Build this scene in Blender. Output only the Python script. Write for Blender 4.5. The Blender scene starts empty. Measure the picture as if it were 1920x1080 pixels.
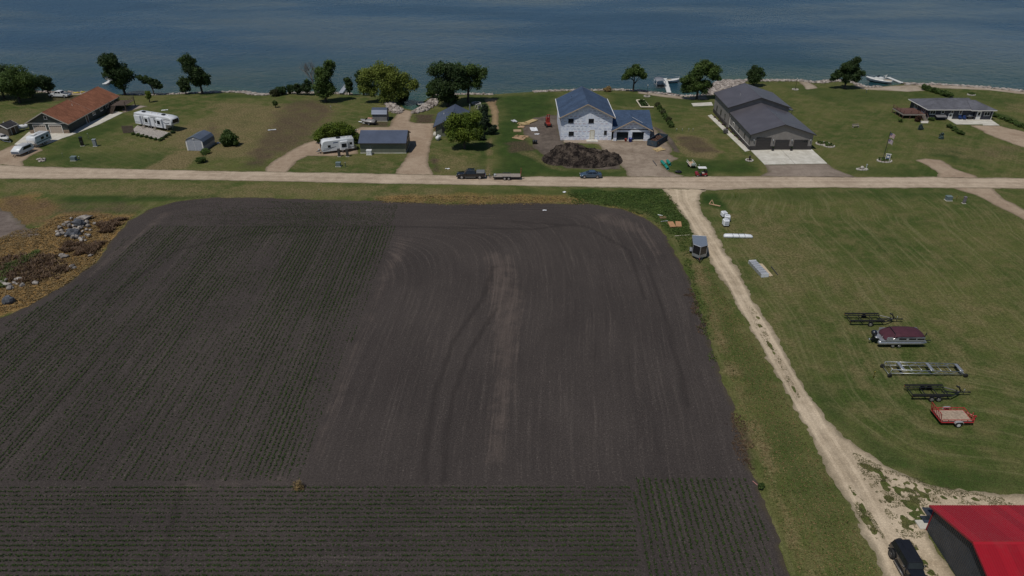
import bpy, bmesh, math, random
import numpy as np
from mathutils import Vector, Matrix

# ------------------------------------------------------------------ camera, sky, sun, exposure
FPX, PITCH, CAMH = 1320.0, math.radians(30), 54.0
SC = bpy.context.scene
COL = SC.collection
cam = bpy.data.cameras.new('camera')
cam.sensor_width = 36.0
cam.lens = FPX / 1920 * 36.0
cam.clip_start = 0.5
cam.clip_end = 20000
camo = bpy.data.objects.new('camera', cam)
COL.objects.link(camo)
camo.location = (0, 0, CAMH)
camo.rotation_euler = (math.radians(60), 0, 0)
SC.camera = camo
SHX, SHY = 0.35, 0.38                       # shadow offset per metre of height
sun_el = math.atan(1 / math.hypot(SHX, SHY))
sun_az = math.atan2(-SHX, -SHY)             # compass angle of the sun, from +Y clockwise
world = bpy.data.worlds.new('World')
SC.world = world
world.use_nodes = True
wn = world.node_tree
sky = wn.nodes.new('ShaderNodeTexSky')
sky.sky_type = 'NISHITA'
sky.sun_disc = False
sky.sun_elevation = sun_el
sky.sun_rotation = sun_az
sky.altitude = 400
sky.dust_density = 0.4
sky.ozone_density = 2.5
wn.nodes['Background'].inputs['Strength'].default_value = 0.07
wn.links.new(sky.outputs[0], wn.nodes['Background'].inputs['Color'])
sun = bpy.data.lights.new('sun', 'SUN')
sun.energy = 3.6
sun.angle = math.radians(0.53)
sun.color = (1.0, 0.95, 0.87)
suno = bpy.data.objects.new('sun', sun)
COL.objects.link(suno)
suno.rotation_euler = Vector((SHX, SHY, -1)).to_track_quat('-Z', 'Y').to_euler()
suno.location = (-40, -30, 120)
SC.view_settings.view_transform = 'Standard'
SC.view_settings.look = 'None'
SC.view_settings.gamma = 1
SC.view_settings.use_curve_mapping = False
SC.view_settings.exposure = -0.35

# ------------------------------------------------------------------ pixel -> place on the ground (or at height z / on a wall plane)
_c, _s = math.cos(PITCH), math.sin(PITCH)
def G(px, py, z=0.0):
    u = (px - 960) / FPX; v = (py - 540) / FPX
    t = (CAMH - z) / (_s + v * _c)
    return Vector((t * u, t * (_c - v * _s), z))
def W(pts, z=0.0):
    return [(G(a, b, z).x, G(a, b, z).y) for a, b in pts]
def hgt(px, py, ytop):
    y = G(px, py).y; v = (ytop - 540) / FPX
    return (-y * _s - v * y * _c) / (_c - v * _s) + CAMH

# ------------------------------------------------------------------ numpy noise and signed distances
def _hash(ix, iy, seed):
    h = (ix.astype(np.int64) * 374761393 + iy.astype(np.int64) * 668265263 + seed * 1274126177) & 0xffffffff
    h = ((h ^ (h >> 13)) * 1274126177) & 0xffffffff
    return ((h ^ (h >> 16)) & 0xffff) / 65535.0
def vnoise(x, y, seed=0):
    ix = np.floor(x); iy = np.floor(y); fx = x - ix; fy = y - iy
    fx = fx * fx * (3 - 2 * fx); fy = fy * fy * (3 - 2 * fy)
    a = _hash(ix, iy, seed); b = _hash(ix + 1, iy, seed); c = _hash(ix, iy + 1, seed); d = _hash(ix + 1, iy + 1, seed)
    return (a * (1 - fx) + b * fx) * (1 - fy) + (c * (1 - fx) + d * fx) * fy
def fbm(x, y, seed=0, octs=3):
    r = 0; a = 1.0; t = 0
    for o in range(octs):
        r = r + a * vnoise(x * 2 ** o, y * 2 ** o, seed + o * 17); t += a; a *= 0.55
    return r / t
def seg_dist(X, Y, pts, closed):
    d2 = np.full(X.shape, 1e18)
    n = len(pts)
    for i in range(n if closed else n - 1):
        x0, y0 = pts[i]; x1, y1 = pts[(i + 1) % n]
        ex, ey = x1 - x0, y1 - y0
        L = ex * ex + ey * ey + 1e-12
        t = np.clip(((X - x0) * ex + (Y - y0) * ey) / L, 0, 1)
        d2 = np.minimum(d2, (X - x0 - t * ex) ** 2 + (Y - y0 - t * ey) ** 2)
    return np.sqrt(d2)
def sdf(X, Y, pts):                          # negative inside
    ins = np.zeros(X.shape, bool)
    n = len(pts)
    for i in range(n):
        x0, y0 = pts[i]; x1, y1 = pts[(i + 1) % n]
        if y0 == y1: continue
        cr = ((y0 > Y) != (y1 > Y)) & (X < (x1 - x0) * (Y - y0) / (y1 - y0) + x0)
        ins ^= cr
    d = seg_dist(X, Y, pts, True)
    return np.where(ins, -d, d)
def sstep(a, b, x):
    t = np.clip((x - a) / (b - a), 0, 1); return t * t * (3 - 2 * t)

# ------------------------------------------------------------------ objects
def setp(o, label=None, cat=None, group=None, kind=None):
    if label: o['label'] = label
    if cat: o['category'] = cat
    if group: o['group'] = group
    if kind: o['kind'] = kind
    return o
def thing(name, label, cat, loc=(0, 0, 0), rz=0.0, group=None):
    o = bpy.data.objects.new(name, None)
    o.empty_display_size = 0.3
    COL.objects.link(o)
    o.location = loc; o.rotation_euler = (0, 0, rz)
    return setp(o, label, cat, group)
def link_mesh(name, me, mat, parent=None):
    o = bpy.data.objects.new(name, me)
    COL.objects.link(o)
    if mat is not None: me.materials.append(mat)
    if parent is not None: o.parent = parent
    return o
def np_mesh(name, V, Fc, mat, parent=None, smooth=False):
    V = np.asarray(V, np.float32); Fc = np.asarray(Fc, np.int32)
    me = bpy.data.meshes.new(name)
    k = Fc.shape[1]
    me.vertices.add(len(V)); me.vertices.foreach_set('co', V.ravel())
    me.loops.add(Fc.size); me.loops.foreach_set('vertex_index', Fc.ravel())
    me.polygons.add(len(Fc)); me.polygons.foreach_set('loop_start', np.arange(0, Fc.size, k, dtype=np.int32))
    if smooth: me.polygons.foreach_set('use_smooth', np.ones(len(Fc), bool))
    me.update(calc_edges=True)
    return link_mesh(name, me, mat, parent)
def vattr(o, name, vals):
    a = o.data.attributes.new(name, 'FLOAT', 'POINT')
    a.data.foreach_set('value', np.asarray(vals, np.float32))
def dup(root, loc=None, rz=None, label=None, group=None, scale=None):
    r = root.copy(); COL.objects.link(r)
    if loc is not None: r.location = loc
    if rz is not None: r.rotation_euler = (0, 0, rz)
    if label: r['label'] = label
    if group: r['group'] = group
    if scale is not None: r.scale = (scale,) * 3 if not hasattr(scale, '__len__') else scale
    for ch in list(root.children):
        c_ = ch.copy(); COL.objects.link(c_); c_.parent = r
        for g in list(ch.children):
            d_ = g.copy(); COL.objects.link(d_); d_.parent = c_
    return r

class MB:
    """collects shapes of one part"""
    def __init__(s): s.v = []; s.f = []; s.sm = []
    def add(s, vs, fs, smooth=False):
        n = len(s.v); s.v += [tuple(p) for p in vs]; s.f += [tuple(i + n for i in f) for f in fs]; s.sm += [smooth] * len(fs); return s
    def box(s, x0, x1, y0, y1, z0, z1):
        return s.add([(x0, y0, z0), (x1, y0, z0), (x1, y1, z0), (x0, y1, z0), (x0, y0, z1), (x1, y0, z1), (x1, y1, z1), (x0, y1, z1)],
                     [(0, 3, 2, 1), (4, 5, 6, 7), (0, 1, 5, 4), (1, 2, 6, 5), (2, 3, 7, 6), (3, 0, 4, 7)])
    def cbox(s, c, d, rz=0.0, bev=0.0):
        co, si = math.cos(rz), math.sin(rz)
        hx, hy, hz = d[0] / 2, d[1] / 2, d[2] / 2
        if bev:
            b = min(bev, hx * .9, hy * .9, hz * .9)
            ring = lambda ax, ay: [(-ax + b, -ay), (ax - b, -ay), (ax, -ay + b), (ax, ay - b), (ax - b, ay), (-ax + b, ay), (-ax, ay - b), (-ax, -ay + b)]
            vs = []
            for z, k in ((-hz, b), (-hz + b, 0), (hz - b, 0), (hz, b)):
                vs += [(x, y, z) for x, y in ring(hx - k, hy - k)]
            fs = [tuple(range(7, -1, -1)), tuple(range(24, 32))]
            for r in range(3):
                for i in range(8): fs.append((r * 8 + i, r * 8 + (i + 1) % 8, r * 8 + 8 + (i + 1) % 8, r * 8 + 8 + i))
        else:
            vs = [(x * hx, y * hy, z * hz) for z in (-1, 1) for x, y in ((-1, -1), (1, -1), (1, 1), (-1, 1))]
            fs = [(0, 3, 2, 1), (4, 5, 6, 7), (0, 1, 5, 4), (1, 2, 6, 5), (2, 3, 7, 6), (3, 0, 4, 7)]
        return s.add([(c[0] + x * co - y * si, c[1] + x * si + y * co, c[2] + z) for x, y, z in vs], fs)
    def prism(s, poly, axis, a0, a1, inset=0.0, smooth=False):
        """polygon (u,w) extruded along axis x / y / z from a0 to a1; inset shrinks the end caps (chamfer) """
        def pt(u, w, a): return (a, u, w) if axis == 'x' else ((u, a, w) if axis == 'y' else (u, w, a))
        n = len(poly)
        cu = sum(p[0] for p in poly) / n; cw = sum(p[1] for p in poly) / n
        def ring(a, k): return [pt(cu + (u - cu) * k, cw + (w - cw) * k, a) for u, w in poly]
        if inset:
            sg = 1 if a1 > a0 else -1
            k = 1 - inset * .6
            rs = [ring(a0, k), ring(a0 + sg * inset, 1), ring(a1 - sg * inset, 1), ring(a1, k)]
        else: rs = [ring(a0, 1), ring(a1, 1)]
        vs = [p for r in rs for p in r]
        m = len(rs)
        s.add(vs, [tuple(range(n - 1, -1, -1)), tuple(range((m - 1) * n, m * n))])
        base = len(s.v) - len(vs)
        for r in range(m - 1):
            for i in range(n):
                s.f.append((base + r * n + i, base + r * n + (i + 1) % n, base + (r + 1) * n + (i + 1) % n, base + (r + 1) * n + i)); s.sm.append(smooth)
        return s
    def loft(s, rings, cap=True, smooth=True):
        n = len(rings[0]); vs = [p for r in rings for p in r]; fs = []
        for r in range(len(rings) - 1):
            for i in range(n): fs.append((r * n + i, r * n + (i + 1) % n, (r + 1) * n + (i + 1) % n, (r + 1) * n + i))
        s.add(vs, fs, smooth)
        if cap:
            b = len(s.v) - len(vs)
            s.f += [tuple(b + i for i in range(n - 1, -1, -1)), tuple(b + (len(rings) - 1) * n + i for i in range(n))]; s.sm += [False, False]
        return s
    def tube(s, pts, r, n=8, cap=True):
        P = [Vector(p) for p in pts]
        R = r if hasattr(r, '__len__') else [r] * len(P)
        rings = []
        up = None
        for i, p in enumerate(P):
            d = (P[min(i + 1, len(P) - 1)] - P[max(i - 1, 0)]).normalized()
            if up is None: up = Vector((0, 0, 1)) if abs(d.z) < .9 else Vector((1, 0, 0))
            a = d.cross(up).normalized(); b = a.cross(d)
            up = b
            rings.append([p + (a * math.cos(2 * math.pi * k / n) + b * math.sin(2 * math.pi * k / n)) * R[i] for k in range(n)])
        return s.loft(rings, cap, n > 5)
    def bar(s, p0, p1, w, h=None):
        return s.tube([p0, p1], [(w + (h or w)) / 2 * .7] * 2, 4)
    def lathe(s, prof, axis='z', c=(0, 0, 0), n=16):
        rings = []
        for r, a in prof:
            rg = []
            for k in range(n):
                t = 2 * math.pi * k / n; u, w = r * math.cos(t), r * math.sin(t)
                p = (u, w, a) if axis == 'z' else ((a, u, w) if axis == 'x' else (w, a, u))
                rg.append((p[0] + c[0], p[1] + c[1], p[2] + c[2]))
            rings.append(rg)
        return s.loft(rings, True, True)
    def quad(s, a, b, c, d): return s.add([a, b, c, d], [(0, 1, 2, 3)])
    def build(s, name, mat, parent=None):
        me = bpy.data.meshes.new(name)
        me.from_pydata(s.v, [], s.f)
        me.polygons.foreach_set('use_smooth', s.sm)
        me.update()
        return link_mesh(name, me, mat, parent)

# ------------------------------------------------------------------ materials
class NT:
    def __init__(s, name):
        s.m = bpy.data.materials.new(name); s.m.use_nodes = True
        s.t = s.m.node_tree; s.b = s.t.nodes['Principled BSDF']
    def n(s, typ, **kw):
        nd = s.t.nodes.new(typ)
        for k, v in kw.items():
            if k.startswith('i_'):
                key = k[2:]; nd.inputs[int(key) if key.isdigit() else key].default_value = v
            else: setattr(nd, k, v)
        return nd
    def l(s, a, b): s.t.links.new(a, b)
    def sock(s, v, sk):
        if isinstance(v, (int, float)): sk.default_value = v
        elif isinstance(v, tuple): sk.default_value = (*v, 1) if len(v) == 3 else v
        else: s.l(v, sk)
    def math(s, op, a, b=0.0, clamp=False):
        nd = s.n('ShaderNodeMath', operation=op, use_clamp=clamp); s.sock(a, nd.inputs[0]); s.sock(b, nd.inputs[1]); return nd.outputs[0]
    def mix(s, f, a, b, blend='MIX'):
        nd = s.n('ShaderNodeMix', data_type='RGBA', blend_type=blend); s.sock(f, nd.inputs[0]); s.sock(a, nd.inputs[6]); s.sock(b, nd.inputs[7]); return nd.outputs[2]
    def ramp(s, v, a, b, lo=0.0, hi=1.0):
        nd = s.n('ShaderNodeMapRange', interpolation_type='SMOOTHSTEP'); s.sock(v, nd.inputs[0])
        for i, q in ((1, a), (2, b), (3, lo), (4, hi)): nd.inputs[i].default_value = q
        return nd.outputs[0]
    def noise(s, vec, scale, detail=3.0, rough=.55, dist=0.0):
        nd = s.n('ShaderNodeTexNoise'); s.l(vec, nd.inputs['Vector'])
        nd.inputs['Scale'].default_value = scale; nd.inputs['Detail'].default_value = detail; nd.inputs['Roughness'].default_value = rough; nd.inputs['Distortion'].default_value = dist
        return nd.outputs[0]
    def pos(s): return s.n('ShaderNodeNewGeometry').outputs['Position']
    def obj(s): return s.n('ShaderNodeTexCoord').outputs['Object']
    def mapped(s, vec, scale=(1, 1, 1), rot=(0, 0, 0)):
        nd = s.n('ShaderNodeMapping'); s.l(vec, nd.inputs[0]); nd.inputs['Scale'].default_value = scale; nd.inputs['Rotation'].default_value = rot; return nd.outputs[0]
    def attr(s, name): return s.n('ShaderNodeAttribute', attribute_name=name).outputs['Fac']
    def comb(s, x, y, z=0.0):
        nd = s.n('ShaderNodeCombineXYZ'); s.sock(x, nd.inputs[0]); s.sock(y, nd.inputs[1]); s.sock(z, nd.inputs[2]); return nd.outputs[0]
    def sep(s, v):
        nd = s.n('ShaderNodeSeparateXYZ'); s.l(v, nd.inputs[0]); return nd.outputs
    def col(s, v): s.sock(v, s.b.inputs['Base Color'])
    def bump(s, h, strength=.3, dist=.05):
        nd = s.n('ShaderNodeBump'); nd.inputs['Strength'].default_value = strength; nd.inputs['Distance'].default_value = dist; s.l(h, nd.inputs['Height']); s.l(nd.outputs[0], s.b.inputs['Normal'])
    def set(s, rough=None, metal=None, spec=None, coat=None, trans=None):
        for k, v in (('Roughness', rough), ('Metallic', metal), ('Specular IOR Level', spec), ('Coat Weight', coat), ('Transmission Weight', trans)):
            if v is not None: s.b.inputs[k].default_value = v
        return s
_mats = {}
def M(name, col=None, rough=.6, metal=0.0, var=.12, scale=3.0, bump=0.0, bscale=20.0, dirt=0.0, coat=0.0, spec=.4):
    """plain material with mottled colour, a little dirt and relief"""
    if name in _mats: return _mats[name]
    t = NT(name); o = t.obj()
    n1 = t.noise(o, scale, 4)
    n2 = t.noise(o, scale * 7, 3)
    f = t.math('ADD', t.math('MULTIPLY', n1, .65), t.math('MULTIPLY', n2, .35))
    k = t.ramp(f, .3, .7, 1 - var, 1 + var)
    c = t.mix(1.0, tuple(col), k, 'MULTIPLY')
    if dirt:
        d = t.ramp(t.noise(o, scale * .6, 5, .65), .5, .72, 0, dirt)
        c = t.mix(d, c, (.16, .13, .10))
    t.col(c)
    t.set(rough, metal, spec, coat)
    rr = t.ramp(n2, .3, .7, max(rough - .1, .03), min(rough + .1, 1)); t.l(rr, t.b.inputs['Roughness'])
    if bump: t.bump(t.noise(o, bscale, 3), bump, .03)
    _mats[name] = t.m
    return t.m
# ------------------------------------------------------------------ shore, ground
WZ = -0.6
SHORE = [(-400, 176), (-150, 172), (0, 172), (60, 171), (110, 173), (165, 173), (230, 177), (285, 178), (330, 176), (400, 173), (470, 172), (482, 177), (505, 177), (535, 174),
         (600, 174), (680, 177), (735, 181), (752, 192), (757, 203), (776, 207), (786, 200), (797, 188), (808, 180), (826, 178), (880, 176), (925, 177), (1000, 172), (1060, 169), (1110, 169),
         (1150, 168), (1200, 170), (1238, 175), (1290, 181), (1328, 177), (1346, 156), (1362, 151), (1440, 151), (1500, 151), (1530, 155), (1560, 151), (1605, 153), (1622, 163), (1676, 160),
         (1696, 156), (1760, 158), (1850, 164), (1920, 171), (2060, 180), (2350, 196)]
SH = W(SHORE, WZ)
LANDP = [(-3000, SH[0][1] + 20)] + SH + [(3000, SH[-1][1] - 10), (3000, -3000), (-3000, -3000)]
def gz(x, y):
    x = np.asarray(x, float); y = np.asarray(y, float)
    d = sdf(x, y, LANDP)                      # negative on land
    return np.where(d < 0, WZ * (1 - sstep(0, 4.5, -d)), WZ - 2.2 * sstep(0, 9, d))
def gz1(x, y): return float(gz(np.array([x]), np.array([y]))[0])
def axis(lo, hi, step, far):
    a = list(np.arange(lo, hi + 1e-6, step)); s_ = step
    while a[-1] < far: s_ *= 1.5; a.append(a[-1] + s_)
    s_ = step
    while a[0] > -far: s_ *= 1.5; a.insert(0, a[0] - s_)
    return np.array(a)
gx = axis(-150, 150, 0.75, 5000); gy = axis(22, 218, 0.7, 5000)
GX, GY = np.meshgrid(gx, gy)
X_, Y_ = GX.ravel(), GY.ravel()
near = (np.abs(X_) < 220) & (Y_ > -30) & (Y_ < 240)
GZ = np.full(X_.shape, 0.0)
ld = sdf(X_, Y_, LANDP)
GZ = np.where(ld < 0, WZ * (1 - sstep(0, 4.5, -ld)), WZ - 2.2 * sstep(0, 9, ld))
def quads(nx, ny):
    i = np.arange(nx * ny).reshape(ny, nx)
    return np.stack([i[:-1, :-1].ravel(), i[:-1, 1:].ravel(), i[1:, 1:].ravel(), i[1:, :-1].ravel()], 1)
wob = (fbm(X_ * .25, Y_ * .25, 5) - .5) * 3.0 + (fbm(X_ * .9, Y_ * .9, 9, 2) - .5) * 1.2
def paint(zones):
    a = np.zeros(X_.shape)
    for poly, soft, amt in zones:
        w = W(poly)
        xs = [p[0] for p in w]; ys = [p[1] for p in w]
        k = (X_ > min(xs) - 8) & (X_ < max(xs) + 8) & (Y_ > min(ys) - 8) & (Y_ < max(ys) + 8)
        d = sdf(X_[k], Y_[k], w) + wob[k] * min(soft, 1.6) * .9
        a[k] = np.maximum(a[k], amt * (1 - sstep(-soft * 1.4, soft * 1.4, d)))
    return a
LOT = [(1330, 362), (1420, 357), (1600, 355), (1780, 356), (1830, 370), (1880, 392), (2000, 450), (2150, 700), (2100, 940), (1920, 925), (1790, 912), (1715, 894), (1658, 865), (1605, 828), (1560, 790), (1520, 738), (1490, 685), (1450, 610), (1410, 555), (1385, 505), (1355, 455), (1330, 410), (1318, 385)]
green = paint([
    ([(930, 182), (1040, 172), (1040, 215), (1000, 222), (975, 240), (985, 262), (1020, 290), (1060, 318), (1175, 320), (1175, 331), (930, 331), (925, 250), (940, 215)], 2.5, .85),
    ([(1235, 280), (1262, 300), (1330, 300), (1400, 298), (1430, 324), (1270, 327), (1245, 300)], 1.5, .8),
    ([(1070, 355), (1240, 353), (1270, 385), (1300, 440), (1262, 440), (1225, 405), (1170, 388), (1080, 378)], 1.0, .9),
    ([(1318, 362), (1350, 360), (1365, 385), (1372, 398), (1340, 392), (1318, 385)], .8, 1.0),
    ([(1330, 358), (1780, 356), (1790, 372), (1600, 376), (1340, 380)], 1.6, .45),
    ([(100, 366), (300, 364), (420, 368), (300, 378), (120, 383)], 1.0, .85),
    ([(820, 350), (1060, 356), (1060, 370), (820, 366)], 1.2, .5),
    ([(880, 180), (915, 185), (922, 240), (915, 330), (840, 330), (900, 290), (890, 230)], 1.5, .7),
    ([(90, 290), (150, 245), (240, 215), (260, 225), (170, 262), (120, 300), (60, 310)], 1.5, .6),
    ([(440, 232), (470, 222), (480, 226), (455, 246), (440, 250)], .8, .9),
    ([(250, 275), (330, 290), (300, 318), (180, 314), (60, 306), (110, 292)], 2.0, .45),
    ([(400, 172), (480, 178), (490, 186), (400, 184)], 1.2, .7),
    ([(530, 300), (545, 315), (400, 318), (470, 300)], 2.0, .4),
    ([(1140, 172), (1330, 185), (1330, 205), (1240, 195), (1150, 200)], 2.0, .55),
    ([(1240, 200), (1262, 225), (1275, 245), (1262, 262), (1235, 240), (1220, 205)], 1.5, .6),
    ([(1450, 156), (1600, 168), (1760, 172), (1920, 182), (1920, 215), (1830, 190), (1700, 186), (1600, 200), (1500, 180)], 2.5, .5),
    ([(1740, 276), (1800, 278), (1830, 300), (1790, 305), (1750, 292)], 1.5, .8),
    ([(1560, 310), (1740, 318), (1760, 331), (1590, 330)], 1.2, .55),
    ([(1850, 215), (1880, 220), (1930, 245), (1930, 232), (1870, 208)], 1.0, .7),
    ([(1500, 700), (1560, 795), (1660, 868), (1790, 915), (1950, 928), (1950, 900), (1800, 890), (1680, 845), (1600, 790), (1540, 720)], 1.2, .7),
    ([(1290, 500), (1330, 520), (1400, 640), (1500, 830), (1590, 1000), (1560, 1080), (1480, 940), (1400, 760), (1340, 600)], 2.0, .5),
])
dry = paint([
    ([(400, 188), (520, 196), (600, 190), (640, 205), (570, 280), (500, 300), (420, 300), (330, 300), (300, 250), (390, 215)], 3.0, .72),
    ([(250, 250), (330, 262), (330, 285), (220, 290), (180, 280)], 2.0, .4),
    ([(340, 276), (385, 284), (350, 319), (265, 320)], 1.2, .95),
    ([(0, 338), (500, 343), (850, 350), (850, 372), (500, 371), (340, 372), (0, 362)], 1.2, .5),
    ([(0, 205), (90, 200), (70, 225), (0, 240)], 2.0, .5),
    ([(808, 275), (850, 285), (905, 300), (900, 326), (818, 326)], 1.5, .55),
    ([(540, 300), (735, 296), (740, 318), (545, 320)], 1.5, .3),
    ([(1255, 250), (1310, 252), (1352, 284), (1338, 298), (1290, 295), (1268, 280)], 1.0, .8),
    ([(1340, 400), (1420, 385), (1520, 420), (1560, 520), (1500, 620), (1440, 560), (1370, 470)], 4.0, .45),
    ([(1380, 490), (1440, 560), (1540, 720), (1660, 850), (1620, 830), (1520, 730), (1440, 600)], 1.5, .4),
    ([(1500, 480), (1920, 560), (1920, 760), (1620, 840), (1500, 660)], 6.0, .3),
    ([(1290, 470), (1310, 520), (1335, 600), (1360, 690), (1405, 800), (1440, 900), (1500, 1080), (1530, 1080), (1470, 930), (1430, 820), (1370, 680), (1330, 560), (1310, 480)], 1.0, .95),
    ([(914, 258), (923, 258), (923, 300), (918, 328), (910, 328), (914, 300)], .6, .9),
    ([(1700, 262), (1790, 275), (1920, 268), (1920, 306), (1800, 300), (1700, 275)], 2.0, .5),
    ([(1880, 190), (1930, 195), (1930, 220), (1885, 208)], 1.5, .5),
    ([(1330, 215), (1340, 240), (1400, 285), (1380, 290), (1310, 240)], 1.5, .45),
    ([(960, 280), (1000, 285), (1060, 320), (1030, 318), (990, 296)], .8, .5),
    ([(500, 700), (1, 1), (2, 2)], .1, .0),
])
gold = paint([
    ([(-40, 455), (30, 432), (75, 425), (110, 402), (170, 400), (250, 404), (225, 432), (200, 462), (182, 492), (130, 532), (60, 572), (-40, 602)], 1.2, 1.0),
    ([(700, 366), (860, 362), (1060, 365), (1100, 374), (1100, 383), (1000, 382), (850, 384), (700, 377)], .9, .6),
    ([(1130, 382), (1200, 395), (1240, 425), (1260, 455), (1225, 425), (1160, 395)], .6, .5),
    ([(-20, 375), (60, 362), (115, 382), (100, 405), (60, 428), (-20, 450)], 1.5, .75),
])
brown = paint([
    ([(545, 186), (600, 188), (628, 212), (575, 270), (480, 312), (450, 318), (480, 262)], 2.2, .62),
    ([(0, 362), (90, 372), (300, 383), (240, 402), (110, 402), (60, 430), (0, 450)], 1.5, .5),
    ([(-20, 492), (40, 480), (110, 478), (128, 508), (60, 534), (-20, 528)], .8, .9),
    ([(190, 418), (225, 412), (220, 428), (190, 440)], .6, .8),
    ([(120, 450), (185, 460), (170, 480), (130, 470)], .8, .5),
    ([(1262, 255), (1305, 254), (1345, 284), (1300, 288), (1280, 275)], 1.0, .7),
    ([(779, 215), (815, 215), (814, 231), (779, 231)], .7, .85),
    ([(675, 228), (730, 228), (730, 238), (675, 238)], .7, .75),
    ([(808, 290), (818, 300), (825, 322), (812, 322)], .7, .8),
    ([(945, 268), (985, 262), (1005, 280), (960, 286)], .8, .75),
    ([(90, 176), (170, 172), (180, 182), (100, 190)], .8, .6),
    ([(1810, 280), (1920, 272), (1920, 290), (1830, 300)], 1.8, .35),
    ([(1372, 780), (1400, 790), (1410, 850), (1420, 880), (1395, 880), (1370, 830)], .8, .7),
    ([(395, 225), (430, 265), (450, 268), (445, 276), (400, 275), (380, 268)], 1.0, .45),
])
streak = sdf(X_, Y_, W(LOT))
def pnorm(ds, p=3.0):
    return sum(np.maximum(d, .3) ** -p for d in ds) ** (-1 / p)
_lw = W(LOT)
lot_s = seg_dist(X_, Y_, _lw[9:] + _lw[:1], False) + (fbm(X_ * .03, Y_ * .03, 44, 2) - .5) * 4
rot = (X_ * .86 + Y_ * .5)
rot2 = (X_ * .55 + Y_ * .84)
side = X_ > 0
st = np.where(streak < 0, lot_s, np.where(Y_ > 132, np.where(X_ > 68, X_ * .8 - Y_ * .6 + 400, rot2 + 300), X_ * .93 + 800))
gv = np.stack([X_, Y_, GZ], 1)
ground = np_mesh('ground', gv, quads(len(gx), len(gy)), None, smooth=True)
setp(ground, 'mown and worn green lawn and verge grass around the field and lots', 'ground', kind='structure')
for nme, arr in (('green', green), ('dry', dry), ('gold', gold), ('brown', brown), ('st', st)): vattr(ground, nme, arr)
bedd = np.where(ld < 0, 0, sstep(0, 6, ld)) + np.where(ld < 0, sstep(-1.6, 0, ld) * .35, 0)
vattr(ground, 'bed', bedd)
vattr(ground, 'stw', np.where(streak < 0, 1.0, np.where((Y_ > 132) & (X_ > 68), .38, .6)))

def ground_mat():
    t = NT('grass_ground'); p = t.pos()
    big = t.noise(p, .05, 4, .6); mid = t.noise(p, .35, 4, .6); fine = t.noise(p, 2.6, 4, .7); tiny = t.noise(p, 9.0, 3, .7)
    sx = t.math('MULTIPLY', t.attr('st'), 1.7)
    along = t.sep(t.mapped(p, (.06, .06, .06)))
    sn = t.noise(t.comb(sx, along[1], along[0]), 1.0, 3, .6)
    c = t.mix(t.ramp(big, .35, .68), (.050, .074, .017), (.094, .102, .031))
    c = t.mix(t.ramp(mid, .38, .7, 0, .65), c, (.142, .120, .053))
    c = t.mix(t.math('MULTIPLY', t.ramp(sn, .48, .70, 0, .55), t.attr('stw')), c, (.162, .150, .070))
    c = t.mix(t.math('MULTIPLY', t.ramp(sn, .26, .42, .4, 0), t.attr('stw')), c, (.040, .052, .018))
    jit = t.math('ADD', t.math('ADD', t.math('MULTIPLY', fine, .35), t.math('MULTIPLY', mid, .4)), t.math('MULTIPLY', t.noise(p, .13, 4, .6), .35))
    def lay(c, name, colr, lo=-.25):
        a = t.math('ADD', t.attr(name), t.math('MULTIPLY', t.math('SUBTRACT', jit, .55), 1.9))
        f = t.math('MULTIPLY', t.ramp(a, .1, 1.0), t.ramp(t.attr(name), 0.0, .3))
        return t.mix(f, c, colr)
    c = lay(c, 'green', t.mix(t.ramp(mid, .3, .7), (.020, .042, .009), (.044, .072, .016)))
    c = lay(c, 'dry', t.mix(t.ramp(fine, .3, .7), (.118, .092, .042), (.185, .15, .075)))
    c = lay(c, 'gold', t.mix(t.ramp(fine, .3, .72), (.15, .090, .034), (.265, .168, .066)))
    c = lay(c, 'brown', t.mix(t.ramp(fine, .3, .7), (.035, .026, .020), (.105, .075, .05)))
    c = t.mix(t.ramp(t.attr('bed'), .12, .8), c, (.10, .12, .055))
    c = t.mix(1.0, c, t.ramp(tiny, .25, .75, .5, 1.5), 'MULTIPLY')
    c = t.mix(1.0, c, t.ramp(fine, .25, .75, .72, 1.28), 'MULTIPLY')
    t.col(c); t.set(.95, spec=.1)
    t.bump(t.math('ADD', fine, t.math('MULTIPLY', tiny, .6)), .55, .12)
    return t.m
ground.data.materials.append(ground_mat())

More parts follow.
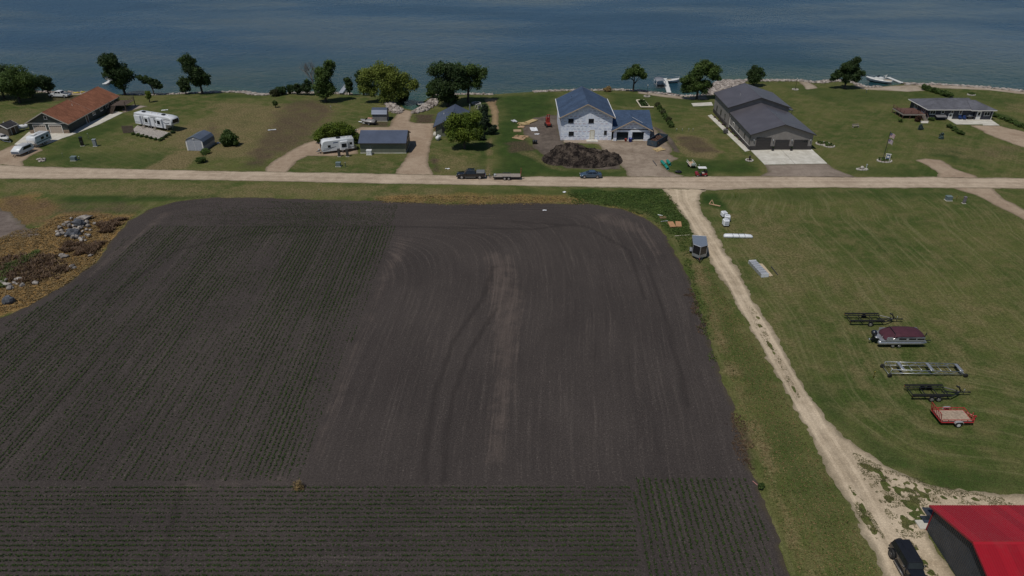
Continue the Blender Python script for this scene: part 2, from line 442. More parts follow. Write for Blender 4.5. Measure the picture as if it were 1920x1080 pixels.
# ------------------------------------------------------------------ flat sheets cut from a signed distance with ragged edges
def sheet(name, polys, z, mat, cell=.5, amp=.5, freq=.5, cut=(), holes=None, kind='structure', label=None, world_polys=False, attrs=None, cat=None):
    ws = polys if world_polys else [W(p) for p in polys]
    cs = [W(p) if not world_polys else p for p in cut]
    x0 = min(p[0] for w in ws for p in w) - 1; x1 = max(p[0] for w in ws for p in w) + 1
    y0 = min(p[1] for w in ws for p in w) - 1; y1 = max(p[1] for w in ws for p in w) + 1
    x0 = math.floor(x0 / cell) * cell; y0 = math.floor(y0 / cell) * cell
    xs = np.arange(x0, x1 + cell, cell); ys = np.arange(y0, y1 + cell, cell)
    A, B = np.meshgrid(xs, ys)
    nz = (fbm(A * freq, B * freq, 31, 3) - .5) * 2 * amp + (vnoise(A * 2.3, B * 2.3, 77) - .5) * amp * .8
    D = np.full(A.shape, 1e9)
    for w in ws: D = np.minimum(D, sdf(A, B, w))
    D0 = D.copy()
    D = D + nz
    DE = D.copy()
    for w in cs: D = np.maximum(D, -(sdf(A, B, w) + nz * .999))
    if holes is not None: D = np.maximum(D, holes(A, B, D0))
    ny, nx = A.shape
    verts = []; faces = []; idx = {}; sd = []
    def V(i, j):
        k = (i, j)
        if k not in idx:
            idx[k] = len(verts); verts.append((A[i, j], B[i, j])); sd.append(DE[i, j])
        return idx[k]
    def E_(i, j, k, l):
        key = (i, j, k, l) if (i, j) < (k, l) else (k, l, i, j)
        if key not in idx:
            a, b = D[key[0], key[1]], D[key[2], key[3]]
            t = a / (a - b)
            idx[key] = len(verts)
            verts.append((A[key[0], key[1]] * (1 - t) + A[key[2], key[3]] * t, B[key[0], key[1]] * (1 - t) + B[key[2], key[3]] * t)); sd.append(DE[key[0], key[1]] * (1 - t) + DE[key[2], key[3]] * t)
        return idx[key]
    ins = D < 0
    cnt = ins[:-1, :-1].astype(int) + ins[:-1, 1:] + ins[1:, 1:] + ins[1:, :-1]
    for i, j in np.argwhere(cnt > 0):
        cor = [(i, j), (i, j + 1), (i + 1, j + 1), (i + 1, j)]
        f = []
        for q in range(4):
            a, b = cor[q], cor[(q + 1) % 4]
            if ins[a]: f.append(V(*a))
            if ins[a] != ins[b]: f.append(E_(*a, *b))
        if len(f) >= 3: faces.append(f)
    va = np.array(verts)
    zz = gz(va[:, 0], va[:, 1]) + z if (va[:, 1].max() > 190) else np.full(len(va), z)
    me = bpy.data.meshes.new(name)
    me.from_pydata(np.column_stack([va, zz]).tolist(), [], faces)
    me.update()
    o = link_mesh(name, me, mat)
    setp(o, label, cat, kind=kind)
    vattr(o, 'edge', np.array(sd))
    if attrs:
        for k, fn in attrs.items(): vattr(o, k, fn(va[:, 0], va[:, 1]))
    return o

def gravel_mat(name, c0, c1, weeds=0.0, tracks=True):
    t = NT(name); p = t.pos()
    big = t.noise(p, .12, 4, .6); mid = t.noise(p, .7, 4, .6); fine = t.noise(p, 6, 4, .75)
    c = t.mix(t.ramp(t.math('ADD', t.math('MULTIPLY', big, .6), t.math('MULTIPLY', mid, .4)), .36, .64), c0, c1)
    c = t.mix(t.ramp(fine, .55, .75, 0, .5), c, tuple(min(1, q * 1.35) for q in c1))
    e = t.math('ADD', t.attr('edge'), t.math('MULTIPLY', t.math('SUBTRACT', mid, .5), 1.2))
    c = t.mix(t.ramp(e, -.9, .1, 0, .62), c, (.085, .075, .04))
    if weeds:
        w = t.math('ADD', t.noise(p, 1.6, 5, .75), t.math('MULTIPLY', t.math('SUBTRACT', big, .5), .6))
        c = t.mix(t.ramp(w, .62 - weeds * .12, .70 - weeds * .12, 0, .9), c, (.055, .066, .022))
    rt_ = t.math('ADD', t.attr('rut'), t.math('MULTIPLY', t.math('SUBTRACT', mid, .5), .8))
    c = t.mix(t.ramp(rt_, .55, 1.2, 0, .5), c, tuple(min(1, q * 1.22) for q in c1))
    c = t.mix(t.ramp(rt_, -1.1, -.35, .5, 0), c, tuple(q * .62 for q in c0))
    c = t.mix(1.0, c, t.ramp(fine, .2, .8, .74, 1.24), 'MULTIPLY')
    t.col(c); t.set(.95, spec=.15); t.bump(fine, .5, .05)
    return t.m
GRAV = gravel_mat('road_gravel', (.330, .258, .188), (.450, .362, .272))
GRAV2 = gravel_mat('drive_gravel', (.270, .198, .138), (.370, .286, .208))
LANE = gravel_mat('lane_gravel', (.37, .295, .205), (.52, .425, .308))
DIRTM = gravel_mat('bare_dirt', (.075, .060, .050), (.150, .122, .100))
TRAIL = gravel_mat('trail_dirt', (.21, .145, .080), (.31, .22, .125))
ROAD = [(-420, 293), (-100, 301), (46, 312), (250, 317), (400, 320.5), (500, 322), (740, 326), (850, 329), (980, 331), (1100, 331.5), (1180, 331), (1300, 331), (1430, 330.5), (1600, 332), (1750, 332), (1830, 333.5), (1920, 334.5), (2400, 338),
        (2400, 359), (1920, 354), (1780, 353), (1560, 352), (1420, 353.5), (1340, 357), (1236, 353.5), (960, 348), (700, 344), (400, 338), (200, 335), (0, 335.5), (-420, 332)]
LANEP = [(1236, 350), (1243, 357), (1260, 377), (1287, 412), (1300, 440), (1328, 484), (1360, 534), (1387, 581), (1413, 628), (1427, 652), (1454, 701), (1491, 764), (1519, 817), (1552, 877), (1584, 934), (1609, 983), (1641, 1040), (1668, 1100), (1690, 1200),
         (1830, 1200), (1790, 1080), (1737, 998), (1745, 975), (1800, 972), (1930, 972), (1990, 945), (1990, 935), (1920, 929), (1788, 918), (1715, 900), (1658, 871), (1605, 834), (1560, 798), (1519, 745), (1491, 696), (1462, 643), (1447, 616), (1413, 566), (1387, 512), (1360, 472), (1337, 426), (1317, 400), (1310, 378), (1316, 361), (1345, 350)]
def ruts(line, offs, w, mid_w):
    wl = W(line)
    def fn(x, y):
        d = seg_dist(x, y, wl, False) ; a = np.zeros(x.shape)
        for o_ in offs: a = np.maximum(a, 1 - sstep(w * .4, w, np.abs(d - o_)))
        return a - (1 - sstep(mid_w * .3, mid_w, d)) * .8
    return fn
ROADC = [(-420, 312), (-100, 318), (46, 323.5), (250, 326), (400, 329), (700, 335), (960, 339.5), (1240, 342), (1430, 342), (1600, 342), (1780, 342.5), (1920, 344), (2400, 348)]
LANEC = [(1276, 350), (1280, 378), (1302, 412), (1318, 436), (1345, 480), (1374, 525), (1400, 574), (1430, 624), (1445, 650), (1473, 700), (1506, 756), (1540, 812), (1580, 870), (1612, 925), (1640, 980), (1675, 1040), (1700, 1100)]
sheet('road', [ROAD], .02, GRAV, .5, .35, .35, attrs={'rut': ruts(ROADC, (1.0, 2.1), .5, .45)}, label='pale gravel road running past the lakeside houses', cat='road')
WEEDP = W([(1600, 855), (1660, 880), (1760, 918), (1900, 938), (1900, 950), (1745, 945), (1742, 985), (1720, 1010), (1690, 1010), (1668, 970), (1640, 925), (1610, 890)])
STRIP = W([(1405, 575), (1425, 592), (1470, 690), (1500, 740), (1520, 790), (1495, 750), (1450, 670), (1420, 620)])
WEEDR = W([(1590, 910), (1612, 930), (1650, 1000), (1640, 1010), (1610, 970)])
WEEDB = W([(1715, 1010), (1745, 1060), (1790, 1110), (1760, 1110), (1725, 1060), (1700, 1015)])
def lane_holes(A, B, d):
    n = fbm(A * .7, B * .7, 3, 3); n2 = fbm(A * 1.9, B * 1.9, 8, 2)
    r = np.full(A.shape, -1.0)
    for w, th, sf in ((WEEDP, .515, 1.5), (STRIP, .56, .5), (WEEDR, .49, .4), (WEEDB, .49, .4)):
        ins_ = 1 - sstep(-sf, sf, sdf(A, B, w))
        r = np.maximum(r, (n * .3 + n2 * .7 - th) * 2.2 * ins_ - (1 - ins_))
    return r
sheet('farm_lane', [LANEP], .02, LANE, .26, .45, .6, cut=[ROAD], holes=lane_holes, attrs={'rut': ruts(LANEC, (.85,), .45, .4)}, label='pale gravel farm lane with grass breaking through it', cat='lane')
sheet('driveway', [[(-300, 335), (-300, 288), (-60, 297), (0, 283), (27, 271), (70, 275), (80, 282), (58, 292), (43, 303), (46, 320)]], .02, GRAV2, .5, .35, .5, cut=[ROAD])
sheet('driveway', [[(494, 326), (498, 316), (511, 303), (540, 285), (572, 269), (592, 262), (660, 262), (672, 288), (640, 292), (604, 293), (577, 292), (553, 306), (536, 326)]], .02, GRAV2, .5, .4, .5, cut=[ROAD])
DRC = [(738, 330), (744, 318), (761, 297), (765, 288), (764, 262), (660, 262), (664, 243), (678, 238), (729, 238), (736, 224), (753, 206), (757, 202), (775, 205), (769, 227), (780, 231), (814, 231), (813, 256), (806, 276), (802, 306), (815, 330)]
sheet('driveway', [DRC], .02, GRAV2, .5, .35, .5, cut=[ROAD])
SITE = [(1180, 336), (1170, 316), (1150, 300), (1120, 270), (1045, 268), (1030, 262), (1043, 240), (1040, 220), (1046, 214), (1215, 232), (1232, 244), (1262, 280), (1256, 290), (1271, 297), (1262, 303), (1240, 309), (1253, 321), (1275, 327), (1300, 336)]
YARD = [(978, 240), (1003, 221), (1029, 216), (1046, 216), (1050, 250), (1060, 272), (1125, 280), (1160, 305), (1165, 318), (1060, 316), (1022, 292), (1000, 277), (1000, 262), (984, 254)]
sheet('construction_yard', [YARD], .02, DIRTM, .5, .6, .5)
sheet('driveway', [SITE], .02, gravel_mat('site_gravel', (.185, .142, .106), (.315, .255, .198)), .5, .5, .5, cut=[ROAD, YARD])
sheet('soil_bank', [[(1222, 236), (1240, 243), (1262, 262), (1276, 288), (1262, 284), (1240, 252)]], .024, DIRTM, .4, .3, .6, cut=[SITE])
sheet('driveway', [[(1433, 309), (1551, 307), (1562, 316), (1592, 327), (1615, 336), (1415, 336), (1440, 322)]], .02, gravel_mat('grey_gravel', (.185, .148, .118), (.265, .218, .178)), .5, .3, .5, cut=[ROAD])
sheet('driveway', [[(1714, 300), (1735, 297), (1764, 300), (1792, 317), (1830, 330), (1836, 338), (1755, 338), (1758, 324), (1740, 311)]], .02, GRAV2, .5, .3, .5, cut=[ROAD])
sheet('driveway', [[(1775, 350), (1830, 366), (1870, 387), (1920, 412), (2000, 450), (2060, 450), (1920, 393), (1884, 374), (1864, 357), (1870, 350)]], .02, GRAV2, .5, .3, .5, cut=[ROAD])
sheet('driveway', [[(1820, 235), (1873, 236), (1925, 248), (2050, 268), (2050, 300), (1920, 277), (1863, 257)]], .02, GRAV2, .5, .5, .5)
sheet('path', [[(907, 187), (917, 184), (932, 185), (930, 195), (935, 210), (935, 243), (921, 240), (922, 214), (916, 199)]], .02, TRAIL, .4, .3, .7)
sheet('bare_patch', [[(-60, 392), (0, 390), (22, 402), (45, 425), (70, 432), (78, 441), (40, 444), (0, 446), (-60, 450)]], .02, gravel_mat('pale_dirt', (.105, .082, .070), (.195, .160, .138)), .4, .9, .6)
BEACH = gravel_mat('beach_gravel', (.26, .205, .15), (.38, .32, .25))
sheet('beach', [[(1195, 169), (1238, 174), (1290, 180), (1322, 179), (1330, 187), (1290, 187), (1236, 181), (1195, 175)], [(1598, 160), (1612, 157), (1628, 162), (1680, 157), (1722, 161), (1735, 170), (1700, 172), (1620, 168)], [(1497, 152), (1516, 152), (1533, 165), (1512, 168)], [(90, 171), (180, 172), (170, 178), (95, 178)],
                [(1700, 155), (1850, 163), (1920, 170), (2060, 180), (2060, 187), (1920, 177), (1850, 169), (1730, 164)]], .02, BEACH, .5, .4, .5)
def slab_mat():
    t = NT('concrete'); p = t.pos()
    a = t.noise(p, .6, 5, .65); b = t.noise(p, 8, 3, .7)
    c = t.mix(t.ramp(a, .35, .7), (.46, .435, .375), (.60, .575, .51))
    c = t.mix(t.ramp(t.noise(p, 1.7, 5, .7), .6, .75, 0, .35), c, (.30, .26, .20))
    c = t.mix(1.0, c, t.ramp(b, .2, .8, .9, 1.08), 'MULTIPLY'); t.col(c); t.set(.85, spec=.3); t.bump(b, .15, .02)
    return t.m
CONC = slab_mat()
def slab(name, poly, label, h=.10, cat='concrete pad', world=False, joints=()):
    """poured slab with sides; joints are saw cuts kept as thin gaps between panels"""
    w = poly if world else W(poly)
    mb = MB(); mb.prism([(x, y) for x, y in w], 'z', -.05, h)
    o = mb.build(name, CONC); return setp(o, label, cat, kind='structure')
# ------------------------------------------------------------------ field
FIELDW = W([(0, 598), (60, 570), (130, 531), (182, 490), (202, 460), (240, 416), (280, 393), (330, 378), (400, 370), (520, 372), (700, 377), (850, 383), (1000, 381), (1100, 382), (1170, 393), (1210, 409), (1240, 431), (1265, 471), (1290, 522), (1310, 572), (1330, 640),
                (1350, 700), (1375, 770), (1390, 812), (1402, 862), (1425, 912), (1440, 962), (1460, 1012), (1482, 1080)]) + [(28.5, 25), (28.5, -40), (-170, -40), (-170, 85), (-100, 88), (-82, 92)]
TOPR = W([(240, 416), (330, 378), (400, 370), (700, 377), (1000, 381), (1100, 382), (1170, 393), (1210, 409), (1240, 431), (1265, 471), (1290, 522), (1310, 572), (1330, 640), (1350, 700), (1375, 770), (1402, 862), (1440, 962), (1482, 1080)]) + [(28.5, -40)]
XB0, YB0 = G(560, 895).x, G(560, 895).y
XB1, YB1 = G(745, 420).x, G(745, 420).y
def crop_edge(y): return XB0 + (XB1 - XB0) * (y - YB0) / (YB1 - YB0)
YH = G(700, 905).y                           # rows beyond this run away from the camera, nearer ones run across
YT = G(700, 424).y
XC = lambda y: G(1180, 900).x + (G(1200, 1060).x - G(1180, 900).x) * (y - G(1180, 900).y) / (G(1200, 1060).y - G(1180, 900).y)
def f_till(x, y):
    tp = sorted(TOPR[:8]); rp = sorted([(q[1], q[0]) for q in TOPR[8:]])
    dR = np.maximum(np.interp(y, [q[0] for q in rp], [q[1] for q in rp]) - x, .3); dT = np.maximum(np.interp(x, [q[0] for q in tp], [q[1] for q in tp]) - y, .3)
    d = pnorm([dR, dT * 2.6], 4.0) + (fbm(x * .03, y * .03, 15, 2) - .5) * 2
    left = sstep(-1, 1, crop_edge(y) - x) * (1 - sstep(-3, 3, y - YT))
    bot = sstep(-1, 1, YH - y)
    d = np.where(left > .5, x * 1.0 + 300, d)
    return np.where(bot > .5, np.where(x < XC(y), y + 500, x + 700), d)
RES = [W(p) for p in ([(905, 470), (962, 480), (985, 560), (965, 720), (945, 870), (905, 870), (925, 700), (915, 560)], [(746, 440), (772, 450), (745, 500), (660, 690), (590, 880), (568, 890), (640, 700), (722, 500)], [(1130, 395), (1200, 420), (1245, 470), (1235, 480), (1190, 440), (1100, 410)], [(330, 905), (560, 890), (560, 912), (320, 925)], [(300, 400), (330, 395), (200, 500), (140, 540), (180, 500)])]
TRK = [W(p) for p in ([(798, 905), (800, 820), (815, 740), (850, 640), (905, 560), (925, 500)], [(832, 905), (835, 820), (850, 740), (880, 660), (930, 580)], [(470, 425), (700, 424), (1000, 430), (1080, 420)], [(1210, 560), (1180, 470), (1100, 425), (960, 415)], [(1290, 760), (1250, 600), (1215, 500)], [(300, 1080), (340, 910)], [(200, 560), (330, 470), (450, 440), (700, 428)])]
def f_res(x, y):
    a = np.zeros(x.shape)
    for w in RES: a = np.maximum(a, 1 - sstep(-2.0, 2.5, sdf(x, y, w)))
    return a
def f_trk(x, y):
    a = np.zeros(x.shape)
    for w in TRK: a = np.maximum(a, 1 - sstep(.1, .6, seg_dist(x, y, w, False)))
    return a
def field_mat():
    t = NT('field_soil'); p = t.pos()
    big = t.noise(p, .045, 4, .6); mid = t.noise(p, .5, 4, .6); fine = t.noise(p, 5, 4, .8); tiny = t.noise(p, 14, 2, .7)
    al = t.sep(t.mapped(p, (.05, .05, .05)))
    sn = t.noise(t.comb(t.math('MULTIPLY', t.attr('till'), 1.9), t.math('ADD', al[0], al[1])), 1.0, 5, .75)
    sn2 = t.noise(t.comb(t.math('MULTIPLY', t.attr('till'), .25), t.math('ADD', al[0], al[1])), 1.0, 3, .6)
    c = t.mix(t.ramp(big, .35, .68), (.047, .0395, .0372), (.062, .052, .048))
    c = t.mix(t.ramp(sn2, .35, .7, 0, .4), c, (.068, .057, .052))
    c = t.mix(t.ramp(sn, .5, .75, 0, .5), c, (.098, .081, .072))
    c = t.mix(t.ramp(sn, .25, .42, .5, 0), c, (.026, .022, .021))
    r = t.math('ADD', t.math('ADD', t.attr('res'), t.math('MULTIPLY', t.math('SUBTRACT', sn, .5), 1.8)), t.math('MULTIPLY', t.math('SUBTRACT', mid, .5), 1.2))
    c = t.mix(t.ramp(r, .45, 1.35, 0, .62), c, (.125, .098, .084))
    fl = t.math('ADD', tiny, t.math('MULTIPLY', t.math('SUBTRACT', sn, .5), .25))
    c = t.mix(t.ramp(fl, .60, .74, 0, .6), c, (.22, .185, .155))
    c = t.mix(t.ramp(t.math('ADD', t.noise(p, 4.2, 2, .8), t.math('MULTIPLY', t.math('SUBTRACT', sn, .5), .3)), .60, .72, 0, .55), c, (.155, .132, .118))
    c = t.mix(t.ramp(t.attr('trk'), .1, .9, 0, .4), c, (.026, .022, .021))
    c = t.mix(1.0, c, t.ramp(fine, .2, .8, .62, 1.38), 'MULTIPLY')
    e = t.math('ADD', t.attr('edge'), t.math('MULTIPLY', t.math('SUBTRACT', mid, .5), 1.4))
    c = t.mix(t.ramp(e, -.8, .2, 0, .55), c, (.08, .065, .035))
    t.col(c); t.set(.97, spec=.08); t.bump(t.math('ADD', fine, t.math('MULTIPLY', tiny, .5)), .8, .12)
    return t.m
sheet('field', [FIELDW], .02, field_mat(), .55, .5, .5, world_polys=True, attrs={'till': f_till, 'res': f_res, 'trk': f_trk}, label='dark tilled field soil with young crop rows', cat='field')
# crop rows: tens of thousands of seedlings, one object per kind of row
rng = np.random.default_rng(4)
def seedlings(name, px, py, size, label):
    n = len(px)
    px = px + rng.normal(0, .03, n); py = py + rng.normal(0, .03, n)
    V = []; Fq = []
    K = 3
    ang = rng.uniform(0, 6.28, (n, K)); L = size[:, None] * rng.uniform(.6, 1.15, (n, K)); hh = size[:, None] * rng.uniform(.35, .8, (n, K))
    wd = L * .34
    ca, sa = np.cos(ang), np.sin(ang)
    z0 = .03
    P0 = np.stack([px[:, None] + 0 * ca, py[:, None] + 0 * ca, np.full(ca.shape, z0)], -1)
    P1 = np.stack([px[:, None] + ca * L * .5 - sa * wd, py[:, None] + sa * L * .5 + ca * wd, z0 + hh], -1)
    P2 = np.stack([px[:, None] + ca * L, py[:, None] + sa * L, z0 + hh * .75], -1)
    P3 = np.stack([px[:, None] + ca * L * .5 + sa * wd, py[:, None] + sa * L * .5 - ca * wd, z0 + hh], -1)
    V = np.stack([P0, P1, P2, P3], 2).reshape(-1, 3)
    Fq = np.arange(len(V)).reshape(-1, 4)
    return setp(np_mesh(name, V, Fq, CROP), label, 'crop', kind='stuff')
def crop_mat():
    t = NT('seedling_leaf'); p = t.pos()
    c = t.mix(t.ramp(t.noise(p, 2.0, 3), .3, .7), (.017, .034, .009), (.040, .068, .017)); t.col(c); t.set(.8, spec=.1); return t.m
CROP = crop_mat()
def rows(a0, a1, pitch, b0, b1, step, flip, keep, dens):
    ra = np.arange(a0, a1, pitch); rb = np.arange(b0, b1, step)
    A, B = np.meshgrid(ra, rb); A = A.ravel(); B = B.ravel() + rng.uniform(-.05, .05, A.size)
    x, y = (A, B) if not flip else (B, A)
    k = keep(x, y); x, y = x[k], y[k]
    d = dens(x, y)
    k = rng.uniform(0, 1, len(x)) < d
    return x[k], y[k], (.10 + .08 * np.clip(d[k], 0, 1)) * rng.uniform(.75, 1.2, k.sum())
lush_rows = W([(480, 384), (740, 384), (745, 425), (650, 590), (560, 600), (560, 520), (380, 560), (400, 520), (520, 500), (480, 430)])
def inside(w, x, y, s_=1.0): return 1 - sstep(-s_, s_, sdf(x, y, w))
FI = lambda x, y: sdf(x, y, FIELDW)
def densA(x, y): return .70 + .7 * (fbm(x * .12, y * .05, 21) - .5) + .9 * (vnoise(x * 1.72, y * .03, 88) - .55) + .35 * inside(lush_rows, x, y, 2) - .5 * f_res(x, y) * (fbm(x * .3, y * .08, 5) > .45) + .12 * sstep(90, 60, y)
x, y, s_ = rows(-125, -18, .58, YH + .3, YT, .15, False, lambda x, y: (x < crop_edge(y)) & (FI(x, y) < -1.8 - 3.0 * (fbm(x * .05, y * .05, 2) > .5)), densA)
seedlings('crop_seedlings', x, y, s_, 'young green crop seedlings in long rows running away towards the lake')
x, y, s_ = rows(30, YH - .2, .56, -75, 25, .15, True, lambda x, y: (x < XC(y)) & (FI(x, y) < -.6), lambda x, y: .74 + .7 * (fbm(x * .13, y * .6, 41) - .5) + .25 * (fbm(x * .03, y * .1, 3) - .5))
seedlings('crop_seedlings', x, y, s_, 'young green crop seedlings in rows running across the near headland')
x, y, s_ = rows(XC(YH) - 1, 29, .62, 30, YH + .6, .13, False, lambda x, y: (x > XC(y) + .3) & (FI(x, y) < -1.0), lambda x, y: 1.0 + .8 * (fbm(x * .5, y * .15, 61) - .5) - .3 * sstep(20, 27, x) - .25 * sstep(48, 40, y))
seedlings('crop_seedlings', x, y, s_, 'young green crop seedlings in short rows beside the grass verge')
x, y, s_ = rows(YT + .5, YT + 13, .56, G(330, 400).x, G(742, 400).x, .22, True, lambda x, y: FI(x, y) < -1.5, lambda x, y: .3 + .8 * (fbm(x * .1, y * .4, 71) - .5) + .45 * sstep(G(440, 400).x, G(560, 400).x, x))
seedlings('crop_seedlings', x, y, s_, 'young green crop seedlings in rows along the road-side headland')

# ------------------------------------------------------------------ lake
lx = axis(-210, 210, 3, 9000); ly_ = [float(q) for q in np.arange(165, 250, 2.0)]
while ly_[-1] < 9000: ly_.append(ly_[-1] + (ly_[-1] - ly_[-2]) * 1.18)
ly = np.array(ly_)
LX, LY = np.meshgrid(lx, ly)
lake = np_mesh('lake', np.stack([LX.ravel(), LY.ravel(), np.full(LX.size, WZ)], 1), quads(len(lx), len(ly)), None, smooth=True)
setp(lake, 'rippled blue-green lake water', 'lake', kind='structure')
vattr(lake, 'off', np.clip(sdf(LX.ravel(), LY.ravel(), LANDP), -5, 200))
def lake_mat():
    t = NT('lake_water'); p = t.pos()
    off = t.math('ADD', t.attr('off'), t.math('MULTIPLY', t.math('SUBTRACT', t.noise(p, .05, 4), .5), 14))
    c = t.mix(t.ramp(off, -2, 9), (.024, .070, .040), (.014, .050, .058))
    c = t.mix(t.ramp(off, 8, 80), c, (.019, .062, .116))
    c = t.mix(t.ramp(t.noise(t.mapped(p, (.012, .03, 1)), 1.0, 3), .4, .65, 0, .55), c, (.012, .046, .086))
    t.col(c); t.set(.22, spec=.5); t.b.inputs['IOR'].default_value = 1.33
    pw = t.mapped(p, (.30, .75, 1), (0, 0, math.radians(-24)))
    h1 = t.noise(pw, 1.0, 4, .6, .6)
    h2 = t.noise(t.mapped(p, (.9, 2.0, 1), (0, 0, math.radians(-32))), 1.0, 3, .6, .4)
    h3 = t.noise(t.mapped(p, (.02, .05, 1), (0, 0, math.radians(-15))), 1.0, 3, .6)
    h = t.math('ADD', t.math('MULTIPLY', h1, t.ramp(h3, .3, .7, .55, 1.2)), t.math('MULTIPLY', h2, .35))
    big_w = t.noise(t.mapped(p, (.16, .15, 1), (0, 0, math.radians(-28))), 1.0, 4, .7, .8)
    t.l(t.ramp(t.noise(t.mapped(p, (.008, .02, 1), (0, 0, .3)), 1.0, 3), .35, .65, .14, .32), t.b.inputs['Roughness'])
    h = t.math('ADD', h, t.math('MULTIPLY', big_w, 1.4))
    t.bump(h, 1.0, .75)
    return t.m
lake.data.materials.append(lake_mat())
# ------------------------------------------------------------------ building materials
def siding_mat(name, col, pitch=.15, vertical=False, depth=.4, rough=.6):
    t = NT(name); o = t.obj(); xyz = t.sep(o)
    k = t.math('FRACT', t.math('DIVIDE', t.math('ADD', xyz[0], xyz[1]) if vertical else xyz[2], pitch))
    line = t.ramp(k, 0, .12, .72, 1.0)
    c = t.mix(1.0, tuple(col), t.ramp(t.noise(o, .8, 5, .65), .3, .7, .88, 1.1), 'MULTIPLY')
    c = t.mix(t.ramp(t.noise(t.mapped(o, (1.5, 1.5, .3)), 1.0, 4, .6), .58, .75, 0, .22), c, (.12, .10, .085))
    c = t.mix(1.0, c, line, 'MULTIPLY')
    t.col(c); t.set(rough, spec=.35); t.bump(k, depth, .02); return t.m
def shingle_mat(name, col, var=.25):
    t = NT(name); o = t.obj()
    br = t.n('ShaderNodeTexBrick'); t.l(t.mapped(o, (1, 1.15, 1)), br.inputs[0])
    br.inputs['Scale'].default_value = 1.0; br.inputs['Brick Width'].default_value = .9; br.inputs['Row Height'].default_value = .14; br.inputs['Mortar Size'].default_value = .012
    br.inputs['Color1'].default_value = (*[q * (1 - var) for q in col], 1); br.inputs['Color2'].default_value = (*[q * (1 + var) for q in col], 1); br.inputs['Mortar'].default_value = (*[q * .55 for q in col], 1)
    c = t.mix(1.0, br.outputs[0], t.ramp(t.noise(o, .4, 5, .7), .3, .7, .8, 1.18), 'MULTIPLY')
    c = t.mix(1.0, c, t.ramp(t.noise(o, 6, 3, .7), .2, .8, .75, 1.25), 'MULTIPLY')
    t.col(c); t.set(.9, spec=.2); t.bump(t.noise(o, 9, 3), .4, .03); return t.m
def metal_roof_mat(name, col, axis=0, pitch=.3, rough=.45):
    t = NT(name); o = t.obj(); xyz = t.sep(o)
    k = t.math('ABSOLUTE', t.math('SUBTRACT', t.math('FRACT', t.math('DIVIDE', xyz[axis], pitch)), .5))
    rib = t.ramp(k, .36, .46)
    c = t.mix(1.0, tuple(col), t.ramp(t.noise(o, .35, 4, .6), .3, .7, .9, 1.1), 'MULTIPLY')
    c = t.mix(1.0, c, t.ramp(rib, 0, 1, 1.0, .86), 'MULTIPLY')
    t.col(c); t.set(rough, .25, .4); t.bump(rib, .5, .03); return t.m
def wrap_mat():
    t = NT('house_wrap'); o = t.obj(); xyz = t.sep(o)
    h = t.math('ADD', xyz[0], t.math('MULTIPLY', xyz[1], 1.0)); z = xyz[2]
    c = t.mix(t.ramp(t.noise(o, 1.2, 5, .65), .35, .65), (.58, .64, .76), (.80, .83, .88))
    row = t.math('DIVIDE', z, .62); rid = t.math('FLOOR', row); fr = t.math('FRACT', row)
    band = t.math('MULTIPLY', t.ramp(fr, .30, .34), t.ramp(fr, .54, .58, 1, 0))
    x = t.math('ADD', t.math('DIVIDE', h, 1.05), t.math('MULTIPLY', rid, .37))
    word = t.ramp(t.math('ABSOLUTE', t.math('SUBTRACT', t.math('FRACT', x), .5)), .30, .32, 1, 0)
    let = t.ramp(t.noise(t.comb(t.math('MULTIPLY', h, 13), t.math('MULTIPLY', z, 9)), 1.0, 1), .42, .46)
    par = t.math('FRACT', t.math('MULTIPLY', rid, .3334))
    f = t.math('MULTIPLY', t.math('MULTIPLY', band, word), let)
    keep = t.ramp(t.noise(t.comb(t.math('MULTIPLY', rid, 3.7), t.math('MULTIPLY', t.math('FLOOR', x), .31)), .9, 0), .44, .5)
    c = t.mix(t.math('MULTIPLY', t.math('MULTIPLY', f, keep), .7), c, t.mix(t.ramp(par, .2, .25), (.33, .06, .07), (.03, .035, .10)))
    sw = t.ramp(t.noise(t.comb(t.math('MULTIPLY', h, 1.1), t.math('MULTIPLY', z, 1.8)), 1.5, 4, .7), .60, .68, 0, .35)
    c = t.mix(sw, c, (.42, .46, .56))
    t.col(c); t.set(.5, spec=.3); t.bump(t.noise(o, 2.5, 3), .25, .05); return t.m
GLASS = M('window_glass', (.012, .015, .02), .08, var=.3, spec=.6)
TRIM = M('white_trim', (.72, .70, .66), .5, var=.06)
DARK = M('dark_interior', (.012, .011, .011), .9)
BLACK = M('black_paint', (.012, .012, .013), .35, var=.2, coat=.2)
RUBBER = M('tyre_rubber', (.018, .018, .018), .9, bump=.3)
RIM = M('alloy_rim', (.42, .42, .43), .35, .7)
STEEL = M('galvanised_steel', (.37, .39, .40), .38, .75, var=.2)
WOOD = M('pale_lumber', (.50, .37, .20), .8, var=.22, scale=2, bump=.2)
GREYWOOD = M('weathered_wood', (.27, .235, .20), .85, var=.25, bump=.3)
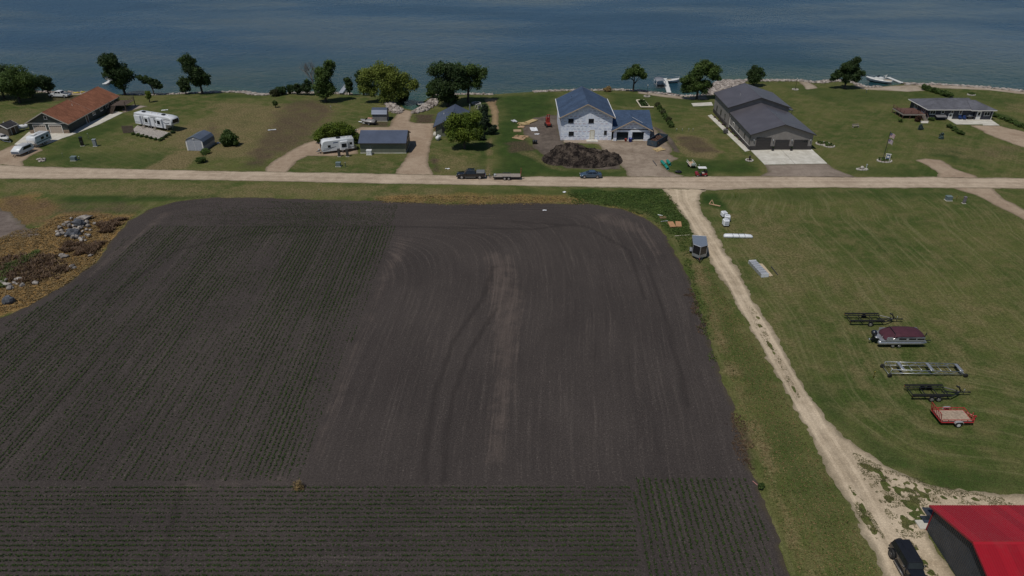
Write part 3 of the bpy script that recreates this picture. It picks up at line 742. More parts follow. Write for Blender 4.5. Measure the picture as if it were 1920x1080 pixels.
def gable(root, x0, x1, y0, y1, ze, zr, wall, roof, axis='y', oe=.45, og=.45, th=.16, trim=TRIM, z0=0.0, rname='roof', gutter=True):
    """gabled box: ridge along axis; wall, roof, ridge_cap, fascia parts"""
    u0, u1, a0, a1 = (x0, x1, y0, y1) if axis == 'y' else (y0, y1, x0, x1)
    uc = (u0 + u1) / 2; m = (zr - ze) / (u1 - uc)
    wl = MB(); e = .02
    wl.prism([(u0, z0), (u1, z0), (u1, ze - e), (uc, zr - e), (u0, ze - e)], axis, a0, a1)
    w = wl.build('wall', wall, root)
    k = th * math.hypot(1, m)
    lo = ze - m * oe
    r = MB()
    r.prism([(u0 - oe, lo), (uc, zr), (uc, zr + k), (u0 - oe, lo + k)], axis, a0 - og, a1 + og)
    r.prism([(uc, zr), (u1 + oe, lo), (u1 + oe, lo + k), (uc, zr + k)], axis, a0 - og, a1 + og)
    rf = r.build(rname, roof, root)
    cp = MB(); cp.prism([(uc - .16, zr + k - m * .16 + .012), (uc, zr + k + .012), (uc + .16, zr + k - m * .16 + .012), (uc, zr + k + .05)], axis, a0 - og - .01, a1 + og + .01)
    cp.build('ridge_cap', roof, rf)
    for s_, u in ((-1, u0 - oe), (1, u1 + oe)):
        g = MB(); g.prism([(u, lo - .03), (u + s_ * .1, lo - .03), (u + s_ * .1, lo + k * .75), (u, lo + k * .75)], axis, a0 - og, a1 + og); g.build('gutter', trim, rf)
    for a in (a0 - og, a1 + og):
        sg = -1 if a == a0 - og else 1
        for h in (0, 1):
            ua, ub = (u0 - oe, uc) if h == 0 else (u1 + oe, uc)
            f = MB(); f.prism([(ua, lo - .05), (ub, zr - .05), (ub, zr + k + .015), (ua, lo + k + .015)], axis, a, a + sg * .04); f.build('rake_board', trim, rf)
    return w, rf
def xf(face, y):
    if face == '-y': return lambda u, d, z: (u, y - d, z)
    if face == '+y': return lambda u, d, z: (u, y + d, z)
    if face == '-x': return lambda u, d, z: (y - d, u, z)
    return lambda u, d, z: (y + d, u, z)
def fbox(mb, T, u0, u1, d0, d1, z0, z1):
    v = [T(u, d, z) for z in (z0, z1) for u, d in ((u0, d0), (u1, d0), (u1, d1), (u0, d1))]
    mb.add(v, [(0, 3, 2, 1), (4, 5, 6, 7), (0, 1, 5, 4), (1, 2, 6, 5), (2, 3, 7, 6), (3, 0, 4, 7)])
def window(root, face, plane, u, z, w, h, mull=1, frame=TRIM, name='window'):
    T = xf(face, plane); f = MB(); b = .07
    fbox(f, T, u, u + w, .0, .06, z, z + b); fbox(f, T, u, u + w, .0, .06, z + h - b, z + h)
    fbox(f, T, u, u + b, .0, .06, z + b, z + h - b); fbox(f, T, u + w - b, u + w, .0, .06, z + b, z + h - b)
    for k in range(1, mull + 1):
        q = u + w * k / (mull + 1); fbox(f, T, q - .035, q + .035, .0, .055, z + b, z + h - b)
    fr = f.build(name, frame, root)
    for k in range(mull + 1):
        g = MB(); q0 = u + w * k / (mull + 1) + .04; q1 = u + w * (k + 1) / (mull + 1) - .04
        fbox(g, T, q0, q1, .008, .025, z + b, z + h - b); g.build('pane', GLASS, fr)
    s = MB(); fbox(s, T, u - .06, u + w + .06, .0, .10, z - .06, z - .002); s.build('sill', frame, fr)
    return fr
def door(root, face, plane, u, z, w, h, mat, frame=TRIM, glass=False):
    T = xf(face, plane); f = MB()
    fbox(f, T, u - .09, u, 0, .07, z, z + h + .09); fbox(f, T, u + w, u + w + .09, 0, .07, z, z + h + .09); fbox(f, T, u, u + w, 0, .07, z + h, z + h + .09)
    d = MB(); fbox(d, T, u, u + w, 0, .035, z, z + h); dd = d.build('door', mat, root)
    f.build('door_frame', frame, dd)
    k = MB(); fbox(k, T, u + w * .84, u + w * .9, .035, .09, z + h * .47, z + h * .51); k.build('handle', STEEL, dd)
    if glass:
        g = MB(); fbox(g, T, u + w * .2, u + w * .8, .035, .05, z + h * .5, z + h * .9); g.build('pane', GLASS, dd)
    return dd
def garage_door(root, plane, u, z, w, h, mat, frame=TRIM, lites=5, face='-y', sections=4):
    T = xf(face, plane); d = MB(); sh = h / sections
    for i in range(sections):
        fbox(d, T, u, u + w, 0, .05, z + i * sh + .012, z + (i + 1) * sh - .012)
        for j in range(4):
            fbox(d, T, u + w * (j + .1) / 4, u + w * (j + .9) / 4, .05, .065, z + i * sh + .12, z + (i + 1) * sh - .12) if i < sections - 1 else None
    dd = d.build('garage_door', mat, root)
    f = MB(); fbox(f, T, u - .12, u, 0, .08, z, z + h + .12); fbox(f, T, u + w, u + w + .12, 0, .08, z, z + h + .12); fbox(f, T, u, u + w, 0, .08, z + h, z + h + .12)
    f.build('door_frame', frame, dd)
    for j in range(lites):
        g = MB(); fbox(g, T, u + w * (j + .14) / lites, u + w * (j + .86) / lites, .05, .068, z + h - sh + .16, z + h - .12); g.build('pane', GLASS, dd)
    return dd
def vent(root, x, y, z, r=.06, h=.4, mat=None):
    m_ = MB(); m_.lathe([(r * 1.6, -.1), (r * 1.6, .02), (r, .03), (r, h), (r * 1.3, h), (r * 1.3, h + .06), (.01, h + .08)], c=(x, y, z), n=10)
    return m_.build('vent_pipe', mat or TRIM, root)
# ------------------------------------------------------------------ brown-roofed house
R_ = thing('garage_house', 'long dark green house with brown shingle roof and two tan garage doors', 'house', (-119.0, 170.0, 0))
gsid = siding_mat('green_siding', (.040, .050, .046)); brn = shingle_mat('brown_shingles', (.228, .095, .055))
ctrim = M('tan_trim', (.34, .31, .27), .6)
gable(R_, 0, 9.6, 0, 10.2, 2.75, 5.3, gsid, brn, oe=.75, og=.7, trim=ctrim)
gable(R_, .35, 9.58, 10.25, 25.6, 2.70, 4.95, gsid, brn, oe=.74, og=.03, trim=ctrim, rname='rear_roof')
tan = M('tan_door_paint', (.40, .335, .275), .55, var=.06)
for u in (1.15, 5.05): garage_door(R_, -.01, u, .05, 3.0, 2.05, tan, lites=6)
stone = M('stone_veneer', (.24, .175, .125), .85, var=.45, scale=4, bump=.6, bscale=5)
for a, b in ((-.06, 1.0), (4.3, 4.9), (8.25, 9.66)):
    q = MB(); q.cbox(((a + b) / 2, -.05, .45), (b - a, .14, .9), bev=.02); q.build('stone_wainscot', stone, R_)
q = MB(); q.box(-.02, 9.62, -.06, -.005, 2.5, 2.68); q.build('trim_band', TRIM, R_)
window(R_, '-y', 0.0, 4.45, 3.6, .75, .8, 0)
for u in (11.6, 15.5, 18.5, 21.5): window(R_, '+x', 9.6, u, 1.1, 1.4, 1.1, 1, name='window')
door(R_, '+x', 9.6, 8.3, .1, .95, 2.05, M('brown_door', (.10, .06, .04)))
vent(R_, 6.7, 9.0, 4.4); vent(R_, 3.1, 20, 4.7)
# deck and stairs at its lake end
dk = thing('raised_deck', 'raised wooden deck with stairs at the end of the brown-roofed house', 'deck', (-109.0, 189.0, 0))
wd = M('dark_deck_wood', (.085, .062, .048), .8, var=.3)
for i in range(14):
    q = MB(); q.box(.3, 4.6, .1 + i * .4, .48 + i * .4, 1.62, 1.67); q.build('deck_board', wd, dk)
for x, y in ((.4, .2), (4.5, .2), (.4, 5.5), (4.5, 5.5)):
    q = MB(); q.box(x - .08, x + .08, y - .08, y + .08, 0, 2.7); q.build('post', wd, dk)
for z in (2.05, 2.35, 2.65):
    for a, b in (((4.5, .2), (4.5, 5.5)), ((.4, 5.5), (4.5, 5.5)), ((2.2, .2), (4.5, .2))):
        q = MB(); q.bar((*a, z), (*b, z), .07); q.build('rail', wd, dk)
for i in range(9):
    q = MB(); q.box(.7, 1.9, -2.4 + i * .28, -2.1 + i * .28, .14 + i * .18, .18 + i * .18); q.build('tread', wd, dk)
for x in (.66, 1.94):
    q = MB(); q.bar((x, -2.5, .05), (x, .2, 1.65), .16); q.build('stringer', wd, dk)
    q = MB(); q.bar((x, -2.5, 1.0), (x, .2, 2.6), .07); q.build('handrail', wd, dk)
slab('concrete_apron', [(27, 271), (45, 256), (54, 247.5), (124, 250), (146, 249), (131, 255), (117, 259.5), (98, 267), (70, 276)], 'pale concrete apron before the two tan garage doors', .06)
slab('walkway', [(147, 248.8), (127, 249.8), (136, 243), (218, 209), (231, 211.5), (183, 235)], 'narrow concrete walk along the brown-roofed house', .07)
gp = sheet('gravel_pad', [[(231, 212), (277, 199), (250, 196), (228, 205)]], .026, gravel_mat('pad_stone', (.22, .17, .14), (.33, .28, .24)), .4, .15, .8)
# ------------------------------------------------------------------ grey garage-house
R_ = thing('metal_garage_house', 'large grey metal-sided building with three dark garage doors', 'building', (55.0, 157.6, 0))
gs = siding_mat('grey_siding', (.205, .190, .178), .25, True, .3); gr = metal_roof_mat('charcoal_roof', (.112, .106, .120), 1, .45)
dkt = M('charcoal_trim', (.045, .042, .042), .5)
gable(R_, 0, 14.3, 0, 17.6, 3.75, 6.05, gs, gr, oe=.35, og=.55, trim=dkt)
gable(R_, -.6, 14.4, 17.65, 31.2, 5.05, 7.45, gs, gr, oe=.4, og=.5, trim=dkt, rname='upper_roof')
dd = M('charcoal_door', (.036, .033, .033), .5)
for u, w, h in ((1.45, 3.15, 2.85), (5.85, 3.05, 2.3), (10.15, 3.05, 2.3)): garage_door(R_, -.01, u, .05, w, h, dd, dkt, lites=6)
wn_ = M('charcoal_wainscot', (.040, .036, .037), .6)
for a, b in ((-.05, 1.3), (4.75, 5.7), (9.05, 10.0), (13.35, 14.35)):
    q = MB(); q.box(a, b, -.07, .02, 0, .95); q.build('wainscot', wn_, R_)
q = MB(); q.box(-.07, .02, -.05, 17.5, 0, .95); q.build('wainscot', wn_, R_)
q = MB(); q.box(-.67, -.58, 17.7, 31.2, 0, .95); q.build('wainscot', wn_, R_)
q = MB(); q.box(-.10, -.04, -.05, 17.5, .95, 1.02); q.build('trim_band', TRIM, R_)
for u in (4.2, 9.0): window(R_, '-x', 0.0, u, 1.6, .7, .9, 0, dkt)
for u in (19.5, 23.5, 27.5): window(R_, '-x', -.6, u, 1.4, .9, 1.3, 0, dkt)
door(R_, '-x', 0.0, 13.5, .1, 1.0, 2.1, dkt, TRIM, True)
for y in (.4, 17.2): q = MB(); q.box(-.14, -.05, y, y + .1, .1, 3.6); q.build('downspout', TRIM if y > 10 else dkt, R_)
for x in (.75, 5.2, 9.5, 13.8):
    q = MB(); q.lathe([(.02, 2.15), (.14, 2.2), (.17, 2.45), (.05, 2.6)], c=(x, -.2, 0), n=8); q.build('wall_lamp', STEEL, R_)
q = MB(); q.cbox((15.1, 20.0, 4.1), (1.6, 3.2, .12)); q.build('side_canopy', gr, R_)
q = MB(); q.bar((15.7, 18.6, 0), (15.7, 18.6, 4.05), .1); q.bar((15.7, 21.4, 0), (15.7, 21.4, 4.05), .1); q.build('canopy_post', dkt, R_)
vent(R_, 3.6, 23.5, 6.3, .07, .5)
for k, (x, nm) in enumerate(((5.25, 1), (9.55, 2))):
    p_ = thing('planter_pot', 'black planter pot between the %s grey garage doors' % ('tall and middle' if nm == 1 else 'two lower'), 'planter', (55 + x, 156.9, .1), group='pots between the garage doors')
    q = MB(); q.lathe([(.2, 0), (.28, .1), (.3, .5), (.26, .52), (.24, .4)], n=12); q.build('pot', BLACK, p_)
    q = MB()
    for j in range(10):
        a = j * .63; q.add([(0, 0, .45), (.3 * math.cos(a), .3 * math.sin(a), .9), (.1 * math.cos(a + .6), .1 * math.sin(a + .6), 1.0)], [(0, 1, 2)])
    q.build('foliage', M('pot_plant', (.02, .035, .012), .7), p_)
slab('concrete_apron', [(1407.5, 282.5), (1464, 281), (1490, 308), (1433.5, 309)], 'wide pale concrete apron before three dark garage doors', .10)
slab('concrete_apron', [(1464.6, 281), (1521.5, 280), (1551, 307.3), (1490.8, 308)], 'wide pale concrete apron before three dark garage doors', .10)
slab('walkway', [(1327, 217), (1334, 215), (1406, 282.5), (1397, 284.5)], 'concrete walk along the left side of the grey building', .07)
slab('patio', [(1296, 194), (1334, 192), (1337, 198), (1300, 199.5)], 'small concrete patio behind the leafy shore tree', .08)
for k in range(9):
    f = .06 + k * .105
    a = G(1332 + f * 72, 217 + f * 66)
    st_ = MB(); st_.lathe([(.01, 0), (.28, .02), (.33, .15), (.22, .32), (.03, .4)], c=(0, 0, 0), n=9)
    o = st_.build('garden_shrub', M('dark_red_shrub', (.045, .022, .020), .9, var=.5, scale=9, bump=.9, bscale=9)); o.location = (a.x + .55, a.y, .07)
    for v in o.data.vertices: v.co.x *= random.Random(v.index + k * 99).uniform(.75, 1.25); v.co.y *= random.Random(v.index + k * 7).uniform(.75, 1.25)
    setp(o, 'small dark shrub in the strip beside the grey building', 'shrub', 'shrubs along the grey building wall')
a = G(1360, 250)
o = thing('air_conditioner', 'grey air conditioning unit on the walk beside the grey building', 'air conditioner', (a.x, a.y, .08))
q = MB(); q.cbox((0, 0, .5), (.95, .95, 1.0), bev=.08); q.build('cabinet', M('ac_grey', (.16, .155, .15), .5), o)
for k in range(6): q = MB(); q.box(-.49, .49, -.495, .495, .15 + k * .13, .19 + k * .13); q.build('louvre', dkt, o)
q = MB(); q.lathe([(.36, 1.0), (.36, 1.03), (.3, 1.03), (.3, 1.005)], n=16); q.build('fan_grille', BLACK, o)
# ------------------------------------------------------------------ white house under construction
R_ = thing('unfinished_house', 'two-storey house under construction in printed white house wrap with slate-blue roof', 'house', (11.7, 164.8, 0))
wrap = wrap_mat(); blue = shingle_mat('slate_shingles', (.050, .080, .138), .16)
rim_ = M('raw_fascia', (.42, .33, .24), .8, var=.15)
gable(R_, 0, 12.2, 0, 15.2, 5.75, 8.75, wrap, blue, oe=.5, og=.75, trim=rim_)
def boxwall_open(root, x0, x1, y, z1, ops, mat, th=.18):
    xs = x0
    w = MB()
    for a, b, h in ops: w.box(xs, a, y, y + th, 0, z1); w.box(a, b, y, y + th, h, z1); xs = b
    w.box(xs, x1, y, y + th, 0, z1)
    return w
# garage wing: front gable over two open bays, main ridge along x
w = boxwall_open(R_, 12.6, 21.3, -.6, 2.75, ((13.35, 16.15, 2.2), (17.05, 19.85, 2.2)), wrap)
w.prism([(12.6, 2.752), (21.3, 2.752), (16.95, 5.0)], 'y', -.6, -.42); w.build('garage_front_wall', wrap, R_)
w = MB(); w.box(21.12, 21.3, -.418, 11.5, 0, 2.75); w.build('garage_side_wall', wrap, R_)
w = MB(); w.box(12.25, 21.118, 11.32, 11.5, 0, 2.75); w.build('garage_rear_wall', wrap, R_)
w = MB(); w.box(12.3, 21.1, -.4, 11.3, .02, .06); w.build('garage_floor', CONC, R_)
r = MB()                                     # main wing roof, ridge along x at y=6.2
zc, ze_ = 5.45, 2.78; m_ = (zc - ze_) / 6.3
r.prism([(-.2 - .4, ze_ - m_ * .1), (6.0, zc), (6.0, zc + .2), (-.6, ze_ - m_ * .1 + .2)], 'x', 12.22, 21.9)
r.prism([(6.0, zc), (12.2, ze_ - m_ * .1), (12.2, ze_ - m_ * .1 + .2), (6.0, zc + .2)], 'x', 12.22, 21.9)
rf = r.build('garage_roof', blue, R_)
r = MB()                                     # front cross gable
mg = (5.02 - 2.78) / 4.35; lo = 2.78 - mg * .55
r.prism([(12.05, lo), (16.95, 5.02), (16.95, 5.2), (12.05, lo + .18)], 'y', -1.25, 4.9)
r.prism([(16.95, 5.02), (21.85, lo), (21.85, lo + .18), (16.95, 5.2)], 'y', -1.25, 4.9)
rg = r.build('garage_gable_roof', blue, R_)
for a, b in ((12.05, 16.95), (21.85, 16.95)):
    f = MB(); f.prism([(a, lo - .06), (b, 4.97), (b, 5.22), (a, lo + .2)], 'y', -1.29, -1.25); f.build('rake_board', rim_, rg)
wht = M('roof_wrap_strip', (.72, .73, .75), .5)
f = MB(); f.prism([(17.05, 5.16), (21.85, lo + .185), (21.85, lo + .2), (17.05, 5.19)], 'y', 1.5, 1.72); f.build('white_edge_strip', wht, rg)
for y0_, y1_ in ((-.7, 15.9),):
    f = MB(); f.box(-.62, -.48, y0_, y1_, 5.52, 5.76); f.build('white_edge_strip', wht, R_)
f = MB(); f.box(12.68, 12.82, -.3, 15.9, 5.5, 5.75); f.build('white_edge_strip', wht, R_)
for u, z, w_, h_ in ((1.7, 4.25, 1.25, .98), (6.5, 4.25, 1.25, .98), (1.9, 1.15, 1.2, .98), (10.35, 1.4, .65, .98)): window(R_, '-y', 0.0, u, z, w_, h_, 1 if w_ > 1 else 0, M('dark_frame', (.03, .03, .032), .5))
for u in (2.5, 6.5, 10.5): window(R_, '-x', 0.0, u, 4.2, 1.2, 1.1, 1, M('dark_frame'))
wdoor = M('white_door', (.66, .64, .56), .5); door(R_, '-y', 0.0, 7.05, .35, .95, 2.05, wdoor, M('raw_jamb', (.5, .42, .27), .8))
q = MB(); q.cbox((7.5, -.9, .12), (2.7, 1.6, .28), bev=.02); q.build('step', CONC, R_)
for j in range(3):
    q = MB(); q.box(13.2 + j * .06, 13.3 + j * .06, .5, 9, 0, 2.6) if j == 0 else q.box(14 + j * 2, 14.1 + j * 2, 8, 8.1, 0, 2.5); q.build('stud', WOOD, R_)
vent(R_, 3.2, 11, 7.3, .05, .35, DARK)
# ------------------------------------------------------------------ ranch house on the right
R_ = thing('ranch_house', 'low dark blue ranch house with grey shingle hip roof and white windows', 'house', (108.6, 182.0, 0))
nv = siding_mat('navy_siding', (.034, .038, .052), .14); gsh = shingle_mat('grey_shingles', (.115, .117, .135), .15)
def hip(root, x0, x1, y0, y1, ze, zr, ra, rb, roof, oh=.6, th=.14, name='roof'):
    yc = (y0 + y1) / 2
    e = [(x0 - oh, y0 - oh, ze), (x1 + oh, y0 - oh, ze), (x1 + oh, y1 + oh, ze), (x0 - oh, y1 + oh, ze)]
    q = MB()
    vs = e + [(ra, yc, zr), (rb, yc, zr)]
    vs2 = [(a, b, c_ - th) for a, b, c_ in e]
    q.add(vs + vs2, [(0, 1, 5, 4), (1, 2, 5), (2, 3, 4, 5), (3, 0, 4), (9, 8, 7, 6), (0, 6, 7, 1), (1, 7, 8, 2), (2, 8, 9, 3), (3, 9, 6, 0)])
    rf = q.build(name, roof, root)
    for a, b in ((e[0], (ra, yc, zr)), (e[3], (ra, yc, zr)), (e[1], (rb, yc, zr)), (e[2], (rb, yc, zr)), ((ra, yc, zr), (rb, yc, zr))):
        k = MB(); k.tube([a, b], .06, 5); k.build('ridge_cap', roof, rf)
    g = MB(); g.box(e[0][0], e[1][0], e[0][1] - .1, e[0][1] - .005, ze - .15, ze - .02); g.build('gutter', TRIM, rf)
    g = MB(); g.box(e[0][0] - .1, e[0][0] - .005, e[0][1], e[3][1], ze - .15, ze - .02); g.build('gutter', TRIM, rf)
    return rf
q = MB(); q.box(0, 12.0, 0, 9.2, 0, 2.62); q.build('wall', nv, R_)
q = MB(); q.box(12.004, 16.5, -.5, 7.6, 0, 2.55); q.build('wing_wall', nv, R_)
hip(R_, 0, 12.6, 0, 9.2, 2.72, 4.35, 4.2, 12.4, gsh)
hip(R_, 11.2, 16.5, -.5, 7.6, 2.66, 4.1, 11.4, 13.4, gsh, name='wing_roof')
window(R_, '-y', 0, .5, 1.35, 1.4, .95, 1); window(R_, '-y', 0, 3.4, 1.5, .8, .8, 0); window(R_, '-y', 0, 5.9, 1.6, .7, .7, 0); window(R_, '-y', 0, 8.1, 1.35, .75, 1.1, 0); window(R_, '-y', -.5, 14.4, 1.1, 1.5, 1.0, 1)
window(R_, '-y', 0, .3, .15, 1.1, .4, 1)
door(R_, '-y', -.5, 12.6, .1, .95, 2.1, M('ranch_white', (.6, .6, .58)), TRIM, True); door(R_, '-y', 0, 5.6, .05, .9, 1.45, M('ranch_white'), TRIM, True)
window(R_, '-x', 0, 1.5, 1.2, 1.6, 1.1, 1); window(R_, '-x', 0, 5.5, 1.2, 1.6, 1.1, 1)
q = MB(); q.box(16.5, 16.6, -.6, -.5, 0, 2.6); q.build('corner_board', TRIM, R_)
vent(R_, 8.4, 5.2, 4.2, .07, .7, DARK)
q = MB(); q.prism([(-.02, 1.3), (-1.3, .95), (-1.3, .9), (-.02, 1.2)], 'x', 1.9, 4.6); q.build('cellar_canopy', M('grey_sheet', (.15, .15, .155), .6), R_)
slab('patio', [(1776, 223.5), (1858, 225), (1874, 235.5), (1843, 235.5), (1842, 233.5), (1793, 233.5)], 'pale concrete patio before the low dark blue house', .10)
dk = thing('raised_deck', 'red-brown raised deck with railings at the side of the ranch house', 'deck', (102.6, 182.5, 0))
rw = M('red_deck_wood', (.115, .058, .045), .8, var=.25)
for i in range(14):
    q = MB(); q.box(0, 5.7, .0 + i * .42, .40 + i * .42, 1.15, 1.2); q.build('deck_board', rw, dk)
q = MB(); q.box(-.05, 5.75, -.08, -.02, .9, 1.22); q.box(-.08, -.02, 0, 5.9, .9, 1.22); q.build('rim_board', GREYWOOD, dk)
for x in (0, 1.9, 3.8, 5.6):
    q = MB(); q.box(x - .06, x + .06, 0, .12, 0, 2.15); q.build('post', rw, dk)
for y in (1.9, 3.9, 5.8):
    q = MB(); q.box(-.06, .06, y - .06, y + .06, 0, 2.15); q.build('post', rw, dk)
for z in (1.45, 1.65, 1.85, 2.1):
    q = MB(); q.bar((0, 0.05, z), (4.4, .05, z), .06); q.build('rail', rw, dk)
    q = MB(); q.bar((0, 0.05, z), (0, 5.8, z), .06); q.build('rail', rw, dk)
for i in range(7): q = MB(); q.box(4.6, 5.6, -2.1 + i * .3, -1.8 + i * .3, .12 + i * .16, .16 + i * .16); q.build('tread', GREYWOOD, dk)
for x in (4.55, 5.65): q = MB(); q.bar((x, -2.1, 0.9), (x, 0, 2.0), .07); q.build('handrail', rw, dk)
slab('stair_pad', [(1725, 227), (1741, 227), (1740, 231), (1727, 231)], 'small concrete pad at the foot of the red-brown deck stairs', .05)
# ------------------------------------------------------------------ dark-roofed cabin
R_ = thing('cabin', 'small sage cabin with blue-grey metal roof beside the round leafy tree', 'cabin', (-18.6, 167.8, 0))
sage = siding_mat('sage_siding', (.135, .145, .108), .3, True); bm_ = metal_roof_mat('slate_metal_roof', (.088, .108, .155), 1, .3)
gable(R_, 0, 8.2, 0, 11.2, 2.5, 4.55, sage, bm_, oe=.5, og=.4, trim=dkt)
window(R_, '-y', 0, 1.55, 1.05, 1.5, 1.15, 2, M('dark_frame')); window(R_, '-y', 0, 5.6, 1.05, 1.3, 1.1, 1, M('dark_frame'))
window(R_, '-x', 0, 6.5, 1.1, 1.2, 1.0, 1); door(R_, '-x', 0, 3.0, .1, .95, 2.05, M('ranch_white'))
q = MB(); q.box(-.75, -.05, .2, 2.6, 0, .35); q.build('step', CONC, R_)
for z in range(7): q = MB(); q.cbox((-.4, 3.6 + (z % 2) * .1, .4 + z * .2), (.35, 1.3, .18), bev=.03); q.build('stacked_log', M('firewood', (.24, .14, .09), .9, var=.4), R_)
vent(R_, 1.5, 7.5, 3.5, .09, .35, STEEL)
q = MB(); q.box(7.7, 8.0, 10.3, 10.7, 3.2, 5.0); q.build('chimney', STEEL, R_)
# ------------------------------------------------------------------ long sage shed, small shed, curved shed, left shed
R_ = thing('storage_shed', 'long sage metal shed with blue-grey roof beside the white travel trailer', 'shed', (-34.7, 155.3, 0))
gable(R_, 0, 10.4, 0, 7.4, 2.55, 4.1, sage, metal_roof_mat('slate_metal_roof_b', (.088, .108, .158), 0, .3), axis='x', oe=.4, og=.25, trim=dkt)
q = MB(); q.box(-.06, 10.46, -.05, 7.45, -.02, .16); q.build('foundation', CONC, R_)
garage_door(R_, 10.41, 2.0, .16, 3.2, 2.2, M('sage_door', (.13, .14, .115)), dkt, face='+x')
q = MB(); q.tube([(2.35, -.05, .2), (2.35, -.05, 2.2)], .03, 6); q.build('conduit', STEEL, R_)
R_ = thing('storage_shed', 'small grey shed with blue-grey gambrel roof beside the boat ramp drive', 'shed', (-36.2, 180.2, 0))
lg = siding_mat('pale_grey_siding', (.20, .195, .19), .2, True)
q = MB(); q.prism([(0, 0), (3.2, 0), (3.2, 2.0), (2.7, 2.75), (1.6, 3.1), (.5, 2.75), (0, 2.0)], 'x', 0, 3.7); q.build('wall', lg, R_)
for pr in ([(-.2, 1.85), (.48, 2.78), (.5, 2.88), (-.28, 1.9)], [(.48, 2.78), (1.6, 3.12), (1.6, 3.2), (.46, 2.87)], [(1.6, 3.12), (2.72, 2.78), (2.74, 2.87), (1.6, 3.2)], [(2.72, 2.78), (3.4, 1.85), (3.48, 1.9), (2.7, 2.88)]):
    q = MB(); q.prism(pr, 'x', -.15, 3.85); q.build('roof_panel', bm_, R_)
door(R_, '+x', 3.7, .9, .05, 1.3, 1.9, M('shed_door_grey', (.19, .185, .18)), dkt)
q = MB(); q.box(-.1, 3.8, -.1, 3.3, -.05, .06); q.build('foundation', CONC, R_)
a = G(352, 282); b = G(383, 284)
R_ = thing('curved_shed', 'pale grey metal shed with rounded roof edges beside the dark bush', 'shed', (a.x, a.y, 0), math.atan2(b.y - a.y, b.x - a.x) + .05)
pr = [(0, 0), (4.1, 0), (4.25, 1.2), (4.15, 2.1), (3.7, 2.75), (2.05, 3.35), (.4, 2.75), (-.05, 2.1), (-.15, 1.2)]
q = MB(); q.prism(pr, 'y', 0, 5.0); q.build('wall', M('shed_sheet_grey', (.30, .32, .37), .45, .2, var=.1), R_)
for i in range(2, 7):
    p0, p1 = pr[i], pr[i + 1]; n_ = Vector((p1[1] - p0[1], -(p1[0] - p0[0]))).normalized() * .04
    q = MB(); q.prism([p0, p1, (p1[0] + n_.x, p1[1] + n_.y), (p0[0] + n_.x, p0[1] + n_.y)], 'y', -.12, 5.12); q.build('roof_panel', metal_roof_mat('shed_roof_%d' % i, (.12, .145, .19), 1, .6, .35), R_)
q = MB(); q.box(.25, 3.85, -.06, -.005, .05, 2.3); d_ = q.build('sliding_door', M('shed_door', (.34, .36, .41), .5, .1), R_)
q = MB(); q.box(2.03, 2.07, -.075, -.06, .05, 2.3); q.build('seam', TRIM, d_)
for p_, r__ in (((.0, .25), 0), ((3.85, 4.1), 0)): q = MB(); q.box(p_[0], p_[1], -.08, -.01, 0, 2.3); q.build('corner_trim', TRIM, R_)
q = MB(); q.cbox((2.05, -.1, 2.85), (.25, .1, .25), bev=.03); q.build('lamp', TRIM, R_)
a = G(8, 250)
R_ = thing('storage_shed', 'small tan gable shed beside the white propane tank', 'shed', (a.x - .3, a.y - 1.8, 0), -.12)
gable(R_, 0, 3.0, 0, 3.4, 1.9, 2.7, siding_mat('tan_siding', (.17, .145, .115)), shingle_mat('dark_shingles', (.045, .045, .05)), oe=.2, og=.2)
door(R_, '+x', 3.0, 1.0, .05, 1.2, 1.7, M('brown_door')); vent(R_, 1.2, 1.6, 2.7, .12, .2)
# ------------------------------------------------------------------ red-roofed barn
BX, BY0, BY1, BR = 39.8, 35.6, 47.0, 41.3
R_ = thing('red_roofed_barn', 'charcoal ribbed metal barn with bright red metal roof by the farm lane', 'barn', (BX, BY0, 0))
redm = M('red_metal', (.315, .009, .018), .42, .0, var=.14, scale=.5, coat=.05, dirt=.12); chm = M('charcoal_metal', (.046, .053, .064), .38, .15, var=.15, scale=.8, dirt=.1)
D_ = BY1 - BY0; zc = 5.0; ze_ = 3.05; L_ = 24.0
def rib_panel(T, w, n, rh):
    """one sheet of ribbed cladding: T(u, v, h) -> point; u across 0..w, v 0/1 along"""
    us = [0]; hs = [0]
    for k in range(n):
        c0 = w * (k + .5) / n
        us += [c0 - .045, c0 - .02, c0 + .02, c0 + .045]; hs += [0, rh, rh, 0]
    us.append(w); hs.append(0)
    m_ = MB(); vs = [T(u, 0, h) for u, h in zip(us, hs)] + [T(u, 1, h) for u, h in zip(us, hs)]
    n2 = len(us); m_.add(vs, [(i, i + 1, n2 + i + 1, n2 + i) for i in range(n2 - 1)]); return m_
core = MB(); core.prism([(.03, 0), (D_ - .03, 0), (D_ - .03, ze_ - .06), (D_ / 2, zc - .08), (.03, ze_ - .06)], 'x', .06, L_); core.build('wall', chm, R_)
pw = .915
t = NT('red_sheet'); o_ = t.obj(); c = t.mix(1.0, (.315, .009, .018), t.ramp(t.n('ShaderNodeObjectInfo').outputs['Random'], 0, 1, .88, 1.12), 'MULTIPLY'); c = t.mix(t.ramp(t.noise(t.mapped(o_, (.5, .12, 1)), 1.0, 5, .7), .45, .75, 0, .35), c, (.24, .045, .045)); t.col(c); t.set(.36, spec=.4); redm = t.m
yy = 0.0
while yy < D_ - .01:
    w_ = min(pw, D_ - yy)
    def T(u, v, h, yy=yy):
        y = D_ - yy - u; top = ze_ - .04 + (zc - ze_) * (1 - abs(y - D_ / 2) / (D_ / 2)) - .03
        return (.04 - h, y, top * v + .02)
    rib_panel(T, w_, 4, .04).build('wall_panel', chm, R_); yy += pw
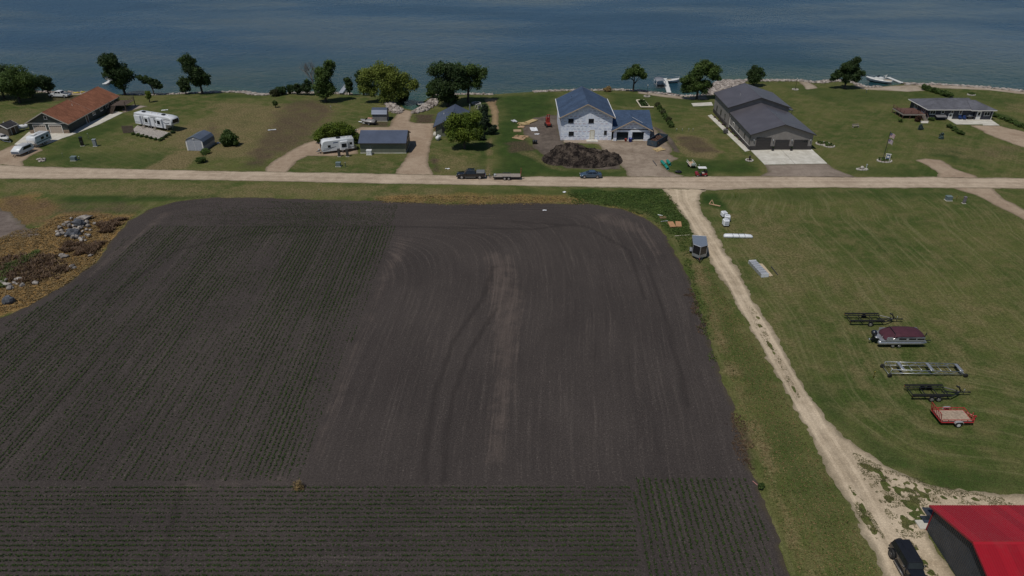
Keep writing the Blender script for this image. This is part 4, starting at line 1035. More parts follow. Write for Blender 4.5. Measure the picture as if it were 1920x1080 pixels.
for sd_ in (0, 1):
    xx = -.35; k = 0
    while xx < 16:
        def T(u, v, h, xx=xx):
            yv = (D_ / 2) * (1 - v) - .35 * v
            z = zc - (zc - ze_) * (D_ / 2 - yv) / (D_ / 2)
            y = yv if sd_ == 0 else D_ - yv
            return (xx + u, y, z + .03 + h)
        rib_panel(T, pw, 4, .04).build('roof_panel', redm, R_); xx += pw
q = MB(); q.prism([(D_ / 2 - .22, zc - .02), (D_ / 2, zc + .075), (D_ / 2 + .22, zc - .02), (D_ / 2, zc + .105)], 'x', -.37, 16); q.build('ridge_cap', redm, R_)
for s_ in (0, 1):
    ya, yb = (-.35, D_ / 2) if s_ == 0 else (D_ + .35, D_ / 2)
    za = ze_ - (zc - ze_) * .35 / (D_ / 2)
    q = MB(); q.prism([(ya, za - .14), (yb, zc - .12), (yb, zc + .06), (ya, za + .05)], 'x', -.39, -.34); q.build('rake_trim', M('dark_red_trim', (.22, .012, .02), .4), R_)
q = MB(); q.box(-.03, .06, D_ - .06, D_ + .05, 0, ze_ - .1); q.build('corner_trim', M('dark_red_trim'), R_)
q = MB(); q.box(-.02, L_, D_ + .0, D_ + .03, 0, ze_ - .12); q.build('rear_wall_panel', chm, R_)
q = MB(); q.box(-.45, 1.6, D_ + .05, D_ + 1.0, 1.9, 1.98); q.build('door_canopy', chm, R_)
q = MB(); q.box(-.55, 1.6, D_ + .04, D_ + 1.1, -.02, .14); q.build('door_step', CONC, R_)
door(R_, '+y', D_ + .03, .5, .14, .95, 1.95, M('white_door'))
# ------------------------------------------------------------------ vehicle helpers (local +x is forward)
def face_panel(root, name, mat, quad, u0=0., u1=1., v0=0., v1=1., off=.012, th=.008):
    A, B, C, D = [Vector(q) for q in quad]
    n = (B - A).cross(D - A).normalized()
    f = lambda u, v: (A * (1 - u) + B * u) * (1 - v) + (D * (1 - u) + C * u) * v
    p = [f(u0, v0), f(u1, v0), f(u1, v1), f(u0, v1)]
    m_ = MB(); m_.add([q + n * off for q in p] + [q + n * (off - th) for q in p], [(0, 1, 2, 3), (7, 6, 5, 4), (0, 4, 5, 1), (1, 5, 6, 2), (2, 6, 7, 3), (3, 7, 4, 0)])
    return m_.build(name, mat, root)
def wheel(root, x, y, r=.36, w=.26, rim=RIM, z=None):
    z = r if z is None else z
    s_ = 1 if y > 0 else -1
    m_ = MB(); m_.lathe([(r * .62, -w / 2), (r * .93, -w / 2), (r, -w * .32), (r, w * .32), (r * .93, w / 2), (r * .62, w / 2)], 'y', (x, y, z), 18)
    t = m_.build('wheel', RUBBER, root)
    m_ = MB(); m_.lathe([(.02, s_ * w * .58), (r * .22, s_ * w * .58), (r * .26, s_ * w * .53), (r * .52, s_ * w * .53), (r * .58, s_ * w * .57), (r * .62, s_ * w * .55), (r * .62, s_ * w * .3), (.02, s_ * w * .3)], 'y', (x, y, z), 16)
    m_.build('rim', rim, t); return t
def greenhouse(root, b0, b1, t0, t1, wb, wt, z0, z1, mat, split=.5, name='cab'):
    bt = [(b0, -wb, z0), (b1, -wb, z0), (b1, wb, z0), (b0, wb, z0)]; tp = [(t0, -wt, z1), (t1, -wt, z1), (t1, wt, z1), (t0, wt, z1)]
    e = .05
    tp2 = [(t0 + e, -wt + e, z1 + e), (t1 - e, -wt + e, z1 + e), (t1 - e, wt - e, z1 + e), (t0 + e, wt - e, z1 + e)]
    m_ = MB(); m_.loft([bt, tp, tp2], True, False); c_ = m_.build(name, mat, root)
    face_panel(c_, 'windscreen', GLASS, (bt[1], bt[2], tp[2], tp[1]), .07, .93, .08, .9)
    face_panel(c_, 'rear_window', GLASS, (bt[3], bt[0], tp[0], tp[3]), .1, .9, .15, .88)
    for s_ in (0, 1):
        qd = (bt[0], bt[1], tp[1], tp[0]) if s_ == 0 else (bt[2], bt[3], tp[3], tp[2])
        sp = split if s_ == 0 else 1 - split
        face_panel(c_, 'side_window', GLASS, qd, .06, sp - .025, .1, .88); face_panel(c_, 'side_window', GLASS, qd, sp + .025, .94, .1, .88)
    return c_
def lamp_pair(root, x, y, z, name, mat, d=(.06, .3, .16)):
    for s_ in (-1, 1): m_ = MB(); m_.cbox((x, s_ * y, z), d, bev=.02); m_.build(name, mat, root)
LAMPW = M('lamp_lens', (.75, .75, .72), .15, var=.05); LAMPR = M('tail_lens', (.28, .012, .012), .2)
CHROME = M('bright_trim', (.55, .55, .55), .2, .9)
def body(root, prof, hw, mat, inset=.1, name='body'):
    m_ = MB(); m_.prism(prof, 'y', -hw, hw, inset, True); return m_.build(name, mat, root)
def arches(root, xs, r, hw):
    for x in xs:
        for s_ in (-1, 1):
            m_ = MB(); m_.lathe([(.05, 0), (r, 0), (r, .02), (.05, .02)], 'y', (x, s_ * (hw - .005) - (.0 if s_ > 0 else .02) + .0, r * .92), 16); m_.build('wheel_arch', DARK, root)
def pickup(label, loc, rz, mat, topper=None):
    R = thing('pickup_truck', label, 'pickup truck', loc, rz)
    body(R, [(-2.95, .55), (-2.95, 1.12), (-1.0, 1.16), (1.35, 1.16), (2.55, 1.08), (2.92, .98), (2.98, .6), (2.8, .42), (-2.8, .45)], .98, mat, .1)
    greenhouse(R, -1.05, 1.45, -.75, .72, .90, .72, 1.14, 1.82, mat, .48)
    m_ = MB(); m_.box(-2.85, -1.15, -.8, .8, 1.13, 1.165); m_.build('truck_bed', BLACK, R)
    if topper:
        m_ = MB(); m_.cbox((-2.0, 0, 1.32), (1.75, 1.75, .32), bev=.06); tp = m_.build('bed_cover', topper, R)
        for k in (-.5, .5): m_ = MB(); m_.box(-2.85, -1.15, k - .03, k + .03, 1.485, 1.50); m_.build('bed_cover_rib', STEEL, tp)
    arches(R, (1.9, -1.85), .47, .98)
    for x in (1.9, -1.85):
        for s_ in (-1, 1): wheel(R, x, s_ * .86, .41, .28)
    m_ = MB(); m_.cbox((2.98, 0, .6), (.18, 1.9, .24), bev=.05); m_.build('front_bumper', CHROME if topper is None else BLACK, R)
    m_ = MB(); m_.cbox((2.96, 0, .86), (.05, 1.1, .26), bev=.02); m_.build('grille', BLACK, R)
    m_ = MB(); m_.cbox((-3.0, 0, .62), (.16, 1.85, .2), bev=.04); m_.build('rear_bumper', CHROME, R)
    lamp_pair(R, 2.93, .78, .9, 'headlight', LAMPW); lamp_pair(R, -2.95, .86, .95, 'tail_light', LAMPR, (.05, .16, .34))
    for s_ in (-1, 1):
        m_ = MB(); m_.cbox((1.05, s_ * 1.08, 1.25), (.12, .2, .2), bev=.03); m_.build('mirror', mat, R)
        m_ = MB(); m_.cbox((.1, s_ * .98, .48), (2.2, .16, .06)); m_.build('running_board', STEEL, R)
    return R
blk = M('black_car_paint', (.010, .011, .014), .22, .1, var=.2, coat=.8)
a = G(883, 336.2)
pickup('black pickup truck with grey bed cover towing the flatbed trailer', (a.x, a.y + .9, .03), math.pi, blk, M('grey_bed_cover', (.14, .145, .145), .5))
a = G(112, 183)
pickup('white pickup truck parked on the lakeside lawn', (a.x, a.y + .6, .0), math.pi - .1, M('white_car_paint', (.66, .67, .68), .25, var=.05, coat=.6))
# flatbed trailer
a = G(949, 337.5)
R = thing('flatbed_trailer', 'low flatbed car-hauler trailer with raised rust-red ramps', 'trailer', (a.x, a.y + .95, .03), math.pi)
for k in range(9): m_ = MB(); m_.box(-3.0, 2.6, -.98 + k * .218, -.775 + k * .218, .6, .65); m_.build('deck_plank', GREYWOOD, R)
m_ = MB(); m_.box(-3.05, 2.65, -1.06, -.985, .42, .66); m_.box(-3.05, 2.65, .985, 1.06, .42, .66); m_.box(2.6, 2.68, -1.05, 1.05, .42, .66); m_.box(-3.08, -3.0, -1.05, 1.05, .42, .66); m_.build('frame', BLACK, R)
m_ = MB(); m_.bar((2.6, -.8, .5), (4.0, 0, .5), .1); m_.bar((2.6, .8, .5), (4.0, 0, .5), .1); m_.cbox((4.05, 0, .5), (.3, .14, .14)); m_.build('tongue', BLACK, R)
m_ = MB(); m_.tube([(3.5, 0, .15), (3.5, 0, 1.0)], .05, 8); m_.build('jack', STEEL, R)
for x in (-.55, .3):
    for s_ in (-1, 1): wheel(R, x, s_ * 1.18, .34, .22)
for s_ in (-1, 1):
    m_ = MB(); m_.cbox((-.12, s_ * 1.17, .74), (1.75, .26, .05), bev=.02); m_.build('fender', BLACK, R)
    rt = M('rust_red_ramp', (.20, .05, .035), .7, var=.3)
    m_ = MB(); m_.bar((-3.02, s_ * .9, .6), (-3.15, s_ * .9, 2.0), .07); m_.bar((-3.02, s_ * .45, .6), (-3.15, s_ * .45, 2.0), .07)
    for k in range(5): m_.bar((-3.04 - k * .025, s_ * .45, .8 + k * .28), (-3.04 - k * .025, s_ * .9, .8 + k * .28), .05)
    m_.build('ramp', rt, R)
m_ = MB(); m_.cbox((2.35, .3, .85), (.35, .5, .4), bev=.05); m_.build('toolbox', M('pale_box', (.4, .42, .42), .5), R)
# sedan
a = G(1108, 335.2)
R = thing('sedan_car', 'blue-grey sedan parked on the gravel road', 'car', (a.x, a.y + .85, .03), math.pi)
sb = M('steel_blue_paint', (.055, .095, .145), .25, .3, var=.1, coat=.7)
body(R, [(-2.25, .4), (-2.3, .78), (-2.15, .93), (-1.45, .97), (.95, .95), (1.75, .82), (2.2, .68), (2.28, .45), (2.1, .28), (-2.1, .3)], .89, sb, .12)
greenhouse(R, -1.6, 1.05, -.85, .25, .80, .60, .94, 1.38, sb, .47)
arches(R, (1.38, -1.35), .38, .89)
for x in (1.38, -1.35):
    for s_ in (-1, 1): wheel(R, x, s_ * .79, .33, .22)
lamp_pair(R, 2.2, .64, .62, 'headlight', LAMPW, (.12, .34, .12)); lamp_pair(R, -2.27, .66, .74, 'tail_light', LAMPR, (.06, .3, .13))
m_ = MB(); m_.cbox((2.24, 0, .42), (.1, 1.6, .2), bev=.04); m_.build('front_bumper', sb, R)
for s_ in (-1, 1): m_ = MB(); m_.cbox((.75, s_ * .96, 1.0), (.1, .16, .12), bev=.03); m_.build('mirror', sb, R)
# black off-roader beside the barn
R = thing('off_road_car', 'black boxy off-road car with hard top and fender flares beside the barn', 'car', (35.72, 42.35, .03), -math.pi / 2)
body(R, [(-2.15, .6), (-2.18, 1.2), (-1.4, 1.24), (.75, 1.24), (.78, .55), (-2.0, .5)], .80, blk, .06)
m_ = MB(); m_.loft([[(.74, -.72, .6), (.74, .72, .6), (.74, .72, 1.22), (.74, -.72, 1.22)], [(2.0, -.58, .62), (2.0, .58, .62), (2.0, .58, 1.12), (2.0, -.58, 1.12)]], True, False); m_.build('hood', blk, R)
c_ = greenhouse(R, -2.1, .82, -1.98, .52, .78, .68, 1.22, 1.80, M('hard_top', (.012, .013, .017), .38, var=.2), .5, 'hard_top')
for k in (-.25, .62): m_ = MB(); m_.box(-1.9, .45, k - .015, k + .015, 1.848, 1.862); m_.build('roof_seam', BLACK, c_)
fl = M('flare_plastic', (.02, .02, .02), .7)
for x in (1.45, -1.48):
    for s_ in (-1, 1):
        wheel(R, x, s_ * .80, .41, .29, M('dark_rim', (.09, .09, .095), .4, .6))
        m_ = MB(); pts = [(x + .52 * math.cos(t), s_ * .86, .5 + .50 * math.sin(t)) for t in np.linspace(.1, 3.04, 9)]
        for i in range(8):
            p, q = pts[i], pts[i + 1]; m_.add([(p[0], s_ * .66, p[2]), (q[0], s_ * .66, q[2]), (q[0], s_ * .97, q[2] - .02), (p[0], s_ * .97, p[2] - .02), (p[0], s_ * .66, p[2] - .06), (q[0], s_ * .66, q[2] - .06), (q[0], s_ * .97, q[2] - .08), (p[0], s_ * .97, p[2] - .08)], [(0, 1, 2, 3), (7, 6, 5, 4), (3, 2, 6, 7), (0, 4, 5, 1)])
        m_.build('fender_flare', fl, R)
for s_ in (-1, 1):
    m_ = MB(); m_.tube([(-.85, s_ * .92, .48), (.85, s_ * .92, .48)], .055, 8); m_.build('side_step', M('step_grey', (.16, .16, .17), .35, .5), R)
    m_ = MB(); m_.cbox((.62, s_ * .93, 1.36), (.12, .22, .2), bev=.03); m_.build('mirror', BLACK, R)
    for x in (-.55, .25): m_ = MB(); m_.cbox((x, s_ * .815, 1.05), (.14, .04, .05)); m_.build('door_handle', CHROME, R)
m_ = MB(); m_.cbox((2.2, 0, .62), (.2, 1.6, .2), bev=.04); m_.build('front_bumper', fl, R)
m_ = MB(); m_.cbox((-2.28, 0, .62), (.16, 1.5, .2), bev=.04); m_.build('rear_bumper', fl, R)
m_ = MB(); m_.lathe([(.1, -.12), (.38, -.12), (.4, -.05), (.4, .08), (.36, .12), (.1, .1)], 'x', (-2.33, .1, 1.05), 16); m_.build('spare_wheel', RUBBER, R)
lamp_pair(R, 2.03, .42, .95, 'headlight', LAMPW, (.06, .22, .22)); lamp_pair(R, -2.2, .7, 1.0, 'tail_light', LAMPR, (.05, .14, .22))
# golf cart
a = G(1315, 332)
R = thing('golf_cart', 'red golf cart with white roof parked at the road edge', 'golf cart', (a.x, a.y + .6, .03), math.pi)
rp = M('red_cart_body', (.22, .015, .025), .35, coat=.4)
body(R, [(.35, .35), (.45, .5), (.75, .95), (1.1, .85), (1.25, .55), (1.15, .3), (.4, .28)], .58, rp, .06, 'front_cowl')
body(R, [(-1.2, .35), (-1.22, .75), (-.2, .72), (-.15, .35)], .58, rp, .06, 'rear_body')
m_ = MB(); m_.box(-1.1, 1.1, -.55, .55, .26, .33); m_.build('floor', BLACK, R)
st_ = M('cream_seat', (.55, .50, .42), .6)
m_ = MB(); m_.cbox((-.35, 0, .78), (.5, 1.05, .14), bev=.05); m_.build('seat', st_, R); m_ = MB(); m_.cbox((-.65, 0, 1.05), (.12, 1.05, .45), bev=.05); m_.build('backrest', M('black_seat', (.02, .02, .02), .7), R)
m_ = MB(); m_.cbox((-.1, 0, 1.86), (1.75, 1.2, .08), bev=.035); m_.build('roof', M('white_roof', (.68, .68, .66), .5), R)
for x0, x1 in ((.72, .6), (-.85, -.8)):
    for s_ in (-1, 1): m_ = MB(); m_.tube([(x0, s_ * .52, .8), (x1, s_ * .54, 1.84)], .022, 6); m_.build('roof_post', BLACK, R)
for x in (.8, -.8):
    for s_ in (-1, 1): wheel(R, x, s_ * .52, .23, .18)
m_ = MB(); m_.tube([(.62, .25, .9), (.42, .25, 1.1)], .02, 6); m_.lathe([(.15, 0), (.17, .02), (.15, .03), (.13, .02)], 'x', (.4, .25, 1.12), 12); m_.build('steering_wheel', BLACK, R)
m_ = MB(); m_.cbox((-1.1, 0, 1.0), (.3, .9, .45), bev=.08); m_.build('rear_bag', BLACK, R)
# ------------------------------------------------------------------ campers
wrv = M('camper_white', (.62, .64, .66), .4, var=.05, dirt=.15); gdec = M('camper_grey_stripe', (.10, .11, .13), .4)
def rv_window(R, x, z, w, h, y, name='window'):
    s_ = -1 if y < 0 else 1
    m_ = MB(); m_.cbox((x, y, z), (w + .1, .05, h + .1), bev=.02); f = m_.build(name, M('dark_frame'), R)
    m_ = MB(); m_.cbox((x, y + s_ * .03, z), (w, .02, h)); m_.build('pane', GLASS, f)
def swoosh(R, pts, w, y, mat):
    m_ = MB()
    s_ = -1 if y < 0 else 1
    for (x0, z0), (x1, z1) in zip(pts[:-1], pts[1:]): m_.add([(x0, y + s_ * .012, z0 - w), (x1, y + s_ * .012, z1 - w), (x1, y + s_ * .012, z1 + w), (x0, y + s_ * .012, z0 + w)], [(0, 1, 2, 3)])
    m_.build('stripe', mat, R)
def ac(R, x, y, z, mat=BLACK): m_ = MB(); m_.cbox((x, y, z + .15), (.95, .7, .28), bev=.1); m_.build('roof_air_conditioner', mat, R)
# travel trailer beside the sage shed
a = G(600, 290.5); b = G(663, 282.5)
R = thing('travel_trailer', 'white travel trailer with slide-out and grey swoosh stripes beside the sage shed', 'travel trailer', ((a.x + b.x) / 2, (a.y + b.y) / 2 + 1.1, .02), math.atan2(b.y - a.y, b.x - a.x) - .02)
L = 3.75
body(R, [(-L, .65), (-L + .05, 1.7), (-L + .4, 2.75), (-L + .9, 3.0), (L - .1, 3.0), (L, 2.8), (L, .6), (-L + .3, .55)], 1.2, wrv, .06)
m_ = MB(); m_.cbox((1.35, -1.42, 1.65), (1.75, .5, 2.0), bev=.05); sl = m_.build('slide_out', wrv, R)
rv_window(sl, 1.35, 1.75, 1.0, .75, -1.68); rv_window(R, -1.95, 1.75, .55, .45, -1.2); rv_window(R, 2.95, 1.9, .5, .45, -1.2)
m_ = MB(); m_.prism([(-.95, 1.5), (.95, 1.5), (.85, 2.35), (-.85, 2.35)], 'x', -3.86, -3.7); m_.build('front_window', GLASS, R)
swoosh(R, [(-3.4, .95), (-2.4, 1.0), (-1.2, 1.35), (-.4, 1.6)], .05, -1.2, gdec); swoosh(R, [(-3.2, 1.25), (-2.0, 1.32), (-1.0, 1.5)], .035, -1.2, gdec); swoosh(R, [(2.3, 1.0), (3.6, 1.1)], .05, -1.2, gdec); swoosh(R, [(-1.0, 2.45), (.1, 2.5)], .09, -1.2, M('blue_script', (.03, .06, .16), .4))
ac(R, .4, .1, 3.0)
for x, y in ((-1.6, .3), (-.6, -.3), (2.3, .1), (3.0, -.3)): m_ = MB(); m_.cbox((x, y, 3.06), (.4, .4, .12), bev=.03); m_.build('roof_vent', TRIM, R)
m_ = MB(); m_.tube([(-3.6, 1.22, 2.75), (3.4, 1.22, 2.75)], .07, 8); m_.build('awning', M('awning_grey', (.2, .2, .2)), R)
for x in (.1, .95):
    for s_ in (-1, 1): wheel(R, x, s_ * 1.05, .36, .22)
m_ = MB(); m_.bar((-L, -.7, .5), (-L - 1.1, 0, .5), .12); m_.bar((-L, .7, .5), (-L - 1.1, 0, .5), .12); m_.build('tongue', BLACK, R)
m_ = MB(); m_.lathe([(.02, .5), (.16, .55), (.16, .95), (.05, 1.05)], c=(-L - .45, -.15, 0), n=10); m_.lathe([(.02, .5), (.16, .55), (.16, .95), (.05, 1.05)], c=(-L - .45, .2, 0), n=10); m_.build('gas_bottle', STEEL, R)
m_ = MB(); m_.box(L, L + .5, -.8, .8, .5, .6); m_.cbox((L + .35, -.3, .8), (.35, .6, .35), bev=.04); m_.build('rear_rack', STEEL, R)
# fifth wheel on the patio
a = G(256, 236); b = G(318, 247)
ang = math.atan2(b.y - a.y, b.x - a.x)
ctr = (a + b) / 2; nrm = Vector((-math.sin(ang), math.cos(ang), 0))
R = thing('fifth_wheel_camper', 'long white fifth-wheel camper with black graphics on its wooden patio', 'camper', (ctr.x + nrm.x * 1.2, ctr.y + nrm.y * 1.2, .02), ang)
L = 5.6
body(R, [(-L, .6), (-L, 3.35), (-L + .3, 3.5), (L - .2, 3.6), (L + 1.3, 3.45), (L + 1.75, 2.9), (L + 1.55, 1.75), (L - .6, 1.6), (L - .75, .6)], 1.22, wrv, .06)
m_ = MB(); m_.prism([(-.95, 2.2), (.95, 2.2), (.85, 3.1), (-.85, 3.1)], 'x', L + 1.60, L + 1.80); m_.build('front_cap_panel', BLACK, R)
for x, w in ((-4.3, 2.0), (-1.1, 1.7), (3.2, 1.9)):
    m_ = MB(); m_.cbox((x, -1.4, 1.9), (w, .5, 2.2), bev=.05); sl = m_.build('slide_out', wrv, R)
    if x > -4: rv_window(sl, x, 2.1, w * .5, .85, -1.66)
    swoosh(sl, [(x - w * .42, 1.25), (x + w * .42, 1.35)], .05, -1.66, gdec)
for x in (-2.7, 1.25): door(R, '-y', -1.21, x, .75, .7, 1.95, wrv, gdec, True)
swoosh(R, [(.2, 2.95), (1.0, 3.05), (2.0, 3.0)], .07, -1.22, gdec); swoosh(R, [(4.4, 2.2), (5.2, 1.9), (6.4, 2.2)], .1, -1.22, gdec); swoosh(R, [(4.4, 2.8), (5.6, 3.0), (6.8, 3.0)], .08, -1.22, gdec); swoosh(R, [(-5.5, 3.1), (-3.4, 3.1)], .06, -1.22, gdec)
ac(R, -3.3, 0, 3.52); ac(R, 3.6, 0, 3.6)
for x in (-1, 1.2, 5): m_ = MB(); m_.cbox((x, .2, 3.62), (.4, .4, .14), bev=.03); m_.build('roof_vent', TRIM, R)
for x in (-1.4, -.5):
    for s_ in (-1, 1): wheel(R, x, s_ * 1.05, .38, .24)
for s_ in (-1, 1): m_ = MB(); m_.bar((L - .9, s_ * .8, 0), (L - .9, s_ * .8, .7), .12); m_.build('landing_leg', STEEL, R)
for x in (-2.7, 1.25):
    p_ = thing('camper_step', 'folding steps at a door of the long fifth-wheel camper', 'steps', R.matrix_basis @ Vector((x + .35, -1.75, 0)), ang, 'steps of the fifth-wheel camper')
    p_.location = (R.location.x + math.cos(ang) * (x + .35) + math.sin(ang) * 1.95, R.location.y + math.sin(ang) * (x + .35) - math.cos(ang) * 1.95, .12)
    for k in range(3): m_ = MB(); m_.box(-.38, .38, -.3 + k * .22, -.08 + k * .22, .16 + k * .2, .2 + k * .2); m_.build('tread', GREYWOOD, p_)
    for s_ in (-1, 1): m_ = MB(); m_.bar((s_ * .36, -.3, 0), (s_ * .36, .3, .6), .06); m_.build('stringer', GREYWOOD, p_)
# its patio, boards one by one
P = [Vector((*q, 0)) for q in W([(244, 248.5), (300, 262.5), (322, 250), (258, 235.5)])]
R = thing('wooden_patio', 'low grey board patio in front of the fifth-wheel camper', 'patio', P[0])
nb = 18
for k in range(nb):
    f0, f1 = k / nb, (k + .93) / nb
    A_, B_ = P[0].lerp(P[1], f0) - P[0], P[0].lerp(P[1], f1) - P[0]; D__, C_ = P[3].lerp(P[2], f0) - P[0], P[3].lerp(P[2], f1) - P[0]
    m_ = MB(); m_.prism([(A_.x, A_.y), (B_.x, B_.y), (C_.x, C_.y), (D__.x, D__.y)], 'z', .03, .12); m_.build('board', M('patio_board', (.33, .30, .27), .85, var=.3), R)
a = G(231, 250); R = thing('privacy_fence', 'short weathered board fence at the end of the camper patio', 'fence', a, .12)
for k in range(9): m_ = MB(); m_.box(k * .3, k * .3 + .27, 0, .04, .05, 1.9 - .05 * (k % 2)); m_.build('board', M('brown_fence', (.12, .092, .07), .85, var=.3), R)
for z in (.4, 1.5): m_ = MB(); m_.box(0, 2.7, .045, .1, z, z + .1); m_.build('rail', GREYWOOD, R)
# small travel trailer and pop-up camper by the garage doors
R = thing('travel_trailer', 'small older white travel trailer parked on the garage apron', 'travel trailer', (-111.7, 161.6, .06), math.pi / 2 - .12 + math.pi)
body(R, [(-2.6, .55), (-2.65, 1.5), (-2.45, 2.45), (-2.2, 2.55), (2.2, 2.55), (2.5, 2.4), (2.65, 1.5), (2.5, .55)], 1.15, wrv, .06)
rv_window(R, .2, 1.7, .9, .5, 1.15); rv_window(R, -1.4, 1.7, .6, .5, 1.15); rv_window(R, .2, 1.7, .9, .5, -1.15)
m_ = MB(); m_.cbox((2.62, 0, 1.35), (.06, 1.6, .8), bev=.02); m_.build('front_hatch', TRIM, R); ac(R, 1.0, 0, 2.55, TRIM)
swoosh(R, [(-2.4, 1.1), (2.4, 1.1)], .12, 1.15, M('teal_stripe', (.08, .13, .14), .5)); swoosh(R, [(-2.4, 2.2), (2.4, 2.2)], .05, 1.15, gdec)
for x in (-.4, .35):
    for s_ in (-1, 1): wheel(R, x, s_ * 1.02, .33, .2)
m_ = MB(); m_.bar((2.5, -.6, .45), (3.5, 0, .45), .1); m_.bar((2.5, .6, .45), (3.5, 0, .45), .1); m_.build('tongue', BLACK, R)
m_ = MB(); m_.box(-1.9, 1.9, -.6, .6, 2.555, 2.58); m_.build('roof_coating', M('roof_grey', (.36, .37, .38), .7), R)
R = thing('popup_camper', 'grey and white folding camper with sloped front at the drive end', 'camper', (-111.9, 155.2, .03), math.pi / 2 - .14 + math.pi)
body(R, [(-2.3, .5), (-2.3, 1.35), (-1.9, 1.9), (.9, 1.95), (2.35, 1.25), (2.35, .5)], 1.05, wrv, .06)
m_ = MB(); m_.prism([(-.9, .7), (.9, .7), (.9, 1.15), (-.9, 1.15)], 'x', 2.33, 2.40); m_.build('front_panel', M('slate_panel', (.11, .13, .17), .5), R)
face_panel(R, 'side_window', GLASS, ((-1.8, 1.05, 1.1), (1.2, 1.05, 1.1), (.7, 1.05, 1.8), (-1.6, 1.05, 1.8)), .05, .95, .05, .95, -.02, -.03); rv_window(R, -.5, 1.45, 1.8, .5, 1.05); rv_window(R, -.5, 1.45, 1.8, .5, -1.05)
m_ = MB(); m_.box(-1.6, .7, -.85, .85, 1.955, 1.99); m_.build('roof_panel', M('roof_grey'), R)
for s_ in (-1, 1): wheel(R, -.3, s_ * .95, .3, .2)
m_ = MB(); m_.bar((2.3, -.5, .4), (3.2, 0, .4), .09); m_.bar((2.3, .5, .4), (3.2, 0, .4), .09); m_.build('tongue', BLACK, R)
# ------------------------------------------------------------------ boats and trailers
alu = M('brushed_aluminium', (.42, .43, .45), .35, .6, var=.1)
def bunk_trailer(label, x0, x1, y0, y1, tandem):
    cx, cy = (x0 + x1) / 2, (y0 + y1) / 2; hw = (y1 - y0) / 2; hl = (x1 - x0) / 2
    R = thing('boat_trailer', label, 'boat trailer', (cx, cy, 0))
    for s_ in (-1, 1):
        m_ = MB(); m_.bar((-hl, s_ * hw * .8, .62), (hl * .30, s_ * hw * .8, .62), .12); m_.bar((hl * .30, s_ * hw * .8, .62), (hl * .72, 0, .6), .11); m_.build('frame_rail', BLACK, R)
        for k in (-.1, .1): m_ = MB(); m_.box(-hl * 1.02, hl * .25, s_ * hw * .85 + k - .05, s_ * hw * .85 + k + .05, .86, .93); m_.build('bunk', M('bunk_carpet', (.013, .013, .014), .95), R)
        for x in (-hl * .85, -hl * .3, hl * .1): m_ = MB(); m_.bar((x, s_ * hw * .85, .6), (x, s_ * hw * .85, .88), .07); m_.build('bunk_bracket', BLACK, R)
        for dx in ((-.42, .42) if tandem else (0,)): wheel(R, -hl * .25 + dx, s_ * (hw + .0), .33, .2)
        m_ = MB(); m_.cbox((-hl * .25, s_ * hw, .74), (1.7 if tandem else .9, .26, .05), bev=.02); m_.build('fender', BLACK, R)
    for x in (-hl * .92, -hl * .5, -hl * .1, hl * .25): m_ = MB(); m_.bar((x, -hw * .8, .56), (x, hw * .8, .56), .1); m_.build('cross_member', BLACK, R)
    m_ = MB(); m_.bar((hl * .1, 0, .58), (hl, 0, .55), .12); m_.cbox((hl + .08, 0, .56), (.3, .14, .12)); m_.build('tongue', BLACK, R)
    m_ = MB(); m_.bar((hl * .72, 0, .6), (hl * .62, 0, 1.35), .1); m_.bar((hl * .8, 0, .6), (hl * .62, 0, 1.2), .07); m_.build('winch_post', BLACK, R)
    m_ = MB(); m_.lathe([(.08, -.12), (.12, -.1), (.12, .1), (.08, .12)], 'y', (hl * .62, 0, 1.3), 10); m_.cbox((hl * .55, 0, 1.42), (.16, .3, .1)); m_.build('winch', BLACK, R)
    m_ = MB(); m_.tube([(hl * .86, .12, .1), (hl * .86, .12, .95)], .035, 6); m_.build('jack', STEEL, R)
    for s_ in (-1, 1): m_ = MB(); m_.tube([(-hl, s_ * hw * .9, .6), (-hl, s_ * hw * .9, .85)], .03, 6); m_.build('tail_light', LAMPR, R)
    return R
bunk_trailer('empty black boat trailer behind the covered pontoon boat', 47.3, 54.9, 82.75, 84.9, False)
bunk_trailer('empty black tandem-axle boat trailer between galvanised frame and red trailer', 47.9, 55.2, 66.3, 68.5, True)
R = thing('pontoon_trailer', 'low black tandem trailer carrying the maroon-covered pontoon boat', 'boat trailer', (52.0, 78.6, 0))
for s_ in (-1, 1):
    m_ = MB(); m_.bar((-2.6, s_ * .55, .42), (2.6, s_ * .55, .42), .1); m_.build('frame_rail', BLACK, R)
    for dx in (-.45, .4): wheel(R, -.7 + dx, s_ * 1.02, .28, .2)
m_ = MB(); m_.bar((2.4, 0, .42), (4.4, 0, .5), .1); m_.bar((2.6, .55, .42), (3.6, 0, .45), .08); m_.bar((2.6, -.55, .42), (3.6, 0, .45), .08); m_.build('tongue', BLACK, R)
m_ = MB(); m_.bar((3.4, 0, .45), (3.5, 0, 1.6), .08); m_.bar((3.4, -.3, 1.55), (3.7, .3, 1.65), .05); m_.build('winch_post', BLACK, R)
m_ = MB(); m_.box(-1.8, .5, -1.0, 1.0, .33, .39); m_.build('axle_frame', BLACK, R)
B = thing('pontoon_boat', 'pontoon boat with maroon cover and outboard motor on its trailer', 'pontoon boat', (52.0, 78.6, .45))
for s_ in (-1, 1):
    m_ = MB(); m_.lathe([(.1, -3.2), (.3, -3.1), (.31, 2.3), (.24, 2.9), (.08, 3.3)], 'x', (0, s_ * .92, .33), 14); m_.build('pontoon', alu, B)
m_ = MB(); m_.box(-3.0, 2.95, -1.22, 1.22, .64, .72); m_.build('deck', alu, B)
